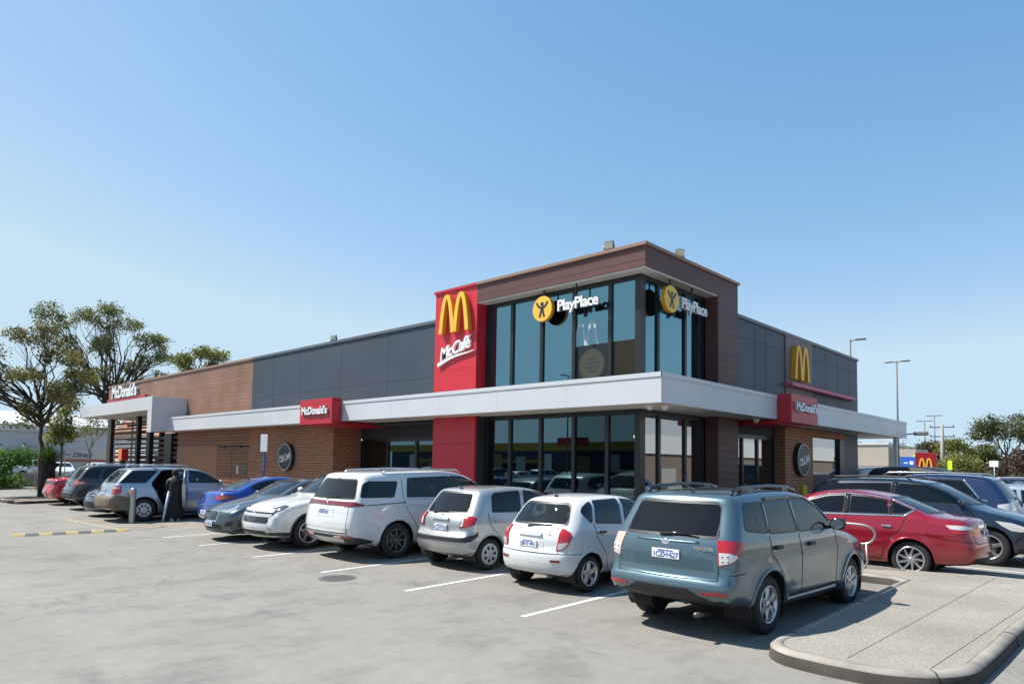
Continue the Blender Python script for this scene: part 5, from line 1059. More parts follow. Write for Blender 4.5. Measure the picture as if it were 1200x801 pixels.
bush('large bright green bush at the left edge', (-52, 8.8, 0), (1.4, 1.5, 1.35), M_LEAFG, 6000, .20, 21)
for i, (x, y, rr) in enumerate(((-58, 12.2, .7), (-58, 13.4, .6), (-59, 14.6, .6), (-60, 16.0, .6), (-61, 17.2, .6), (-47, 10.4, .45))): bush('low yellow-green shrub in the planted strip under the parked white cars' if i < 5 else 'small yellow-green shrub at the end of the low fence', (x, y, 0), (rr, rr, rr*.55), M_LEAFY, 420, .12, 30+i, 'low shrubs in the planted strip' if i < 5 else None)
# right hand trees, 90 to 130 m off
def far_tree(label, x, y, h, w, leaf, n, seed, size=.45, shape='round', bark=None):
    rg = np.random.default_rng(seed); cl = []
    k = 9
    for i in range(k):
        a = rg.uniform(0, 6.28); q = rg.uniform(.15, .9)**.6; zc = h*(rg.uniform(.55, .92) if shape == 'round' else rg.uniform(.72, .95) if shape == 'flat' else rg.uniform(.25, .9)); cl.append(((x+math.cos(a)*q*w*.7, y+math.sin(a)*q*w*.7, zc), (w*.36, w*.36, w*.24)))
    tree(label, (x, y, .1), (x, y, h*(.5 if shape != 'low' else .2)), cl, leaf, int(n*1.7), size*.85, seed, max(.12, h*.02), bark)
far_tree('tall round-crowned pine at the right, the highest of the far trees', -15.3, 112, 9.4, 4.6, M_LEAFD, 3600, 41, .40, 'flat'); far_tree('dark spreading tree right of the tall round-crowned pine', -10.4, 118, 7.8, 4.6, M_LEAFD, 3200, 42); far_tree('dense dark tree at the right edge of the picture', -6.6, 122, 7.0, 4.2, M_LEAFD, 2600, 43); far_tree('brown-leaved bushy tree under the round-crowned pine', -13.4, 104, 4.8, 3.2, M_LEAFB, 1700, 44, shape='low')
far_tree('olive gum tree just right of the power pole', -21.2, 116, 6.9, 3.6, M_LEAFY, 2400, 45, shape='low'); far_tree('olive gum tree with an open top midway between pole and pine', -18.6, 120, 6.6, 3.2, M_LEAF, 2200, 46); far_tree('low yellow-green tree in front of the olive gums', -18.8, 104, 4.2, 3.2, M_LEAFY, 1900, 47, shape='low'); far_tree('reddish-brown tree left of the power pole', -24.2, 118, 6.9, 3.0, M_LEAFB, 1900, 48, shape='low')
far_tree('bright yellow-green tree behind the red arches panel', -18.6, 76, 4.5, 1.9, M_LEAFY, 1800, 49, .28, 'low'); far_tree('dark small tree above the bright yellow-green tree', -27.5, 118, 6.6, 2.4, M_LEAFD, 1300, 50)
for i, (x, y, h, w, lf) in enumerate(((-35.5, 112, 6.6, 2.2, M_LEAFD), (-31.4, 116, 6.0, 2.2, M_LEAFY), (-38.6, 116, 6.2, 2.4, M_LEAF), (-33.6, 122, 6.4, 2.4, M_LEAF))): far_tree(('dark treetop over the tan warehouse between the canopy posts', 'yellow-green treetop over the tan warehouse near the right canopy post', 'olive treetop over the tan warehouse at the left canopy post', 'grey-green treetop behind the others over the tan warehouse')[i], x, y, h, w, lf, 900, 60+i)
mb = MB(); rg = np.random.default_rng(77); cl = [((x, 138+rg.uniform(-3, 3), rg.uniform(1.0, 2.6)), (3.2, 2.0, 1.3)) for x in np.arange(-60, 20, 3.)]; leaves(mb, cl, 5200, .6, rg); tag(mb.build('tree_line', M_LEAFD, fix=False), 'far line of scrub behind the cars', kind='stuff')
mb = MB(); rg = np.random.default_rng(78); cl = [((-98+rg.uniform(-3, 3), y, rg.uniform(1.5, 5.5)), (2.2, 2.6, 1.8)) for y in np.arange(-8, 46, 3.)]; leaves(mb, cl, 4200, .5, rg); tag(mb.build('tree_line', M_LEAFD, fix=False), 'far line of scrub behind the stores', kind='stuff')
mb = MB(); mb.box((-62, 11.5, .09), (-56.5, 18.5, .22)); tag(mb.build('garden_bed', mat('garden bed soil', (.16, .14, .07), .95, noise=(3, .4))), kind='structure')
# ---- blue-grey wagon nearest the camera
SP_WAGON = dict(L=4.56, W=1.78, H=1.70, rax=.98, wb=2.615, tr=.345, arch=.405, inset=.035,
    top=[(0, .58), (0, .63), (.03, .67), (.075, .70), (.085, .80), (.10, .98), (.135, 1.09), (.21, 1.22), (.40, 1.52), (.42, 1.595), (.54, 1.63), (.95, 1.665), (1.5, 1.68), (2.1, 1.665), (2.5, 1.60), (2.9, 1.40), (3.3, 1.18), (3.43, 1.13), (3.9, 1.04), (4.26, .93), (4.45, .80), (4.53, .68), (4.56, .58)],
    bot=[(0, .58), (.01, .52), (.05, .45), (.13, .40), (.6, .31), (1.0, .27), (2.3, .25), (3.5, .24), (4.2, .25), (4.45, .28), (4.53, .38), (4.56, .58)],
    sec=[(.15, .90), (.28, .94), (.42, .975), (.62, .995), (.84, 1.0), (1.02, .985), (1.13, .955), (1.38, .87), (1.66, .755)],
    r=.12, crown=(.11, .17), flare=.024, crease=[(.86, .90, .3, 4.3, .010, .06), (.44, .42, 1.4, 3.3, .012, .06)], dash=(3.0, 1.06),
    plan=[(0, .915), (.3, .96), (.9, .995), (1.5, 1), (3.2, 1), (4.0, .965), (4.56, .86)])
def make_wagon(loc, rz):
    c = Car(SP_WAGON, 'parked_wagon', loc, rz, 'blue-grey station wagon with black roof rails parked nearest the camera beside the concrete kerb', 'car', 'cars parked in front of the restaurant')
    pt = paint('blue-grey metallic', (.088, .142, .172), .6, .28)
    W = 1.78
    c.window('rear', [(-.635, 1.125), (.635, 1.125), (.55, 1.535), (-.55, 1.535)], M_['glass_dark'], .06, 'rear_window', border=.03)
    c.window('front', [(-.66, 1.18), (.66, 1.18), (.55, 1.58), (-.55, 1.58)], M_['glass'], .06, 'windscreen', border=.03)
    for nm, P, g in (('quarter_window', [(.50, 1.235), (.56, 1.205), (.99, 1.165), (1.04, 1.54), (.62, 1.53)], 'glass_dark'),
                  ('side_window', [(1.06, 1.155), (1.79, 1.14), (1.80, 1.565), (1.12, 1.545)], 'glass'),
                  ('side_window', [(1.87, 1.14), (2.98, 1.13), (2.62, 1.42), (2.28, 1.55), (1.88, 1.565)], 'glass')):
        c.window('side', P, M_[g], .045, nm, border=.022)
    c.body(pt)
    c.arch_lips(pt, .045, .008)
    c.wheels(rim_spokes(6, [M_['alloy'], M_['hole'], M_['disc']], .058, False, .012, .06, .85), .215, .215)
    # rear: tailgate, bumper, lamps, plate
    mb = MB(); c.patch(mb, 'rear', [(-.66, .69), (.66, .69), (.66, .96), (.655, 1.11), (-.655, 1.11), (-.66, .96)], .004, .012, rnd=.04); c.patch(mb, 'rear', [(-.42, .82), (.42, .82), (.34, 1.04), (-.34, 1.04)], .0055, .01, rnd=.02)
    tg = mb.build('tailgate', pt, c.root)
    mb = MB(); c.line(mb, 'rear', [(-.66, .85), (-.665, .675), (.665, .675), (.66, .85)], .012)
    c.line(mb, 'crear', [(38, .76), (50, .745), (75, .76)], .009, both=True); mb.build('shut_line', M_['gap'], c.root)
    mb = MB(); c.line(mb, 'rear', [(-.42, 1.075), (.42, 1.075)], .022, .012, thick=.02); mb.build('garnish', pt, tg)
    mb = MB(); mb.lathe([(.001, .006), (.055, .004), (.06, 0)], axis='x', n=20); p = c.loc(c.S.on_rear(np.array([[0., 1.065]])))[0]
    mb.v = [(p[0]-.012-a[0], a[1], p[2]+a[2]*.55) for a in mb.v]; mb.build('badge', M_['chrome'], tg)
    mb = MB(); p = c.loc(c.S.on_rear(np.array([[-.49, 1.015]])))[0]
    mb.add(*put(text_mesh('FORESTER', .05, .002, .001, spacing=1.1), frame((p[0]-.02, -.49, p[2]), (0, -1, 0), (0, 0, 1), (-1, 0, 0)))); mb.build('lettering', M_['chrome'], tg)
    c.plate('1CZH·627', 'rear', -.02, .925)
    for sg in (-1, 1):
        P = roundpoly([(39, .835), (49, .86), (57, .90), (71, 1.03), (77, 1.10), (39, 1.118)], .6)
        mb = MB(); c.patch(mb, 'crear', P, .012, .03, 4, .04, sg)
        t = mb.build('tail_light', M_['red_lens'] if sg < 0 else M_['pink_lens'], c.root)
        mb = MB(); c.patch(mb, 'crear', [(40.2, .85), (48.5, .872), (56, .91), (60, .955), (51, .985), (40.2, .985)], .016, .01, 4, .04, sg); mb.build('lamp_lens', M_['clear_lens'], t)
        for (a, z) in ((43, .89), (43, .945), (48.5, .90), (48.5, .952)):
            p = c.loc(c.S.on_corner(np.array([[a, z]]), 'rear', sg))[0]; mb = MB(); mb.lathe([(.001, -.006), (.014, .004)], axis='x', n=10); mb.v = [(p[0]-.017+v[0], p[1]+v[1]+sg*.008, p[2]+v[2]) for v in mb.v]; mb.build('lamp_bulb', M_['disc'], t)
        mb = MB(); c.patch(mb, 'rear', [(sg*.50, .515), (sg*.78, .52), (sg*.78, .555), (sg*.50, .545)], .008, .02, .05, .03); mb.build('reflector', M_['red_lens'], c.root)
    mb = MB(); c.patch(mb, 'rear', [(-.62, .40), (.62, .40), (.62, .445), (.46, .50), (.34, .57), (-.34, .57), (-.46, .50), (-.62, .445)], .006, .02, .05, .05); mb.build('bumper_insert', M_['black'], c.root)
    mb = MB(); c.patch(mb, 'rear', [(-.74, .45), (.74, .45), (.7, .40), (-.7, .40)], .002, .03); c.line(mb, 'side', [(.25, .41), (.56, .36)], .07, .004, both=True); mb.build('lower_bumper', M_['black'], c.root)
    p = c.loc(c.S.on_rear(np.array([[.0, 1.17]])))[0]; mb = MB(); mb.tube([(p[0]-.03, .09, 1.15), (p[0]-.02, -.1, 1.165), (p[0]-.012, -.38, 1.17)], [.022, .017, .008], 8); mb.build('rear_wiper', M_['gloss'], c.root)
    # sides
    mb = MB()
    c.line(mb, 'side', [(1.025, 1.14), (1.03, .92), (1.32, .64), (1.42, .40)], both=True); c.line(mb, 'side', [(1.83, 1.13), (1.86, .42)], both=True)
    c.line(mb, 'side', [(2.98, 1.12), (3.02, .80), (2.99, .42)], both=True); c.line(mb, 'side', [(1.42, .405), (2.99, .405)], .012, both=True)
    c.line(mb, 'top', [(3.44, -.62), (4.3, -.58)], .008); c.line(mb, 'top', [(3.44, .62), (4.3, .58)], .008)
    mb.build('door_gap', M_['gap'], c.root)
    [c.line(MB(), 'side', [(1.44, .335), (3.0, .335)], .075, .012, sg, thick=.02).build('side_skirt', pt, c.root) for sg in (-1, 1)]
    [c.line(MB(), 'side', [(1.45, .28), (3.05, .28)], .05, .004, sg).build('sill', M_['black'], c.root) for sg in (-1, 1)]
    mb = MB(); c.line(mb, 'side', [(1.83, 1.15), (1.84, 1.55)], .075, .004, both=True); c.line(mb, 'side', [(1.025, 1.17), (1.08, 1.53)], .06, .004, both=True); mb.build('door_pillar', M_['gloss'], c.root)
    c.handles([(1.18, 1.0), (2.13, .985)], M_['black'], .16, .05)
    for sg in (-1, 1):
        mb = MB(); c.line(mb, 'side', [(1.14, 1.56), (1.85, 1.585), (2.30, 1.57), (2.66, 1.43), (2.9, 1.24)], .045, .014, sg, thick=.014)
        mb.build('weather_shield', M_['gloss'], c.root)
    # roof rails, antenna
    for sg in (-1, 1):
        mb = MB(); y = sg*.565; xs = [(.58, 1.59), (.66, 1.66), (.86, 1.695), (1.6, 1.715), (2.15, 1.69), (2.32, 1.65), (2.40, 1.58)]
        mb.tube([(x+c.dx, y*(1 if i not in (0, 6) else 1.03), z) for i, (x, z) in enumerate(xs)], [.012, .028, .022, .022, .022, .028, .012], 8)
        for x in (.92, 2.02): mb.box((x+c.dx-.10, y-.03, 1.60), (x+c.dx+.10, y+.03, 1.69), 0, .02)
        mb.build('roof_rail', M_['gloss'], c.root)
    mb = MB(); mb.tube([(.62+c.dx, -.08, 1.61), (.28+c.dx, -.08, 1.92)], [.008, .003], 6); mb.box((.58+c.dx, -.11, 1.60), (.68+c.dx, -.05, 1.635), 0, .01); mb.build('antenna', M_['gloss'], c.root)
    c.mirror(2.80, 1.15, M_['gloss'], (.12, .22, .16))
    # front
    for sg in (-1, 1):
        mb = MB(); c.patch(mb, 'cfront', [(20, .72), (40, .76), (66, .92), (60, .96), (35, .88), (20, .82)], .006, .02, 5, .05, sg); mb.build('headlight', M_['lamp'], c.root)
    mb = MB(); c.patch(mb, 'front', [(-.42, .66), (.42, .66), (.46, .78), (-.46, .78)], .004, .02); mb.build('grille', M_['black'], c.root)
    mb = MB(); mb.tube([(.35+c.dx, -.45, .27), (.02+c.dx, -.45, .29)], .03, 10); mb.build('exhaust', M_['disc'], c.root)
    c.seats(2.35, 1.45, top=1.18)
    return c.root
make_wagon((-4.27, 8.07, 0), R(88))
# ---- outlines of the other cars (metres; x from the tail forward)
SP_WHITE_HATCH = dict(L=3.675, W=1.595, H=1.45, rax=.60, wb=2.345, tr=.282, arch=.335, inset=.03,
    top=[(0, .46), (0, .56), (.015, .615), (.06, .65), (.055, .78), (.09, .90), (.20, 1.0), (.36, 1.22), (.50, 1.375), (.66, 1.42), (1.1, 1.45), (1.5, 1.45), (1.95, 1.41), (2.25, 1.29), (2.75, .99), (2.95, .92), (3.3, .84), (3.55, .72), (3.65, .60), (3.675, .48)],
    bot=[(0, .46), (.01, .36), (.04, .29), (.12, .26), (.6, .23), (1.0, .21), (2.0, .2), (3.0, .2), (3.4, .21), (3.6, .26), (3.66, .36), (3.675, .48)],
    sec=[(.15, .90), (.28, .95), (.42, .985), (.60, 1.0), (.78, .995), (.90, .975), (1.0, .945), (1.2, .86), (1.42, .74)],
    r=.17, crown=(.16, .2), flare=.02, crease=[(.585, .585, .05, 3.4, .008, .05)], dash=(2.4, .88), roofcrown=.05,
    plan=[(0, .90), (.3, .95), (.8, .99), (1.3, 1), (2.5, 1), (3.2, .95), (3.675, .80)])
SP_SILVER_HATCH = dict(L=3.825, W=1.665, H=1.495, rax=.62, wb=2.455, tr=.29, arch=.345, inset=.03,
    top=[(0, .50), (0, .60), (.02, .65), (.10, .68), (.09, .80), (.12, .93), (.20, 1.0), (.37, 1.25), (.50, 1.42), (.62, 1.46), (1.1, 1.49), (1.6, 1.49), (2.1, 1.43), (2.4, 1.30), (2.85, 1.02), (3.05, .97), (3.4, .89), (3.68, .78), (3.79, .64), (3.825, .5)],
    bot=[(0, .50), (.01, .40), (.04, .32), (.12, .28), (.6, .24), (1.0, .22), (2.0, .21), (3.1, .21), (3.55, .22), (3.75, .28), (3.81, .38), (3.825, .5)],
    sec=[(.15, .90), (.28, .95), (.42, .985), (.60, 1.0), (.80, .995), (.92, .975), (1.02, .945), (1.24, .86), (1.46, .76)],
    r=.14, crown=(.12, .2), flare=.022, crease=[(.83, .87, .2, 3.5, .009, .05)], dash=(2.5, .92),
    plan=[(0, .91), (.3, .955), (.8, .99), (1.3, 1), (2.6, 1), (3.3, .955), (3.825, .82)])
SP_WHITE_VAN = dict(L=5.155, W=1.995, H=1.775, rax=1.13, wb=3.09, tr=.36, arch=.42, inset=.035,
    top=[(0, .66), (.01, .80), (.05, .93), (.06, 1.05), (.13, 1.17), (.28, 1.42), (.40, 1.63), (.44, 1.70), (.62, 1.735), (1.2, 1.755), (2.2, 1.765), (2.8, 1.745), (3.2, 1.66), (3.6, 1.45), (4.05, 1.17), (4.25, 1.10), (4.7, 1.03), (5.0, .93), (5.12, .78), (5.155, .62)],
    bot=[(0, .66), (.01, .54), (.05, .42), (.16, .34), (.7, .27), (1.1, .23), (2.5, .21), (4.2, .21), (4.8, .22), (5.05, .27), (5.13, .4), (5.155, .62)],
    sec=[(.15, .91), (.28, .95), (.42, .98), (.62, .995), (.85, 1.0), (1.02, .99), (1.15, .965), (1.4, .89), (1.72, .80)],
    r=.15, crown=(.10, .2), flare=.016, crease=[(1.06, 1.06, .3, 4.6, .008, .05), (.46, .44, 1.7, 3.7, .01, .06)], dash=(3.5, 1.08),
    plan=[(0, .92), (.3, .96), (.9, .99), (1.5, 1), (3.9, 1), (4.7, .955), (5.155, .84)])
# ---- one builder for the other parked cars; ft lists what is draped on each body
def sym(*half): return [(-a, b) for a, b in half]+[(a, b) for a, b in reversed(half)]
def std_car(sp, ft, name, label, loc, rz, pt, rim, group='cars parked in front of the restaurant', K=84, slope=.0, detail=True, cat='car'):
    c = Car(sp, name, loc, rz, label, cat, group)
    if slope: c.root.rotation_euler = (0, -slope, rz)
    g = lambda k: M_[k] if isinstance(k, str) else k
    if 'rear_win' in ft: c.window('rear', sym(*ft['rear_win'][0]), g(ft['rear_win'][1]), ft.get('rrnd', .06), 'rear_window', border=.03)
    if 'front_win' in ft: c.window('front', sym(*ft['front_win'][0]), g(ft['front_win'][1]), .06, 'windscreen', border=.03)
    for nm, P, gl in ft.get('wins', []): c.window('side', P, g(gl), ft.get('wrnd', .04), nm, border=.02)
    c.body(pt, K=K)
    c.arch_lips(g(ft['arch_m']) if 'arch_m' in ft else pt, ft.get('arch_w', .03), .006)
    c.wheels(rim, .205, ft.get('rimr'))
    for (kind, P, m, nm, off) in ft.get('patches', []):
        m = pt if m == 'paint' else g(m)
        for sg in ((-1, 1) if kind in ('side', 'crear', 'cfront') else (0,)):
            mb = MB(); du, dv = (4, .04) if kind[0] == 'c' else (.05, .05)
            c.patch(mb, kind, P, off, max(.02, off+.008), du, dv, sg or -1, rnd=(0 if kind[0] == 'c' else .02)); mb.build(nm, m, c.root)
    for (P, m, nm, off) in ft.get('pairs', []):                 # left and right pieces on the rear or front face
        end = 'front' if P[0] == 'F' else 'rear'; P = P[1:]
        for sg in (-1, 1):
            Q = [(sg*a, b) for a, b in P]; mb = MB(); c.patch(mb, end, Q, off, off+.012, .05, .04, rnd=.012); mb.build(nm, g(m), c.root)
    lines = {}
    for (kind, pts, w, m, nm) in ft.get('lines', []):
        for sg in ((-1, 1) if kind in ('side', 'crear', 'cfront') else (0,)):
            mb = lines.setdefault((nm, m, sg), MB()); c.line(mb, kind, pts, w, .003 if m == 'gap' else .010, sg or -1, thick=.006 if m == 'gap' else .018)
    for (nm, m, _), mb in lines.items(): mb.build(nm, pt if m == 'paint' else g(m), c.root)
    if 'handles' in ft: c.handles(ft['handles'], pt if ft.get('handle_m', 'paint') == 'paint' else g(ft['handle_m']), .16, .034)
    if 'plate' in ft: c.plate(*ft['plate'])
    if 'plate_front' in ft: c.plate(ft['plate_front'][0], 'front', *ft['plate_front'][1:])
    if 'mirror' in ft: c.mirror(*ft['mirror'][:2], pt if ft['mirror'][2] == 'paint' else g(ft['mirror'][2]), (.11, .19, .14))
    if 'wiper' in ft:
        y0, y1, z = ft['wiper']; mb = MB(); ys = np.linspace(y0, y1, 5)
        pp = c.loc(c.S.on_rear(np.stack([ys, np.full(5, z)+np.array([-.02, 0, .01, .015, .02])], 1))); mb.tube([(p[0]-.018, p[1], p[2]) for p in pp], [.02, .014, .011, .009, .007], 6); mb.build('rear_wiper', M_['gloss'], c.root)
    if 'rails' in ft:
        (xa, xb, yy, z, m) = ft['rails']
        for sg in (-1, 1):
            mb = MB(); mb.tube([(xa+c.dx, sg*yy, z-.06), (xa+.1+c.dx, sg*yy, z-.005), ((xa+xb)/2+c.dx, sg*yy*.99, z+.02), (xb-.12+c.dx, sg*yy*.97, z), (xb+c.dx, sg*yy*.97, z-.06)], [.012, .02, .018, .02, .012], 8); mb.build('roof_rail', g(m), c.root)
    if 'antenna' in ft:
        x, z = ft['antenna']; mb = MB(); mb.tube([(x+c.dx, 0, z-.01), (x-.2+c.dx, 0, z+.22)], [.007, .003], 6); mb.box((x-.03+c.dx, -.02, z-.02), (x+.03+c.dx, .02, z+.015), 0, .008); mb.build('antenna', M_['gloss'], c.root)
    for (kind, q, size, m) in ft.get('badges', []):
        p = c.loc((c.S.on_rear if kind == 'rear' else c.S.on_front)(np.array([q])))[0]; dx = -1 if kind == 'rear' else 1
        mb = MB(); mb.lathe([(.001, .008), (size, .006), (size*1.1, -.004)], axis='x', n=18); mb.v = [(p[0]+dx*(a[0]+.006), a[1]+p[1], p[2]+a[2]*.7) for a in mb.v]; mb.build('badge', g(m), c.root)
    if detail and 'seats' in ft: c.seats(*ft['seats'][:2], top=ft['seats'][2], m_=g(ft['seats'][3]) if len(ft['seats']) > 3 else None)
    if 'exhaust' in ft:
        mb = MB(); y = ft['exhaust']; p = c.loc(c.S.on_rear(np.array([[y, .36]])))[0]; mb.tube([(p[0]+.4, y, .26), (p[0]+.03, y, .25)], .025, 10); mb.build('exhaust', M_['disc'], c.root)
    return c

SILVER_RIM = lambda n, wide=.055, twin=False, dark=False, slant=0.: rim_spokes(n, [M_['alloy_dark' if dark else 'alloy'], M_['hole'], M_['disc']], wide, twin, .015, .055, .85, slant)
P_WHITE = paint('white paint', (.62, .635, .64), 0, .3); P_PEARL = paint('pearl white paint', (.60, .605, .60), .0, .28)
P_SILVER = paint('silver paint', (.42, .435, .44), .65, .36)

FT_WHITE_HATCH = dict(
    rear_win=([(.575, 1.0), (.555, 1.10), (.47, 1.345), (.2, 1.375)][:3], 'glass_teal'), rrnd=.09, front_win=([(.60, 1.0), (.50, 1.36)], 'glass_teal'),
    wins=[('quarter_window', [(.535, 1.20), (.66, 1.05), (.72, 1.04), (.84, 1.365), (.72, 1.335), (.60, 1.28)], 'glass_teal'),
          ('side_window', [(.78, 1.03), (1.44, .985), (1.52, 1.385), (.89, 1.375)], 'glass_teal'),
          ('side_window', [(1.52, .985), (2.42, .955), (2.13, 1.23), (1.95, 1.345), (1.60, 1.385)], 'glass_teal')],
    patches=[('crear', [(31.5, .64), (40, .645), (50, .72), (57, .84), (57, .90), (48, .955), (42, .96), (37, .90)], 'red_lens', 'tail_light', .022),
             ('crear', [(34.5, .665), (41, .67), (48, .725), (51, .775), (36, .755)], 'clear_lens', 'lamp_lens', .03),
             ('rear', [(-.24, .845), (.24, .845), (.22, .905), (-.22, .905)], 'paint', 'plate_garnish', .03),
             ('rear', [(-.30, .64), (.30, .64), (.25, .85), (-.25, .85)], 'paint', 'plate_recess', .004),
             ('cfront', [(25, .60), (45, .62), (62, .74), (50, .78), (25, .72)], 'lamp', 'headlight', .008),
             ('front', sym((.35, .50), (.38, .58)), 'black', 'grille', .005)],
    pairs=[(['R', (.44, .475), (.60, .475), (.60, .515), (.44, .51)], 'red_dark', 'reflector', .01)],
    lines=[('rear', [(-.535, .93), (-.555, .60), (.555, .60), (.535, .93)], .010, 'gap', 'shut_line'), ('crear', [(32, .605), (60, .60), (74, .595)], .008, 'gap', 'shut_line'),
           ('side', [(.74, 1.03), (.79, .80), (.97, .56), (1.05, .28)], .009, 'gap', 'door_gap'), ('side', [(1.48, .98), (1.50, .27)], .009, 'gap', 'door_gap'),
           ('side', [(2.44, .95), (2.48, .6), (2.46, .27)], .009, 'gap', 'door_gap'), ('side', [(1.05, .275), (2.46, .275)], .009, 'gap', 'door_gap')],
    handles=[(.90, .895), (1.68, .885)], handle_m='black', plate=('1BNT·491', 'rear', .02, .73), mirror=(2.25, .97, 'paint'), wiper=(.12, -.33, 1.0),
    antenna=(.70, 1.43), seats=(1.75, .95, 1.0, 'seat'), exhaust=-.38, badges=[('rear', (-.36, .885), .022, 'chrome')], rimr=.185)
FT_SILVER_HATCH = dict(
    rear_win=([(.585, 1.015), (.475, 1.40)], 'glass_film'), front_win=([(.62, 1.03), (.52, 1.38)], 'glass'),
    wins=[('side_window', [(.70, 1.035), (1.44, 1.01), (1.52, 1.415), (.86, 1.39), (.76, 1.33)], 'glass_dark'),
          ('side_window', [(1.53, 1.01), (2.62, .985), (2.27, 1.25), (2.08, 1.37), (1.62, 1.42)], 'glass_dark')],
    patches=[('crear', [(31, .775), (45, .785), (60, .83), (67, .95), (56, .975), (39, .99)], 'red_lens', 'tail_light', .022),
             ('crear', [(33, .80), (38, .80), (43, .965), (40, .968)], 'clear_lens', 'lamp_lens', .03),
             ('rear', sym((.74, .53), (.74, .60)), 'black', 'bumper_strip', .012),
             ('crear', [(30, .535), (52, .545), (67, .63), (67, .69), (44, .62), (30, .60)], 'black', 'bumper_strip', .012),
             ('rear', sym((.30, .68), (.25, .88)), 'paint', 'plate_recess', .004), ('rear', sym((.24, .895), (.2, .95)), 'paint', 'plate_garnish', .035),
             ('cfront', [(25, .64), (45, .66), (64, .80), (50, .84), (25, .76)], 'lamp', 'headlight', .008), ('front', sym((.35, .5), (.4, .6)), 'black', 'grille', .005)],
    lines=[('rear', [(-.53, .98), (-.50, .655), (.50, .655), (.53, .98)], .010, 'gap', 'shut_line'), ('crear', [(28, .66), (45, .68), (70, .70)], .008, 'gap', 'shut_line'),
           ('side', [(.60, 1.03), (.64, .80), (.88, .57), (1.0, .30)], .009, 'gap', 'door_gap'), ('side', [(1.49, 1.0), (1.52, .29)], .009, 'gap', 'door_gap'),
           ('side', [(2.62, .98), (2.64, .6), (2.6, .29)], .009, 'gap', 'door_gap'), ('side', [(1.0, .295), (2.6, .295)], .009, 'gap', 'door_gap')],
    handles=[(.83, .885), (1.72, .87)], plate=('1CQW·327', 'rear', -.03, .77), mirror=(2.3, 1.0, 'paint'), wiper=(.3, -.1, 1.035), antenna=(.62, 1.46), seats=(1.8, 1.0, 1.05), exhaust=-.3, badges=[('rear', (0, .985), .035, 'chrome')], rimr=.19)
FT_WHITE_VAN = dict(
    rear_win=([(.82, 1.205), (.62, 1.60)], 'glass_dark'), front_win=([(.82, 1.18), (.68, 1.64)], 'glass'),
    wins=[('quarter_window', [(.315, 1.24), (1.08, 1.225), (1.22, 1.55), (.53, 1.565), (.42, 1.50)], 'glass_dark'),
          ('side_window', [(1.38, 1.215), (2.33, 1.20), (2.50, 1.635), (1.46, 1.615)], 'glass_dark'),
          ('side_window', [(2.43, 1.20), (3.85, 1.17), (3.42, 1.44), (3.02, 1.62), (2.60, 1.64)], 'glass')],
    patches=[('rear', sym((.88, 1.085), (.88, 1.16)), 'red_dark', 'light_bar', .012), ('crear', [(20, 1.075), (40, 1.07), (71, 1.085), (71, 1.115), (40, 1.16), (20, 1.16)], 'red_dark', 'tail_light', .014),
             ('rear', sym((.90, .36), (.90, .505)), 'black', 'bumper_strip', .012), ('crear', [(20, .35), (60, .34), (92, .36), (92, .395), (60, .475), (20, .505)], 'black', 'bumper_strip', .012),
             ('rear', sym((.62, .34), (.70, .455)), 'alloy', 'skid_plate', .024), ('rear', sym((.70, .575), (.70, .585)), 'paint', 'bumper_ledge', .02),
             ('rear', sym((.33, .86), (.30, 1.05)), 'paint', 'plate_recess', .004),
             ('side', [(1.6, .22), (3.75, .22), (3.75, .30), (1.6, .30)], 'black', 'sill', .01),
             ('cfront', [(25, .72), (50, .74), (72, .93), (60, .97), (25, .86)], 'lamp', 'headlight', .008), ('front', sym((.5, .6), (.6, .85)), 'lamp_dark', 'grille', .005)],
    pairs=[(['R', (.38, .455), (.62, .465), (.62, .505), (.38, .495)], 'pink_lens', 'reflector', .03), (['R', (.64, .465), (.90, .47), (.90, .505), (.64, .505)], 'red_dark', 'reflector', .03)],
    lines=[('side', [(2.38, 1.21), (2.55, 1.63)], .10, 'gloss', 'door_pillar'), ('rear', [(-.76, 1.07), (-.78, .56), (.78, .56), (.76, 1.07)], .010, 'gap', 'shut_line'),
           ('side', [(.42, 1.09), (1.36, 1.12)], .014, 'black', 'slide_rail'), ('side', [(1.31, 1.6), (1.30, 1.2), (1.36, 1.0), (1.62, .62), (1.66, .32)], .009, 'gap', 'door_gap'), ('side', [(2.42, 1.19), (2.46, .31)], .009, 'gap', 'door_gap'),
           ('side', [(3.86, 1.16), (3.9, .7), (3.84, .31)], .009, 'gap', 'door_gap'), ('side', [(1.66, .315), (3.84, .315)], .009, 'gap', 'door_gap'), ('side', [(1.30, 1.185), (3.9, 1.15)], .016, 'chrome', 'window_trim')],
    handles=[(2.25, 1.02), (2.62, 1.01)], plate=('1HDB·258', 'rear', .06, .955), mirror=(3.55, 1.2, 'paint'), rails=(.9, 3.0, .73, 1.765, 'alloy'), wiper=(.1, -.35, 1.235), seats=(2.9, 1.9, 1.2), badges=[('rear', (0, 1.125), .035, 'chrome')], rimr=.235)
std_car(SP_WHITE_HATCH, FT_WHITE_HATCH, 'parked_hatchback', 'small rounded white hatchback with red bubble tail lights next to the blue-grey wagon', (-7.20, 8.618, .01), R(88), P_WHITE, SILVER_RIM(5, .07), slope=.017)
std_car(SP_SILVER_HATCH, FT_SILVER_HATCH, 'parked_hatchback', 'small silver hatchback with a black strip across its rear bumper', (-9.77, 8.987, .016), R(88), P_SILVER, rim_cover(7, [M_['cover'], M_['hole']]), slope=.017)
std_car(SP_WHITE_VAN, FT_WHITE_VAN, 'parked_people_mover', 'large white people mover with a full-width dark red light bar', (-12.29, 8.684, .011), R(88), P_PEARL, SILVER_RIM(8, .038, dark=True), slope=.017)
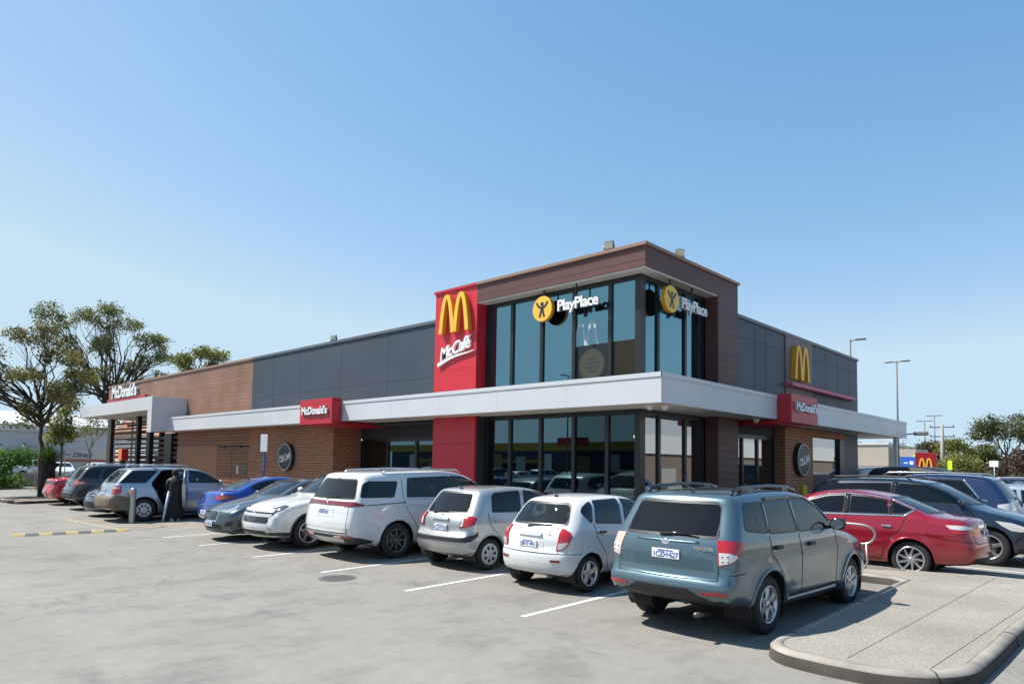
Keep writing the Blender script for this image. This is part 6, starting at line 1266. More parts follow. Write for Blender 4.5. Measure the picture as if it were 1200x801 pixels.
SP_RED_SEDAN = dict(L=4.615, W=1.76, H=1.495, rax=1.03, wb=2.70, tr=.316, arch=.365, inset=.03,
    top=[(0, .50), (.01, .62), (.06, .72), (.09, .90), (.13, 1.02), (.30, 1.055), (.62, 1.07), (1.0, 1.24), (1.35, 1.38), (1.8, 1.465), (2.2, 1.485), (2.6, 1.46), (3.0, 1.35), (3.5, 1.07), (3.75, .97), (4.2, .86), (4.5, .72), (4.59, .60), (4.615, .48)],
    bot=[(0, .50), (.01, .40), (.05, .32), (.14, .27), (.7, .22), (1.1, .2), (2.3, .19), (3.9, .19), (4.35, .2), (4.55, .26), (4.6, .36), (4.615, .48)],
    sec=[(.15, .91), (.28, .95), (.42, .98), (.60, 1.0), (.78, .998), (.90, .97), (1.0, .94), (1.25, .82), (1.46, .70)],
    r=.13, crown=(.16, .24), flare=.014, crease=[(.80, .86, .1, 4.2, .012, .05), (.36, .30, 1.4, 3.4, .012, .06)], dash=(3.1, .96),
    plan=[(0, .86), (.35, .94), (.9, .99), (1.5, 1), (3.3, 1), (4.1, .95), (4.615, .80)])
SP_BLUE_SEDAN = dict(SP_RED_SEDAN, L=4.57, rax=.98, wb=2.635, top=[(0, .55), (.01, .66), (.05, .72), (.09, .90), (.12, 1.04), (.25, 1.08), (.50, 1.09), (.9, 1.27), (1.25, 1.40), (1.7, 1.48), (2.1, 1.49), (2.5, 1.45), (2.9, 1.33), (3.4, 1.06), (3.65, .97), (4.2, .85), (4.46, .72), (4.55, .60), (4.57, .48)],
    bot=[(0, .55), (.01, .42), (.05, .34), (.14, .28), (.7, .22), (1.1, .2), (2.3, .19), (3.9, .19), (4.3, .2), (4.5, .26), (4.56, .36), (4.57, .48)], crown=(.12, .22),
    plan=[(0, .90), (.35, .95), (.9, .99), (1.5, 1), (3.3, 1), (4.1, .95), (4.57, .82)])
SP_GREY_HATCH = dict(L=4.36, W=1.80, H=1.48, rax=.80, wb=2.62, tr=.316, arch=.36, inset=.03,
    top=[(0, .55), (.02, .75), (.10, 1.0), (.30, 1.25), (.50, 1.38), (1.0, 1.45), (1.6, 1.475), (2.1, 1.45), (2.5, 1.34), (3.0, 1.10), (3.22, 1.0), (3.7, .90), (4.12, .78), (4.28, .68), (4.33, .56), (4.36, .40)],
    bot=[(0, .55), (.02, .40), (.12, .28), (.7, .22), (1.1, .2), (2.3, .19), (3.6, .18), (4.05, .18), (4.28, .2), (4.34, .28), (4.36, .40)],
    sec=[(.15, .91), (.28, .95), (.42, .98), (.60, 1.0), (.78, .998), (.90, .97), (1.0, .94), (1.25, .83), (1.46, .72)],
    r=.12, crown=(.12, .26), flare=.014, crease=[(.80, .74, .2, 3.9, .012, .05)], dash=(2.75, .95),
    plan=[(0, .90), (.35, .95), (.9, .99), (1.5, 1), (3.1, 1), (3.8, .96), (4.36, .83)])
SP_WHITE_SUV = dict(L=4.405, W=1.805, H=1.685, rax=.80, wb=2.67, tr=.35, arch=.405, inset=.03,
    top=[(0, .60), (.02, .78), (.10, 1.0), (.25, 1.2), (.42, 1.48), (.6, 1.60), (1.1, 1.66), (1.6, 1.68), (2.1, 1.64), (2.45, 1.54), (2.95, 1.24), (3.15, 1.13), (3.7, 1.06), (4.12, .96), (4.29, .86), (4.36, .70), (4.405, .50)],
    bot=[(0, .60), (.02, .45), (.12, .34), (.7, .25), (1.1, .22), (2.3, .21), (3.5, .21), (4.0, .22), (4.28, .25), (4.38, .33), (4.405, .50)],
    sec=[(.15, .91), (.28, .95), (.42, .98), (.62, 1.0), (.85, 1.0), (1.0, .98), (1.12, .95), (1.38, .85), (1.66, .73)],
    r=.12, crown=(.10, .22), flare=.02, crease=[(.90, .84, .2, 3.9, .012, .05)], dash=(2.75, 1.08),
    plan=[(0, .90), (.35, .95), (.9, .99), (1.5, 1), (3.2, 1), (3.9, .97), (4.405, .87)])
SP_SILVER_WAGON = dict(L=4.86, W=1.90, H=1.70, rax=1.03, wb=2.84, tr=.36, arch=.415, inset=.03,
    top=[(0, .62), (.0, .72), (.04, .80), (.12, .84), (.14, 1.02), (.19, 1.16), (.40, 1.42), (.58, 1.60), (.75, 1.65), (1.2, 1.68), (2.0, 1.69), (2.6, 1.66), (2.95, 1.57), (3.4, 1.33), (3.7, 1.16), (3.95, 1.08), (4.4, .98), (4.7, .86), (4.82, .72), (4.86, .58)],
    bot=[(0, .62), (.01, .48), (.05, .40), (.14, .36), (.7, .30), (1.1, .25), (2.3, .23), (4.0, .23), (4.5, .25), (4.76, .3), (4.84, .42), (4.86, .58)],
    sec=[(.15, .91), (.28, .95), (.42, .98), (.62, 1.0), (.85, 1.0), (1.02, .98), (1.14, .95), (1.38, .86), (1.66, .74)],
    r=.12, crown=(.10, .2), flare=.022, crease=[(.93, .93, .2, 4.5, .008, .05)], dash=(3.3, 1.06),
    plan=[(0, .92), (.3, .96), (.9, .99), (1.5, 1), (3.5, 1), (4.4, .96), (4.86, .85)])
SP_CITY_SUV = dict(SP_SILVER_WAGON, L=4.64, W=1.85, rax=.97, wb=2.71,
    top=[(0, .62), (.0, .72), (.04, .80), (.09, .84), (.11, 1.02), (.17, 1.14), (.42, 1.48), (.50, 1.58), (.7, 1.65), (1.2, 1.69), (1.9, 1.69), (2.4, 1.64), (2.75, 1.54), (3.2, 1.28), (3.45, 1.14), (3.7, 1.07), (4.2, .98), (4.48, .86), (4.60, .72), (4.64, .58)],
    bot=[(0, .62), (.01, .48), (.05, .40), (.14, .36), (.7, .30), (1.1, .25), (2.3, .23), (3.8, .23), (4.3, .25), (4.54, .3), (4.62, .42), (4.64, .58)], dash=(3.05, 1.06),
    plan=[(0, .92), (.3, .96), (.9, .99), (1.5, 1), (3.3, 1), (4.2, .96), (4.64, .85)])
SP_LOW_SEDAN = dict(SP_RED_SEDAN, L=4.90, W=1.87, H=1.47, rax=1.08, wb=2.915,
    top=[(0, .55), (.01, .66), (.05, .74), (.09, .92), (.13, 1.02), (.30, 1.06), (.62, 1.07), (1.05, 1.24), (1.45, 1.38), (1.9, 1.46), (2.3, 1.475), (2.7, 1.45), (3.1, 1.34), (3.65, 1.06), (3.9, .98), (4.45, .90), (4.72, .80), (4.84, .66), (4.90, .45)],
    bot=[(0, .55), (.01, .42), (.05, .32), (.14, .25), (.7, .21), (1.1, .19), (2.3, .18), (4.1, .17), (4.6, .16), (4.82, .17), (4.88, .26), (4.90, .45)],
    plan=[(0, .88), (.35, .94), (.9, .99), (1.5, 1), (3.6, 1), (4.4, .96), (4.90, .84)])
P_RED = paint('dark red metallic', (.30, .006, .020), .35, .25); P_BLUE = paint('bright blue metallic', (.008, .06, .33), .4, .26)
P_GREY = paint('slate metallic', (.05, .072, .088), .6, .32); P_NAVY = paint('deep navy', (.007, .017, .036), .4, .28); P_NAVY2 = paint('navy blue metallic', (.013, .03, .085), .4, .26)
P_DKSILV = paint('dark blue-silver metallic', (.10, .14, .17), .6, .3); P_SILVERB = paint('blue-silver metallic', (.30, .36, .43), .6, .3); P_BLACKG = paint('charcoal metallic', (.032, .036, .044), .5, .3); P_BRIGHTRED = paint('bright red paint', (.46, .012, .016), 0, .3)
P_MAROON = paint('maroon metallic', (.16, .012, .022), .4, .3); P_TEALB = paint('steel blue metallic', (.08, .16, .26), .5, .3)
GAPS = lambda xs, zb, zl=.27: [('side', [(x, zb), (x+.03, zb-.4), (x, zl)], .009, 'gap', 'door_gap') for x in xs]+[('side', [(xs[0], zl), (xs[-1], zl)], .009, 'gap', 'door_gap')]
FT_RED_SEDAN = dict(
    rear_win=([(.60, 1.10), (.50, 1.375)], 'glass_dark'), front_win=([(.66, 1.07), (.54, 1.40)], 'glass_dark'),
    wins=[('side_window', [(2.15, 1.045), (3.25, 1.02), (2.78, 1.27), (2.45, 1.37), (2.12, 1.395)], 'glass_dark'), ('side_window', [(1.36, 1.065), (2.04, 1.05), (2.05, 1.395), (1.72, 1.375), (1.42, 1.325)], 'glass_dark'), ('quarter_window', [(1.02, 1.17), (1.12, 1.085), (1.31, 1.068), (1.36, 1.315)], 'glass_dark')], wrnd=.025,
    patches=[('crear', [(26, .86), (50, .82), (70, .80), (78, .845), (88, .945), (50, .945), (26, .90)], 'red_lens', 'tail_light', .012), ('crear', [(35, .885), (60, .865), (76, .875), (84, .935), (50, .935), (35, .90)], 'clear_lens', 'lamp_lens', .018),
             ('rear', sym((.30, .70), (.26, .88)), 'paint', 'plate_recess', .004), ('rear', sym((.36, .895), (.36, .935)), 'chrome', 'boot_trim', .016), ('rear', sym((.60, .30), (.64, .40)), 'black', 'bumper_insert', .008),
             ('cfront', [(25, .62), (50, .64), (68, .78), (55, .80), (25, .72)], 'lamp', 'headlight', .008), ('front', sym((.4, .5), (.45, .7)), 'black', 'grille', .005)],
    lines=[('side', [(2.085, 1.06), (2.085, 1.40)], .085, 'gloss', 'door_pillar'), ('side', [(1.345, 1.075), (1.375, 1.315)], .04, 'gloss', 'door_pillar'), ('rear', [(-.62, .99), (-.58, .64), (.58, .64), (.62, .99)], .010, 'gap', 'shut_line'), ('crear', [(30, .66), (60, .68), (90, .70)], .008, 'gap', 'shut_line'),
           ('side', [(.99, 1.165), (1.12, 1.06), (1.6, 1.05), (2.3, 1.035), (3.28, 1.00)], .026, 'chrome', 'window_trim'), ('side', [(.99, 1.175), (1.36, 1.335), (1.72, 1.395), (2.1, 1.415), (2.45, 1.39), (2.8, 1.285), (3.28, 1.01)], .022, 'chrome', 'window_trim'),
           ('side', [(1.10, 1.05), (1.16, .86), (1.42, .60), (1.5, .28)], .009, 'gap', 'door_gap'), ('side', [(2.09, 1.40), (2.11, .27)], .009, 'gap', 'door_gap'), ('side', [(3.2, 1.02), (3.24, .6), (3.2, .27)], .009, 'gap', 'door_gap'), ('side', [(1.5, .275), (3.2, .275)], .009, 'gap', 'door_gap'), ('top', [(.62, -.60), (.25, -.66), (.25, .66), (.62, .60)], .008, 'gap', 'shut_line')],
    handles=[(1.39, .875), (2.35, .86)], handle_m='chrome', plate=('1EFJ·870', 'rear', 0, .79), mirror=(3.0, 1.0, 'paint'), seats=(2.35, 1.45, 1.1), badges=[('rear', (0, .97), .05, 'chrome')], rimr=.215)
std_car(SP_RED_SEDAN, FT_RED_SEDAN, 'parked_sedan', 'dark red sedan parked nose in behind the bent steel rail', (-3.25, 14.38, .094), R(180), P_RED, SILVER_RIM(9, .042, slant=.22), 'cars parked beside the drive-through side', cat='car')
FT_BLUE_SEDAN = dict(
    rear_win=([(.60, 1.12), (.50, 1.39)], 'glass'), front_win=([(.66, 1.07), (.54, 1.40)], 'glass'),
    wins=[('side_window', [(2.0, 1.075), (3.2, 1.05), (2.7, 1.29), (2.4, 1.38), (2.02, 1.41)], 'glass_dark'), ('side_window', [(.95, 1.19), (1.15, 1.11), (1.90, 1.08), (1.92, 1.41), (1.55, 1.39), (1.2, 1.315)], 'glass_dark')], wrnd=.025,
    patches=[('crear', [(24, .87), (50, .85), (82, .90), (86, .965), (60, .985), (24, .96)], 'red_lens', 'tail_light', .014), ('crear', [(48, .88), (64, .89), (66, .955), (48, .955)], 'amber', 'indicator', .02), ('rear', sym((.8, .68), (.8, .71)), 'paint', 'bumper_ledge', .03), ('rear', sym((.40, .42), (.34, .58)), 'paint', 'plate_recess', .004), ('rear', sym((.62, 1.085), (.6, 1.12)), 'paint', 'boot_lip', .02),
             ('cfront', [(25, .62), (50, .64), (68, .78), (55, .80), (25, .72)], 'lamp', 'headlight', .008)],
    pairs=[(['R', (.50, .60), (.66, .60), (.66, .635), (.50, .635)], 'red_dark', 'reflector', .012)],
    lines=[('side', [(1.95, 1.085), (1.97, 1.40)], .08, 'gloss', 'door_pillar'), ('rear', [(-.62, 1.02), (-.60, .72), (.60, .72), (.62, 1.02)], .010, 'gap', 'shut_line'), ('side', [(1.05, 1.10), (1.12, .86), (1.38, .60), (1.46, .28)], .009, 'gap', 'door_gap'), ('side', [(1.95, 1.4), (1.99, .27)], .009, 'gap', 'door_gap')],
    handles=[(1.32, .93), (2.25, .91)], plate=('1DYT·146', 'rear', 0, .50), mirror=(2.95, 1.04, 'paint'), seats=(2.3, 1.4, 1.1), antenna=(1.25, 1.42), rimr=.21)
std_car(SP_BLUE_SEDAN, FT_BLUE_SEDAN, 'parked_sedan', 'bright blue sedan parked nose in under the disabled parking sign', (-19.35, 9.10, .0), R(88), P_BLUE, SILVER_RIM(7, .05))
FT_GREY_HATCH = dict(
    rear_win=([(.58, 1.05), (.50, 1.34)], 'glass'), front_win=([(.70, 1.045), (.565, 1.40)], 'glass'),
    wins=[('side_window', [(1.55, 1.03), (2.86, .99), (2.35, 1.27), (2.0, 1.38), (1.6, 1.40)], 'glass'), ('side_window', [(.62, 1.15), (.8, 1.06), (1.46, 1.035), (1.51, 1.40), (.95, 1.34)], 'glass_dark')], wrnd=.025,
    patches=[('front', [(-.34, .60), (-.30, .44), (.30, .44), (.34, .60), (.25, .70), (-.25, .70)], 'chrome', 'grille_frame', .004), ('front', [(-.305, .60), (-.27, .465), (.27, .465), (.305, .60), (.23, .675), (-.23, .675)], 'gloss', 'grille', .012),
             ('cfront', [(20, .665), (35, .655), (58, .74), (76, .83), (66, .84), (40, .765), (20, .715)], 'lamp', 'headlight', .010), ('cfront', [(30, .35), (50, .36), (56, .45), (36, .46)], 'black', 'fog_lamp', .008), ('front', sym((.80, .185), (.80, .22)), 'alloy_dark', 'front_lip', .03),
             ('crear', [(24, .82), (50, .80), (70, .92), (60, 1.0), (24, .98)], 'red_lens', 'tail_light', .014), ('front', sym((.5, .26), (.44, .38)), 'black', 'lower_grille', .006)],
    lines=[('front', [(-.30, .485), (.30, .485)], .012, 'chrome', 'grille_bar'), ('front', [(-.31, .525), (.31, .525)], .012, 'chrome', 'grille_bar'), ('front', [(-.31, .565), (.31, .565)], .012, 'chrome', 'grille_bar'), ('front', [(-.29, .605), (.29, .605)], .012, 'chrome', 'grille_bar'), ('front', [(-.26, .64), (.26, .64)], .012, 'chrome', 'grille_bar'),
           ('top', [(4.14, -.45), (3.2, -.68)], .009, 'gap', 'bonnet_gap'), ('top', [(4.14, .45), (3.2, .68)], .009, 'gap', 'bonnet_gap'), ('side', [(2.88, .98), (2.9, .6), (2.86, .28)], .009, 'gap', 'door_gap'), ('side', [(1.51, 1.03), (1.55, .28)], .009, 'gap', 'door_gap')],
    handles=[(1.72, .90)], plate_front=('1GTB·908', 0, .38), mirror=(2.7, 1.0, 'paint'), seats=(2.05, 1.15, 1.08), rimr=.215)
std_car(SP_GREY_HATCH, FT_GREY_HATCH, 'parked_hatchback', 'slate grey hatchback backed in beside the bright blue sedan', (-16.75, 10.75, .03), R(-91), P_GREY, SILVER_RIM(10, .04, dark=True))
FT_WHITE_SUV = dict(
    rear_win=([(.62, 1.15), (.5, 1.5)], 'glass_dark'), front_win=([(.70, 1.17), (.575, 1.58)], 'glass'),
    wins=[('side_window', [(1.62, 1.13), (2.85, 1.13), (2.35, 1.42), (2.05, 1.56), (1.66, 1.58)], 'glass'), ('side_window', [(.55, 1.30), (.7, 1.18), (1.54, 1.14), (1.57, 1.58), (.85, 1.52)], 'glass_dark')], wrnd=.025,
    patches=[('front', sym((.62, .685), (.66, .75)), 'cover', 'grille_bar', .02), ('front', sym((.64, .785), (.66, .845)), 'cover', 'grille_bar', .02), ('front', sym((.66, .665), (.68, .85)), 'gloss', 'grille', .008), ('front', sym((.54, .55), (.60, .66)), 'gloss', 'lower_grille', .006), ('front', sym((.62, .30), (.44, .40)), 'black', 'lower_grille', .008), ('front', sym((.66, .40), (.56, .535)), 'paint', 'bumper_bar', .022), ('front', sym((.82, .27), (.8, .31)), 'alloy', 'skid_plate', .02),
             ('cfront', [(18, .79), (38, .76), (62, .86), (80, .93), (72, .945), (45, .895), (18, .855)], 'lamp_dark', 'headlight', .012), ('cfront', [(26, .80), (36, .785), (44, .80), (44, .85), (26, .845)], 'lamp', 'lamp_lens', .018),
             ('cfront', [(28, .50), (40, .44), (52, .47), (54, .70), (46, .74), (30, .66)], 'paint', 'bumper_cheek', .022), ('cfront', [(42, .52), (50, .50), (52, .67), (46, .68)], 'lamp', 'fog_lamp', .03), ('crear', [(24, .9), (60, .92), (60, 1.0), (24, 1.0)], 'red_lens', 'tail_light', .014),
             ('cfront', [(30, .30), (60, .29), (86, .30), (86, .36), (55, .37), (30, .36)], 'black', 'bumper_trim', .012)],
    lines=[('side', [(1.585, 1.145), (1.62, 1.57)], .09, 'gloss', 'door_pillar'), ('cfront', [(26, .52), (36, .45), (50, .435)], .02, 'chrome', 'bumper_trim_chrome'), ('cfront', [(26, .73), (30, .62), (27, .52)], .028, 'chrome', 'bumper_trim_chrome'), ('top', [(4.12, -.5), (3.2, -.7)], .009, 'gap', 'bonnet_gap'), ('top', [(4.12, .5), (3.2, .7)], .009, 'gap', 'bonnet_gap'), ('side', [(2.9, 1.1), (2.95, .6), (2.9, .32)], .009, 'gap', 'door_gap'), ('side', [(1.58, 1.13), (1.62, .32)], .009, 'gap', 'door_gap')],
    arch_m='black', arch_w=.05, handles=[(1.75, .98)], plate_front=('1GHM·562', 0, .46), mirror=(2.7, 1.16, 'paint'), seats=(2.05, 1.15, 1.2), badges=[('front', (0, .765), .05, 'chrome')], rimr=.235)
std_car(SP_WHITE_SUV, FT_WHITE_SUV, 'parked_suv', 'white compact SUV facing out with broad chrome grille bars', (-14.62, 10.80, .03), R(-91), P_PEARL, SILVER_RIM(5, .06))
# silver wagon with its rear door standing open
def make_open_wagon():
    sp = SP_SILVER_WAGON
    c = Car(sp, 'parked_wagon', (-24.03, 7.88, .0), R(88), 'silver wagon with a muddy rear bumper and its side door standing open', 'car', 'cars parked in front of the restaurant')
    pt = paint('silver metallic', (.34, .39, .46), .6, .3)
    c.window('rear', sym((.68, 1.19), (.58, 1.585)), M_['glass_teal'], .05, 'rear_window'); c.window('front', sym((.72, 1.17), (.6, 1.6)), M_['glass'], .05, 'windscreen')
    c.window('side', [(.30, 1.19), (1.06, 1.19), (1.45, 1.58), (.72, 1.57)], M_['glass_dark'], .03, 'quarter_window')
    c.window('side', [(2.34, 1.19), (3.55, 1.17), (3.05, 1.46), (2.75, 1.57), (2.38, 1.60)], M_['glass'], .03, 'side_window')
    c.window('side', [(1.3, 1.19), (2.25, 1.19), (2.28, 1.60), (1.55, 1.58)], M_['glass_dark'], .03, 'side_window', both=False, sg=1)
    c.holes['side'].pop(); 
    D = [(1.20, 1.17), (1.56, 1.60), (2.26, 1.615), (2.24, .40), (1.62, .40), (1.42, .75)]
    c.holes['right'].append(roundpoly(D, .08))
    c.body(pt); c.arch_lips(pt, .03, .006); c.wheels(rim_cover(8, [M_['cover'], M_['hole']]), .205, .215)
    for sg in (-1, 1):
        mb = MB(); c.patch(mb, 'crear', [(38, .84), (66, .84), (72, .92), (70, 1.10), (38, 1.10)], .014, .03, 4, .04, sg); t = mb.build('tail_light', M_['red_lens'], c.root)
        mb = MB(); c.patch(mb, 'crear', [(40, 1.01), (66, 1.01), (66, 1.065), (40, 1.065)], .02, .01, 4, .04, sg); mb.build('lamp_lens', M_['pink_lens'], t)
        mb = MB(); c.patch(mb, 'cfront', [(25, .72), (50, .74), (68, .88), (55, .92), (25, .84)], .008, .02, 4, .04, sg); mb.build('headlight', M_['lamp'], c.root)
        mb = MB(); c.patch(mb, 'crear', [(30, .42), (60, .40), (90, .36), (100, .36), (100, .72), (78, .80), (60, .82), (30, .80)], .008, .02, 4, .05, sg); mb.build('bumper', M_MUD, c.root)
        mb = MB(); mb.tube([(.9+c.dx, sg*.70, 1.66), (1.0+c.dx, sg*.70, 1.73), (2.3+c.dx, sg*.68, 1.745), (2.45+c.dx, sg*.68, 1.68)], .022, 8); mb.build('roof_rail', pt, c.root)
    for x in (1.35, 2.1): mb = MB(); mb.box((x+c.dx-.05, -.72, 1.735), (x+c.dx+.05, .72, 1.77), 0, .015); mb.build('roof_bar', M_['alloy'], c.root)
    mb = MB(); c.patch(mb, 'rear', sym((.66, .41), (.66, .79)), .006, .02, rnd=.02); mb.build('bumper', M_MUD, c.root)
    mb = MB(); c.line(mb, 'rear', [(-.68, 1.1), (-.66, .83), (.66, .83), (.68, 1.1)], .01); c.line(mb, 'side', [(2.30, 1.17), (2.32, .38)], .009, both=True); mb.build('door_gap', M_['gap'], c.root)
    c.plate('1CGK·393', 'rear', 0, .94); c.mirror(3.3, 1.15, pt); c.seats(2.55, 1.55, top=1.2)
    # the open door: outer skin, lining, window, hinged on its front edge and swung out
    hinge = Vector((2.22+c.dx, -.90, 0)); A = R(-66)
    def P(x, z, o): return (-(2.22-x)*math.cos(A)+hinge.x+o*math.sin(A)*-1, hinge.y-(2.22-x)*math.sin(-A)+o*math.cos(A)*-1, z)
    V = [(1.66, .42), (2.22, .42), (2.22, 1.18), (1.24, 1.18), (1.44, .76)]
    def slab(poly, o0, o1): 
        n = len(poly); v = [P(x, z, o0) for x, z in poly]+[P(x, z, o1) for x, z in poly]
        return v, [tuple(range(n-1, -1, -1)), tuple(range(n, 2*n))]+[(i, (i+1) % n, n+(i+1) % n, n+i) for i in range(n)]
    mb = MB(); mb.add(*slab(V, 0, .09)); d = mb.build('door', pt, c.root)
    mb = MB(); mb.add(*slab([(1.72, .50), (2.16, .50), (2.16, 1.12), (1.34, 1.12), (1.52, .78)], -.012, .0)); mb.build('door_lining', mat('beige trim', (.30, .25, .19), .8), d)
    mb = MB(); fr = [(1.25, 1.18), (1.56, 1.58), (2.22, 1.60), (2.22, 1.18)]
    for a, b in zip(fr, fr[1:]): mb.tube([P(*a, .045), P(*b, .045)], .028, 6)
    mb.build('window_frame', pt, d)
    mb = MB(); mb.add(*slab([(1.27, 1.19), (1.57, 1.57), (2.20, 1.59), (2.20, 1.19)], .04, .05)); mb.build('door_window', M_['glass_dark'], d)
    return c
def mud():
    m = mat('mud-spattered bumper', (.15, .135, .115), .8); nt = m.node_tree; b = nt.nodes['Principled BSDF']; tc = nt.nodes.new('ShaderNodeTexCoord')
    n = nt.nodes.new('ShaderNodeTexNoise'); n.inputs['Scale'].default_value = 3.2; n.inputs['Detail'].default_value = 5; r = nt.nodes.new('ShaderNodeValToRGB')
    r.color_ramp.elements[0].position = .42; r.color_ramp.elements[0].color = (.16, .15, .135, 1); r.color_ramp.elements[1].position = .6; r.color_ramp.elements[1].color = (.17, .10, .05, 1)
    nt.links.new(tc.outputs['Object'], n.inputs[0]); nt.links.new(n.outputs['Fac'], r.inputs[0]); nt.links.new(r.outputs[0], b.inputs['Base Color']); return m
M_MUD = mud()
make_open_wagon()
FT_LOW = dict(
    rear_win=([(.6, 1.10), (.5, 1.36)], 'glass'), front_win=([(.68, 1.08), (.54, 1.39)], 'glass'),
    wins=[('side_window', [(2.2, 1.06), (3.45, 1.03), (2.9, 1.28), (2.5, 1.38), (2.22, 1.39)], 'glass'), ('side_window', [(1.1, 1.14), (1.3, 1.08), (2.1, 1.065), (2.12, 1.39), (1.5, 1.33)], 'glass')],
    patches=[('cfront', [(20, .62), (45, .60), (68, .76), (58, .80), (20, .72)], 'lamp', 'headlight', .008), ('front', sym((.42, .62), (.46, .74)), 'gloss', 'grille', .006), ('front', sym((.62, .26), (.55, .48)), 'black', 'lower_grille', .006), ('front', sym((.86, .165), (.86, .20)), 'black', 'front_lip', .04), ('crear', [(24, .82), (60, .82), (70, .92), (24, .94)], 'red_lens', 'tail_light', .012)],
    lines=[('front', [(-.45, .68), (.45, .68)], .02, 'chrome', 'grille_bar'), ('side', [(3.45, 1.02), (3.5, .6), (3.4, .28)], .009, 'gap', 'door_gap'), ('side', [(2.16, 1.05), (2.2, .28)], .009, 'gap', 'door_gap')], mirror=(3.2, 1.03, 'paint'), seats=(2.5, 1.5, 1.1), rimr=.23)
std_car(SP_LOW_SEDAN, FT_LOW, 'parked_sedan', 'blue-silver sedan facing out, its nose showing beside the silver wagon', (-26.2, 10.9, .03), R(-91), P_DKSILV, SILVER_RIM(5, .06))
FT_CITY = dict(
    rear_win=([(.66, 1.16), (.56, 1.53)], 'glass'), front_win=([(.70, 1.17), (.575, 1.58)], 'glass'),
    wins=[('side_window', [(1.95, 1.13), (3.1, 1.13), (2.7, 1.42), (2.4, 1.56), (1.98, 1.59)], 'glass_dark'), ('side_window', [(1.0, 1.16), (1.86, 1.14), (1.89, 1.59), (1.15, 1.57)], 'glass_dark'), ('quarter_window', [(.35, 1.22), (.9, 1.17), (1.04, 1.56), (.62, 1.53)], 'glass_dark')],
    patches=[('crear', [(36, .90), (60, .90), (84, .96), (84, 1.06), (60, 1.12), (36, 1.10)], 'red_lens', 'tail_light', .012), ('crear', [(50, .96), (76, .98), (74, 1.05), (50, 1.05)], 'pink_lens', 'lamp_lens', .018), ('rear', sym((.72, .42), (.72, .62)), 'black', 'bumper_strip', .008), ('cfront', [(20, .72), (45, .74), (66, .9), (58, .94), (20, .84)], 'lamp', 'headlight', .008)],
    lines=[('side', [(1.905, 1.145), (1.935, 1.58)], .08, 'gloss', 'door_pillar'), ('rear', [(-.68, 1.1), (-.66, .72), (.66, .72), (.68, 1.1)], .01, 'gap', 'shut_line'), ('side', [(1.92, 1.13), (1.95, .34)], .009, 'gap', 'door_gap')], plate=('1DBN·714', 'rear', 0, .90), mirror=(2.9, 1.14, 'paint'), rails=(.8, 2.5, .66, 1.70, 'alloy'), seats=(2.2, 1.3, 1.2), rimr=.22)
std_car(SP_CITY_SUV, FT_CITY, 'parked_suv', 'charcoal SUV with silver roof rails behind the open silver wagon', (-30.0, 8.35, .01), R(88), P_BLACKG, SILVER_RIM(5, .06))
FT_RED_COUPE = dict(FT_BLUE_SEDAN, patches=[('rear', sym((.60, .86), (.58, .98)), 'gloss', 'boot_panel', .008), ('crear', [(24, .84), (50, .84), (62, .88), (58, .97), (24, .98)], 'red_dark', 'tail_light', .014)], pairs=[], plate=('1CTR·061', 'rear', 0, .56))
del FT_RED_COUPE['antenna']
std_car(SP_BLUE_SEDAN, FT_RED_COUPE, 'parked_sedan', 'bright red low sedan at the end of the row by the tree island', (-33.5, 8.5, .01), R(90), P_BRIGHTRED, SILVER_RIM(5, .06))
# right of the kerb island
G2 = 'cars parked beside the drive-through side'
FT_DARK = dict(
    rear_win=([(.68, 1.19), (.58, 1.585)], 'glass_dark'), front_win=([(.74, 1.165), (.60, 1.60)], 'glass_teal'),
    wins=[('side_window', [(2.22, 1.19), (3.62, 1.16), (3.12, 1.43), (2.78, 1.56), (2.26, 1.60)], 'glass_dark'), ('side_window', [(.40, 1.25), (2.10, 1.19), (2.13, 1.60), (.80, 1.56)], 'glass_dark')],
    patches=[('cfront', [(72, .71), (80, .695), (97, .71), (112, .80), (121, .89), (96, .86), (72, .79)], 'clear_lens', 'headlight', .010), ('front', sym((.52, .64), (.56, .86)), 'lamp_dark', 'grille', .006), ('front', sym((.8, .30), (.8, .42)), 'black', 'bumper_insert', .006), ('cfront', [(25, .29), (60, .28), (86, .29), (86, .38), (50, .40), (25, .40)], 'black', 'bumper_insert', .008)],
    lines=[('side', [(2.18, 1.20), (2.195, 1.59)], .10, 'gloss', 'door_pillar'), ('front', [(-.56, .75), (.56, .75)], .05, 'chrome', 'grille_bar'), ('cfront', [(30, .60), (52, .615), (66, .60)], .022, 'chrome', 'bumper_trim_chrome'), ('side', [(3.62, 1.14), (3.66, .7), (3.6, .32)], .009, 'gap', 'door_gap'), ('side', [(2.17, 1.18), (2.2, .32)], .009, 'gap', 'door_gap'), ('top', [(4.6, -.55), (3.95, -.72)], .009, 'gap', 'bonnet_gap'), ('top', [(4.6, .55), (3.95, .72)], .009, 'gap', 'bonnet_gap')],
    handles=[(2.4, 1.0)], mirror=(3.42, 1.16, 'paint'), rails=(.8, 2.5, .70, 1.70, 'black'), seats=(2.55, 1.55, 1.2), rimr=.235)
std_car(dict(SP_SILVER_WAGON, tr=.365), FT_DARK, 'parked_suv', 'deep navy SUV facing out, between the dark red sedan and the chrome-pillared SUV', (-5.42, 17.40, .1), R(0), P_NAVY, SILVER_RIM(5, .07), G2)
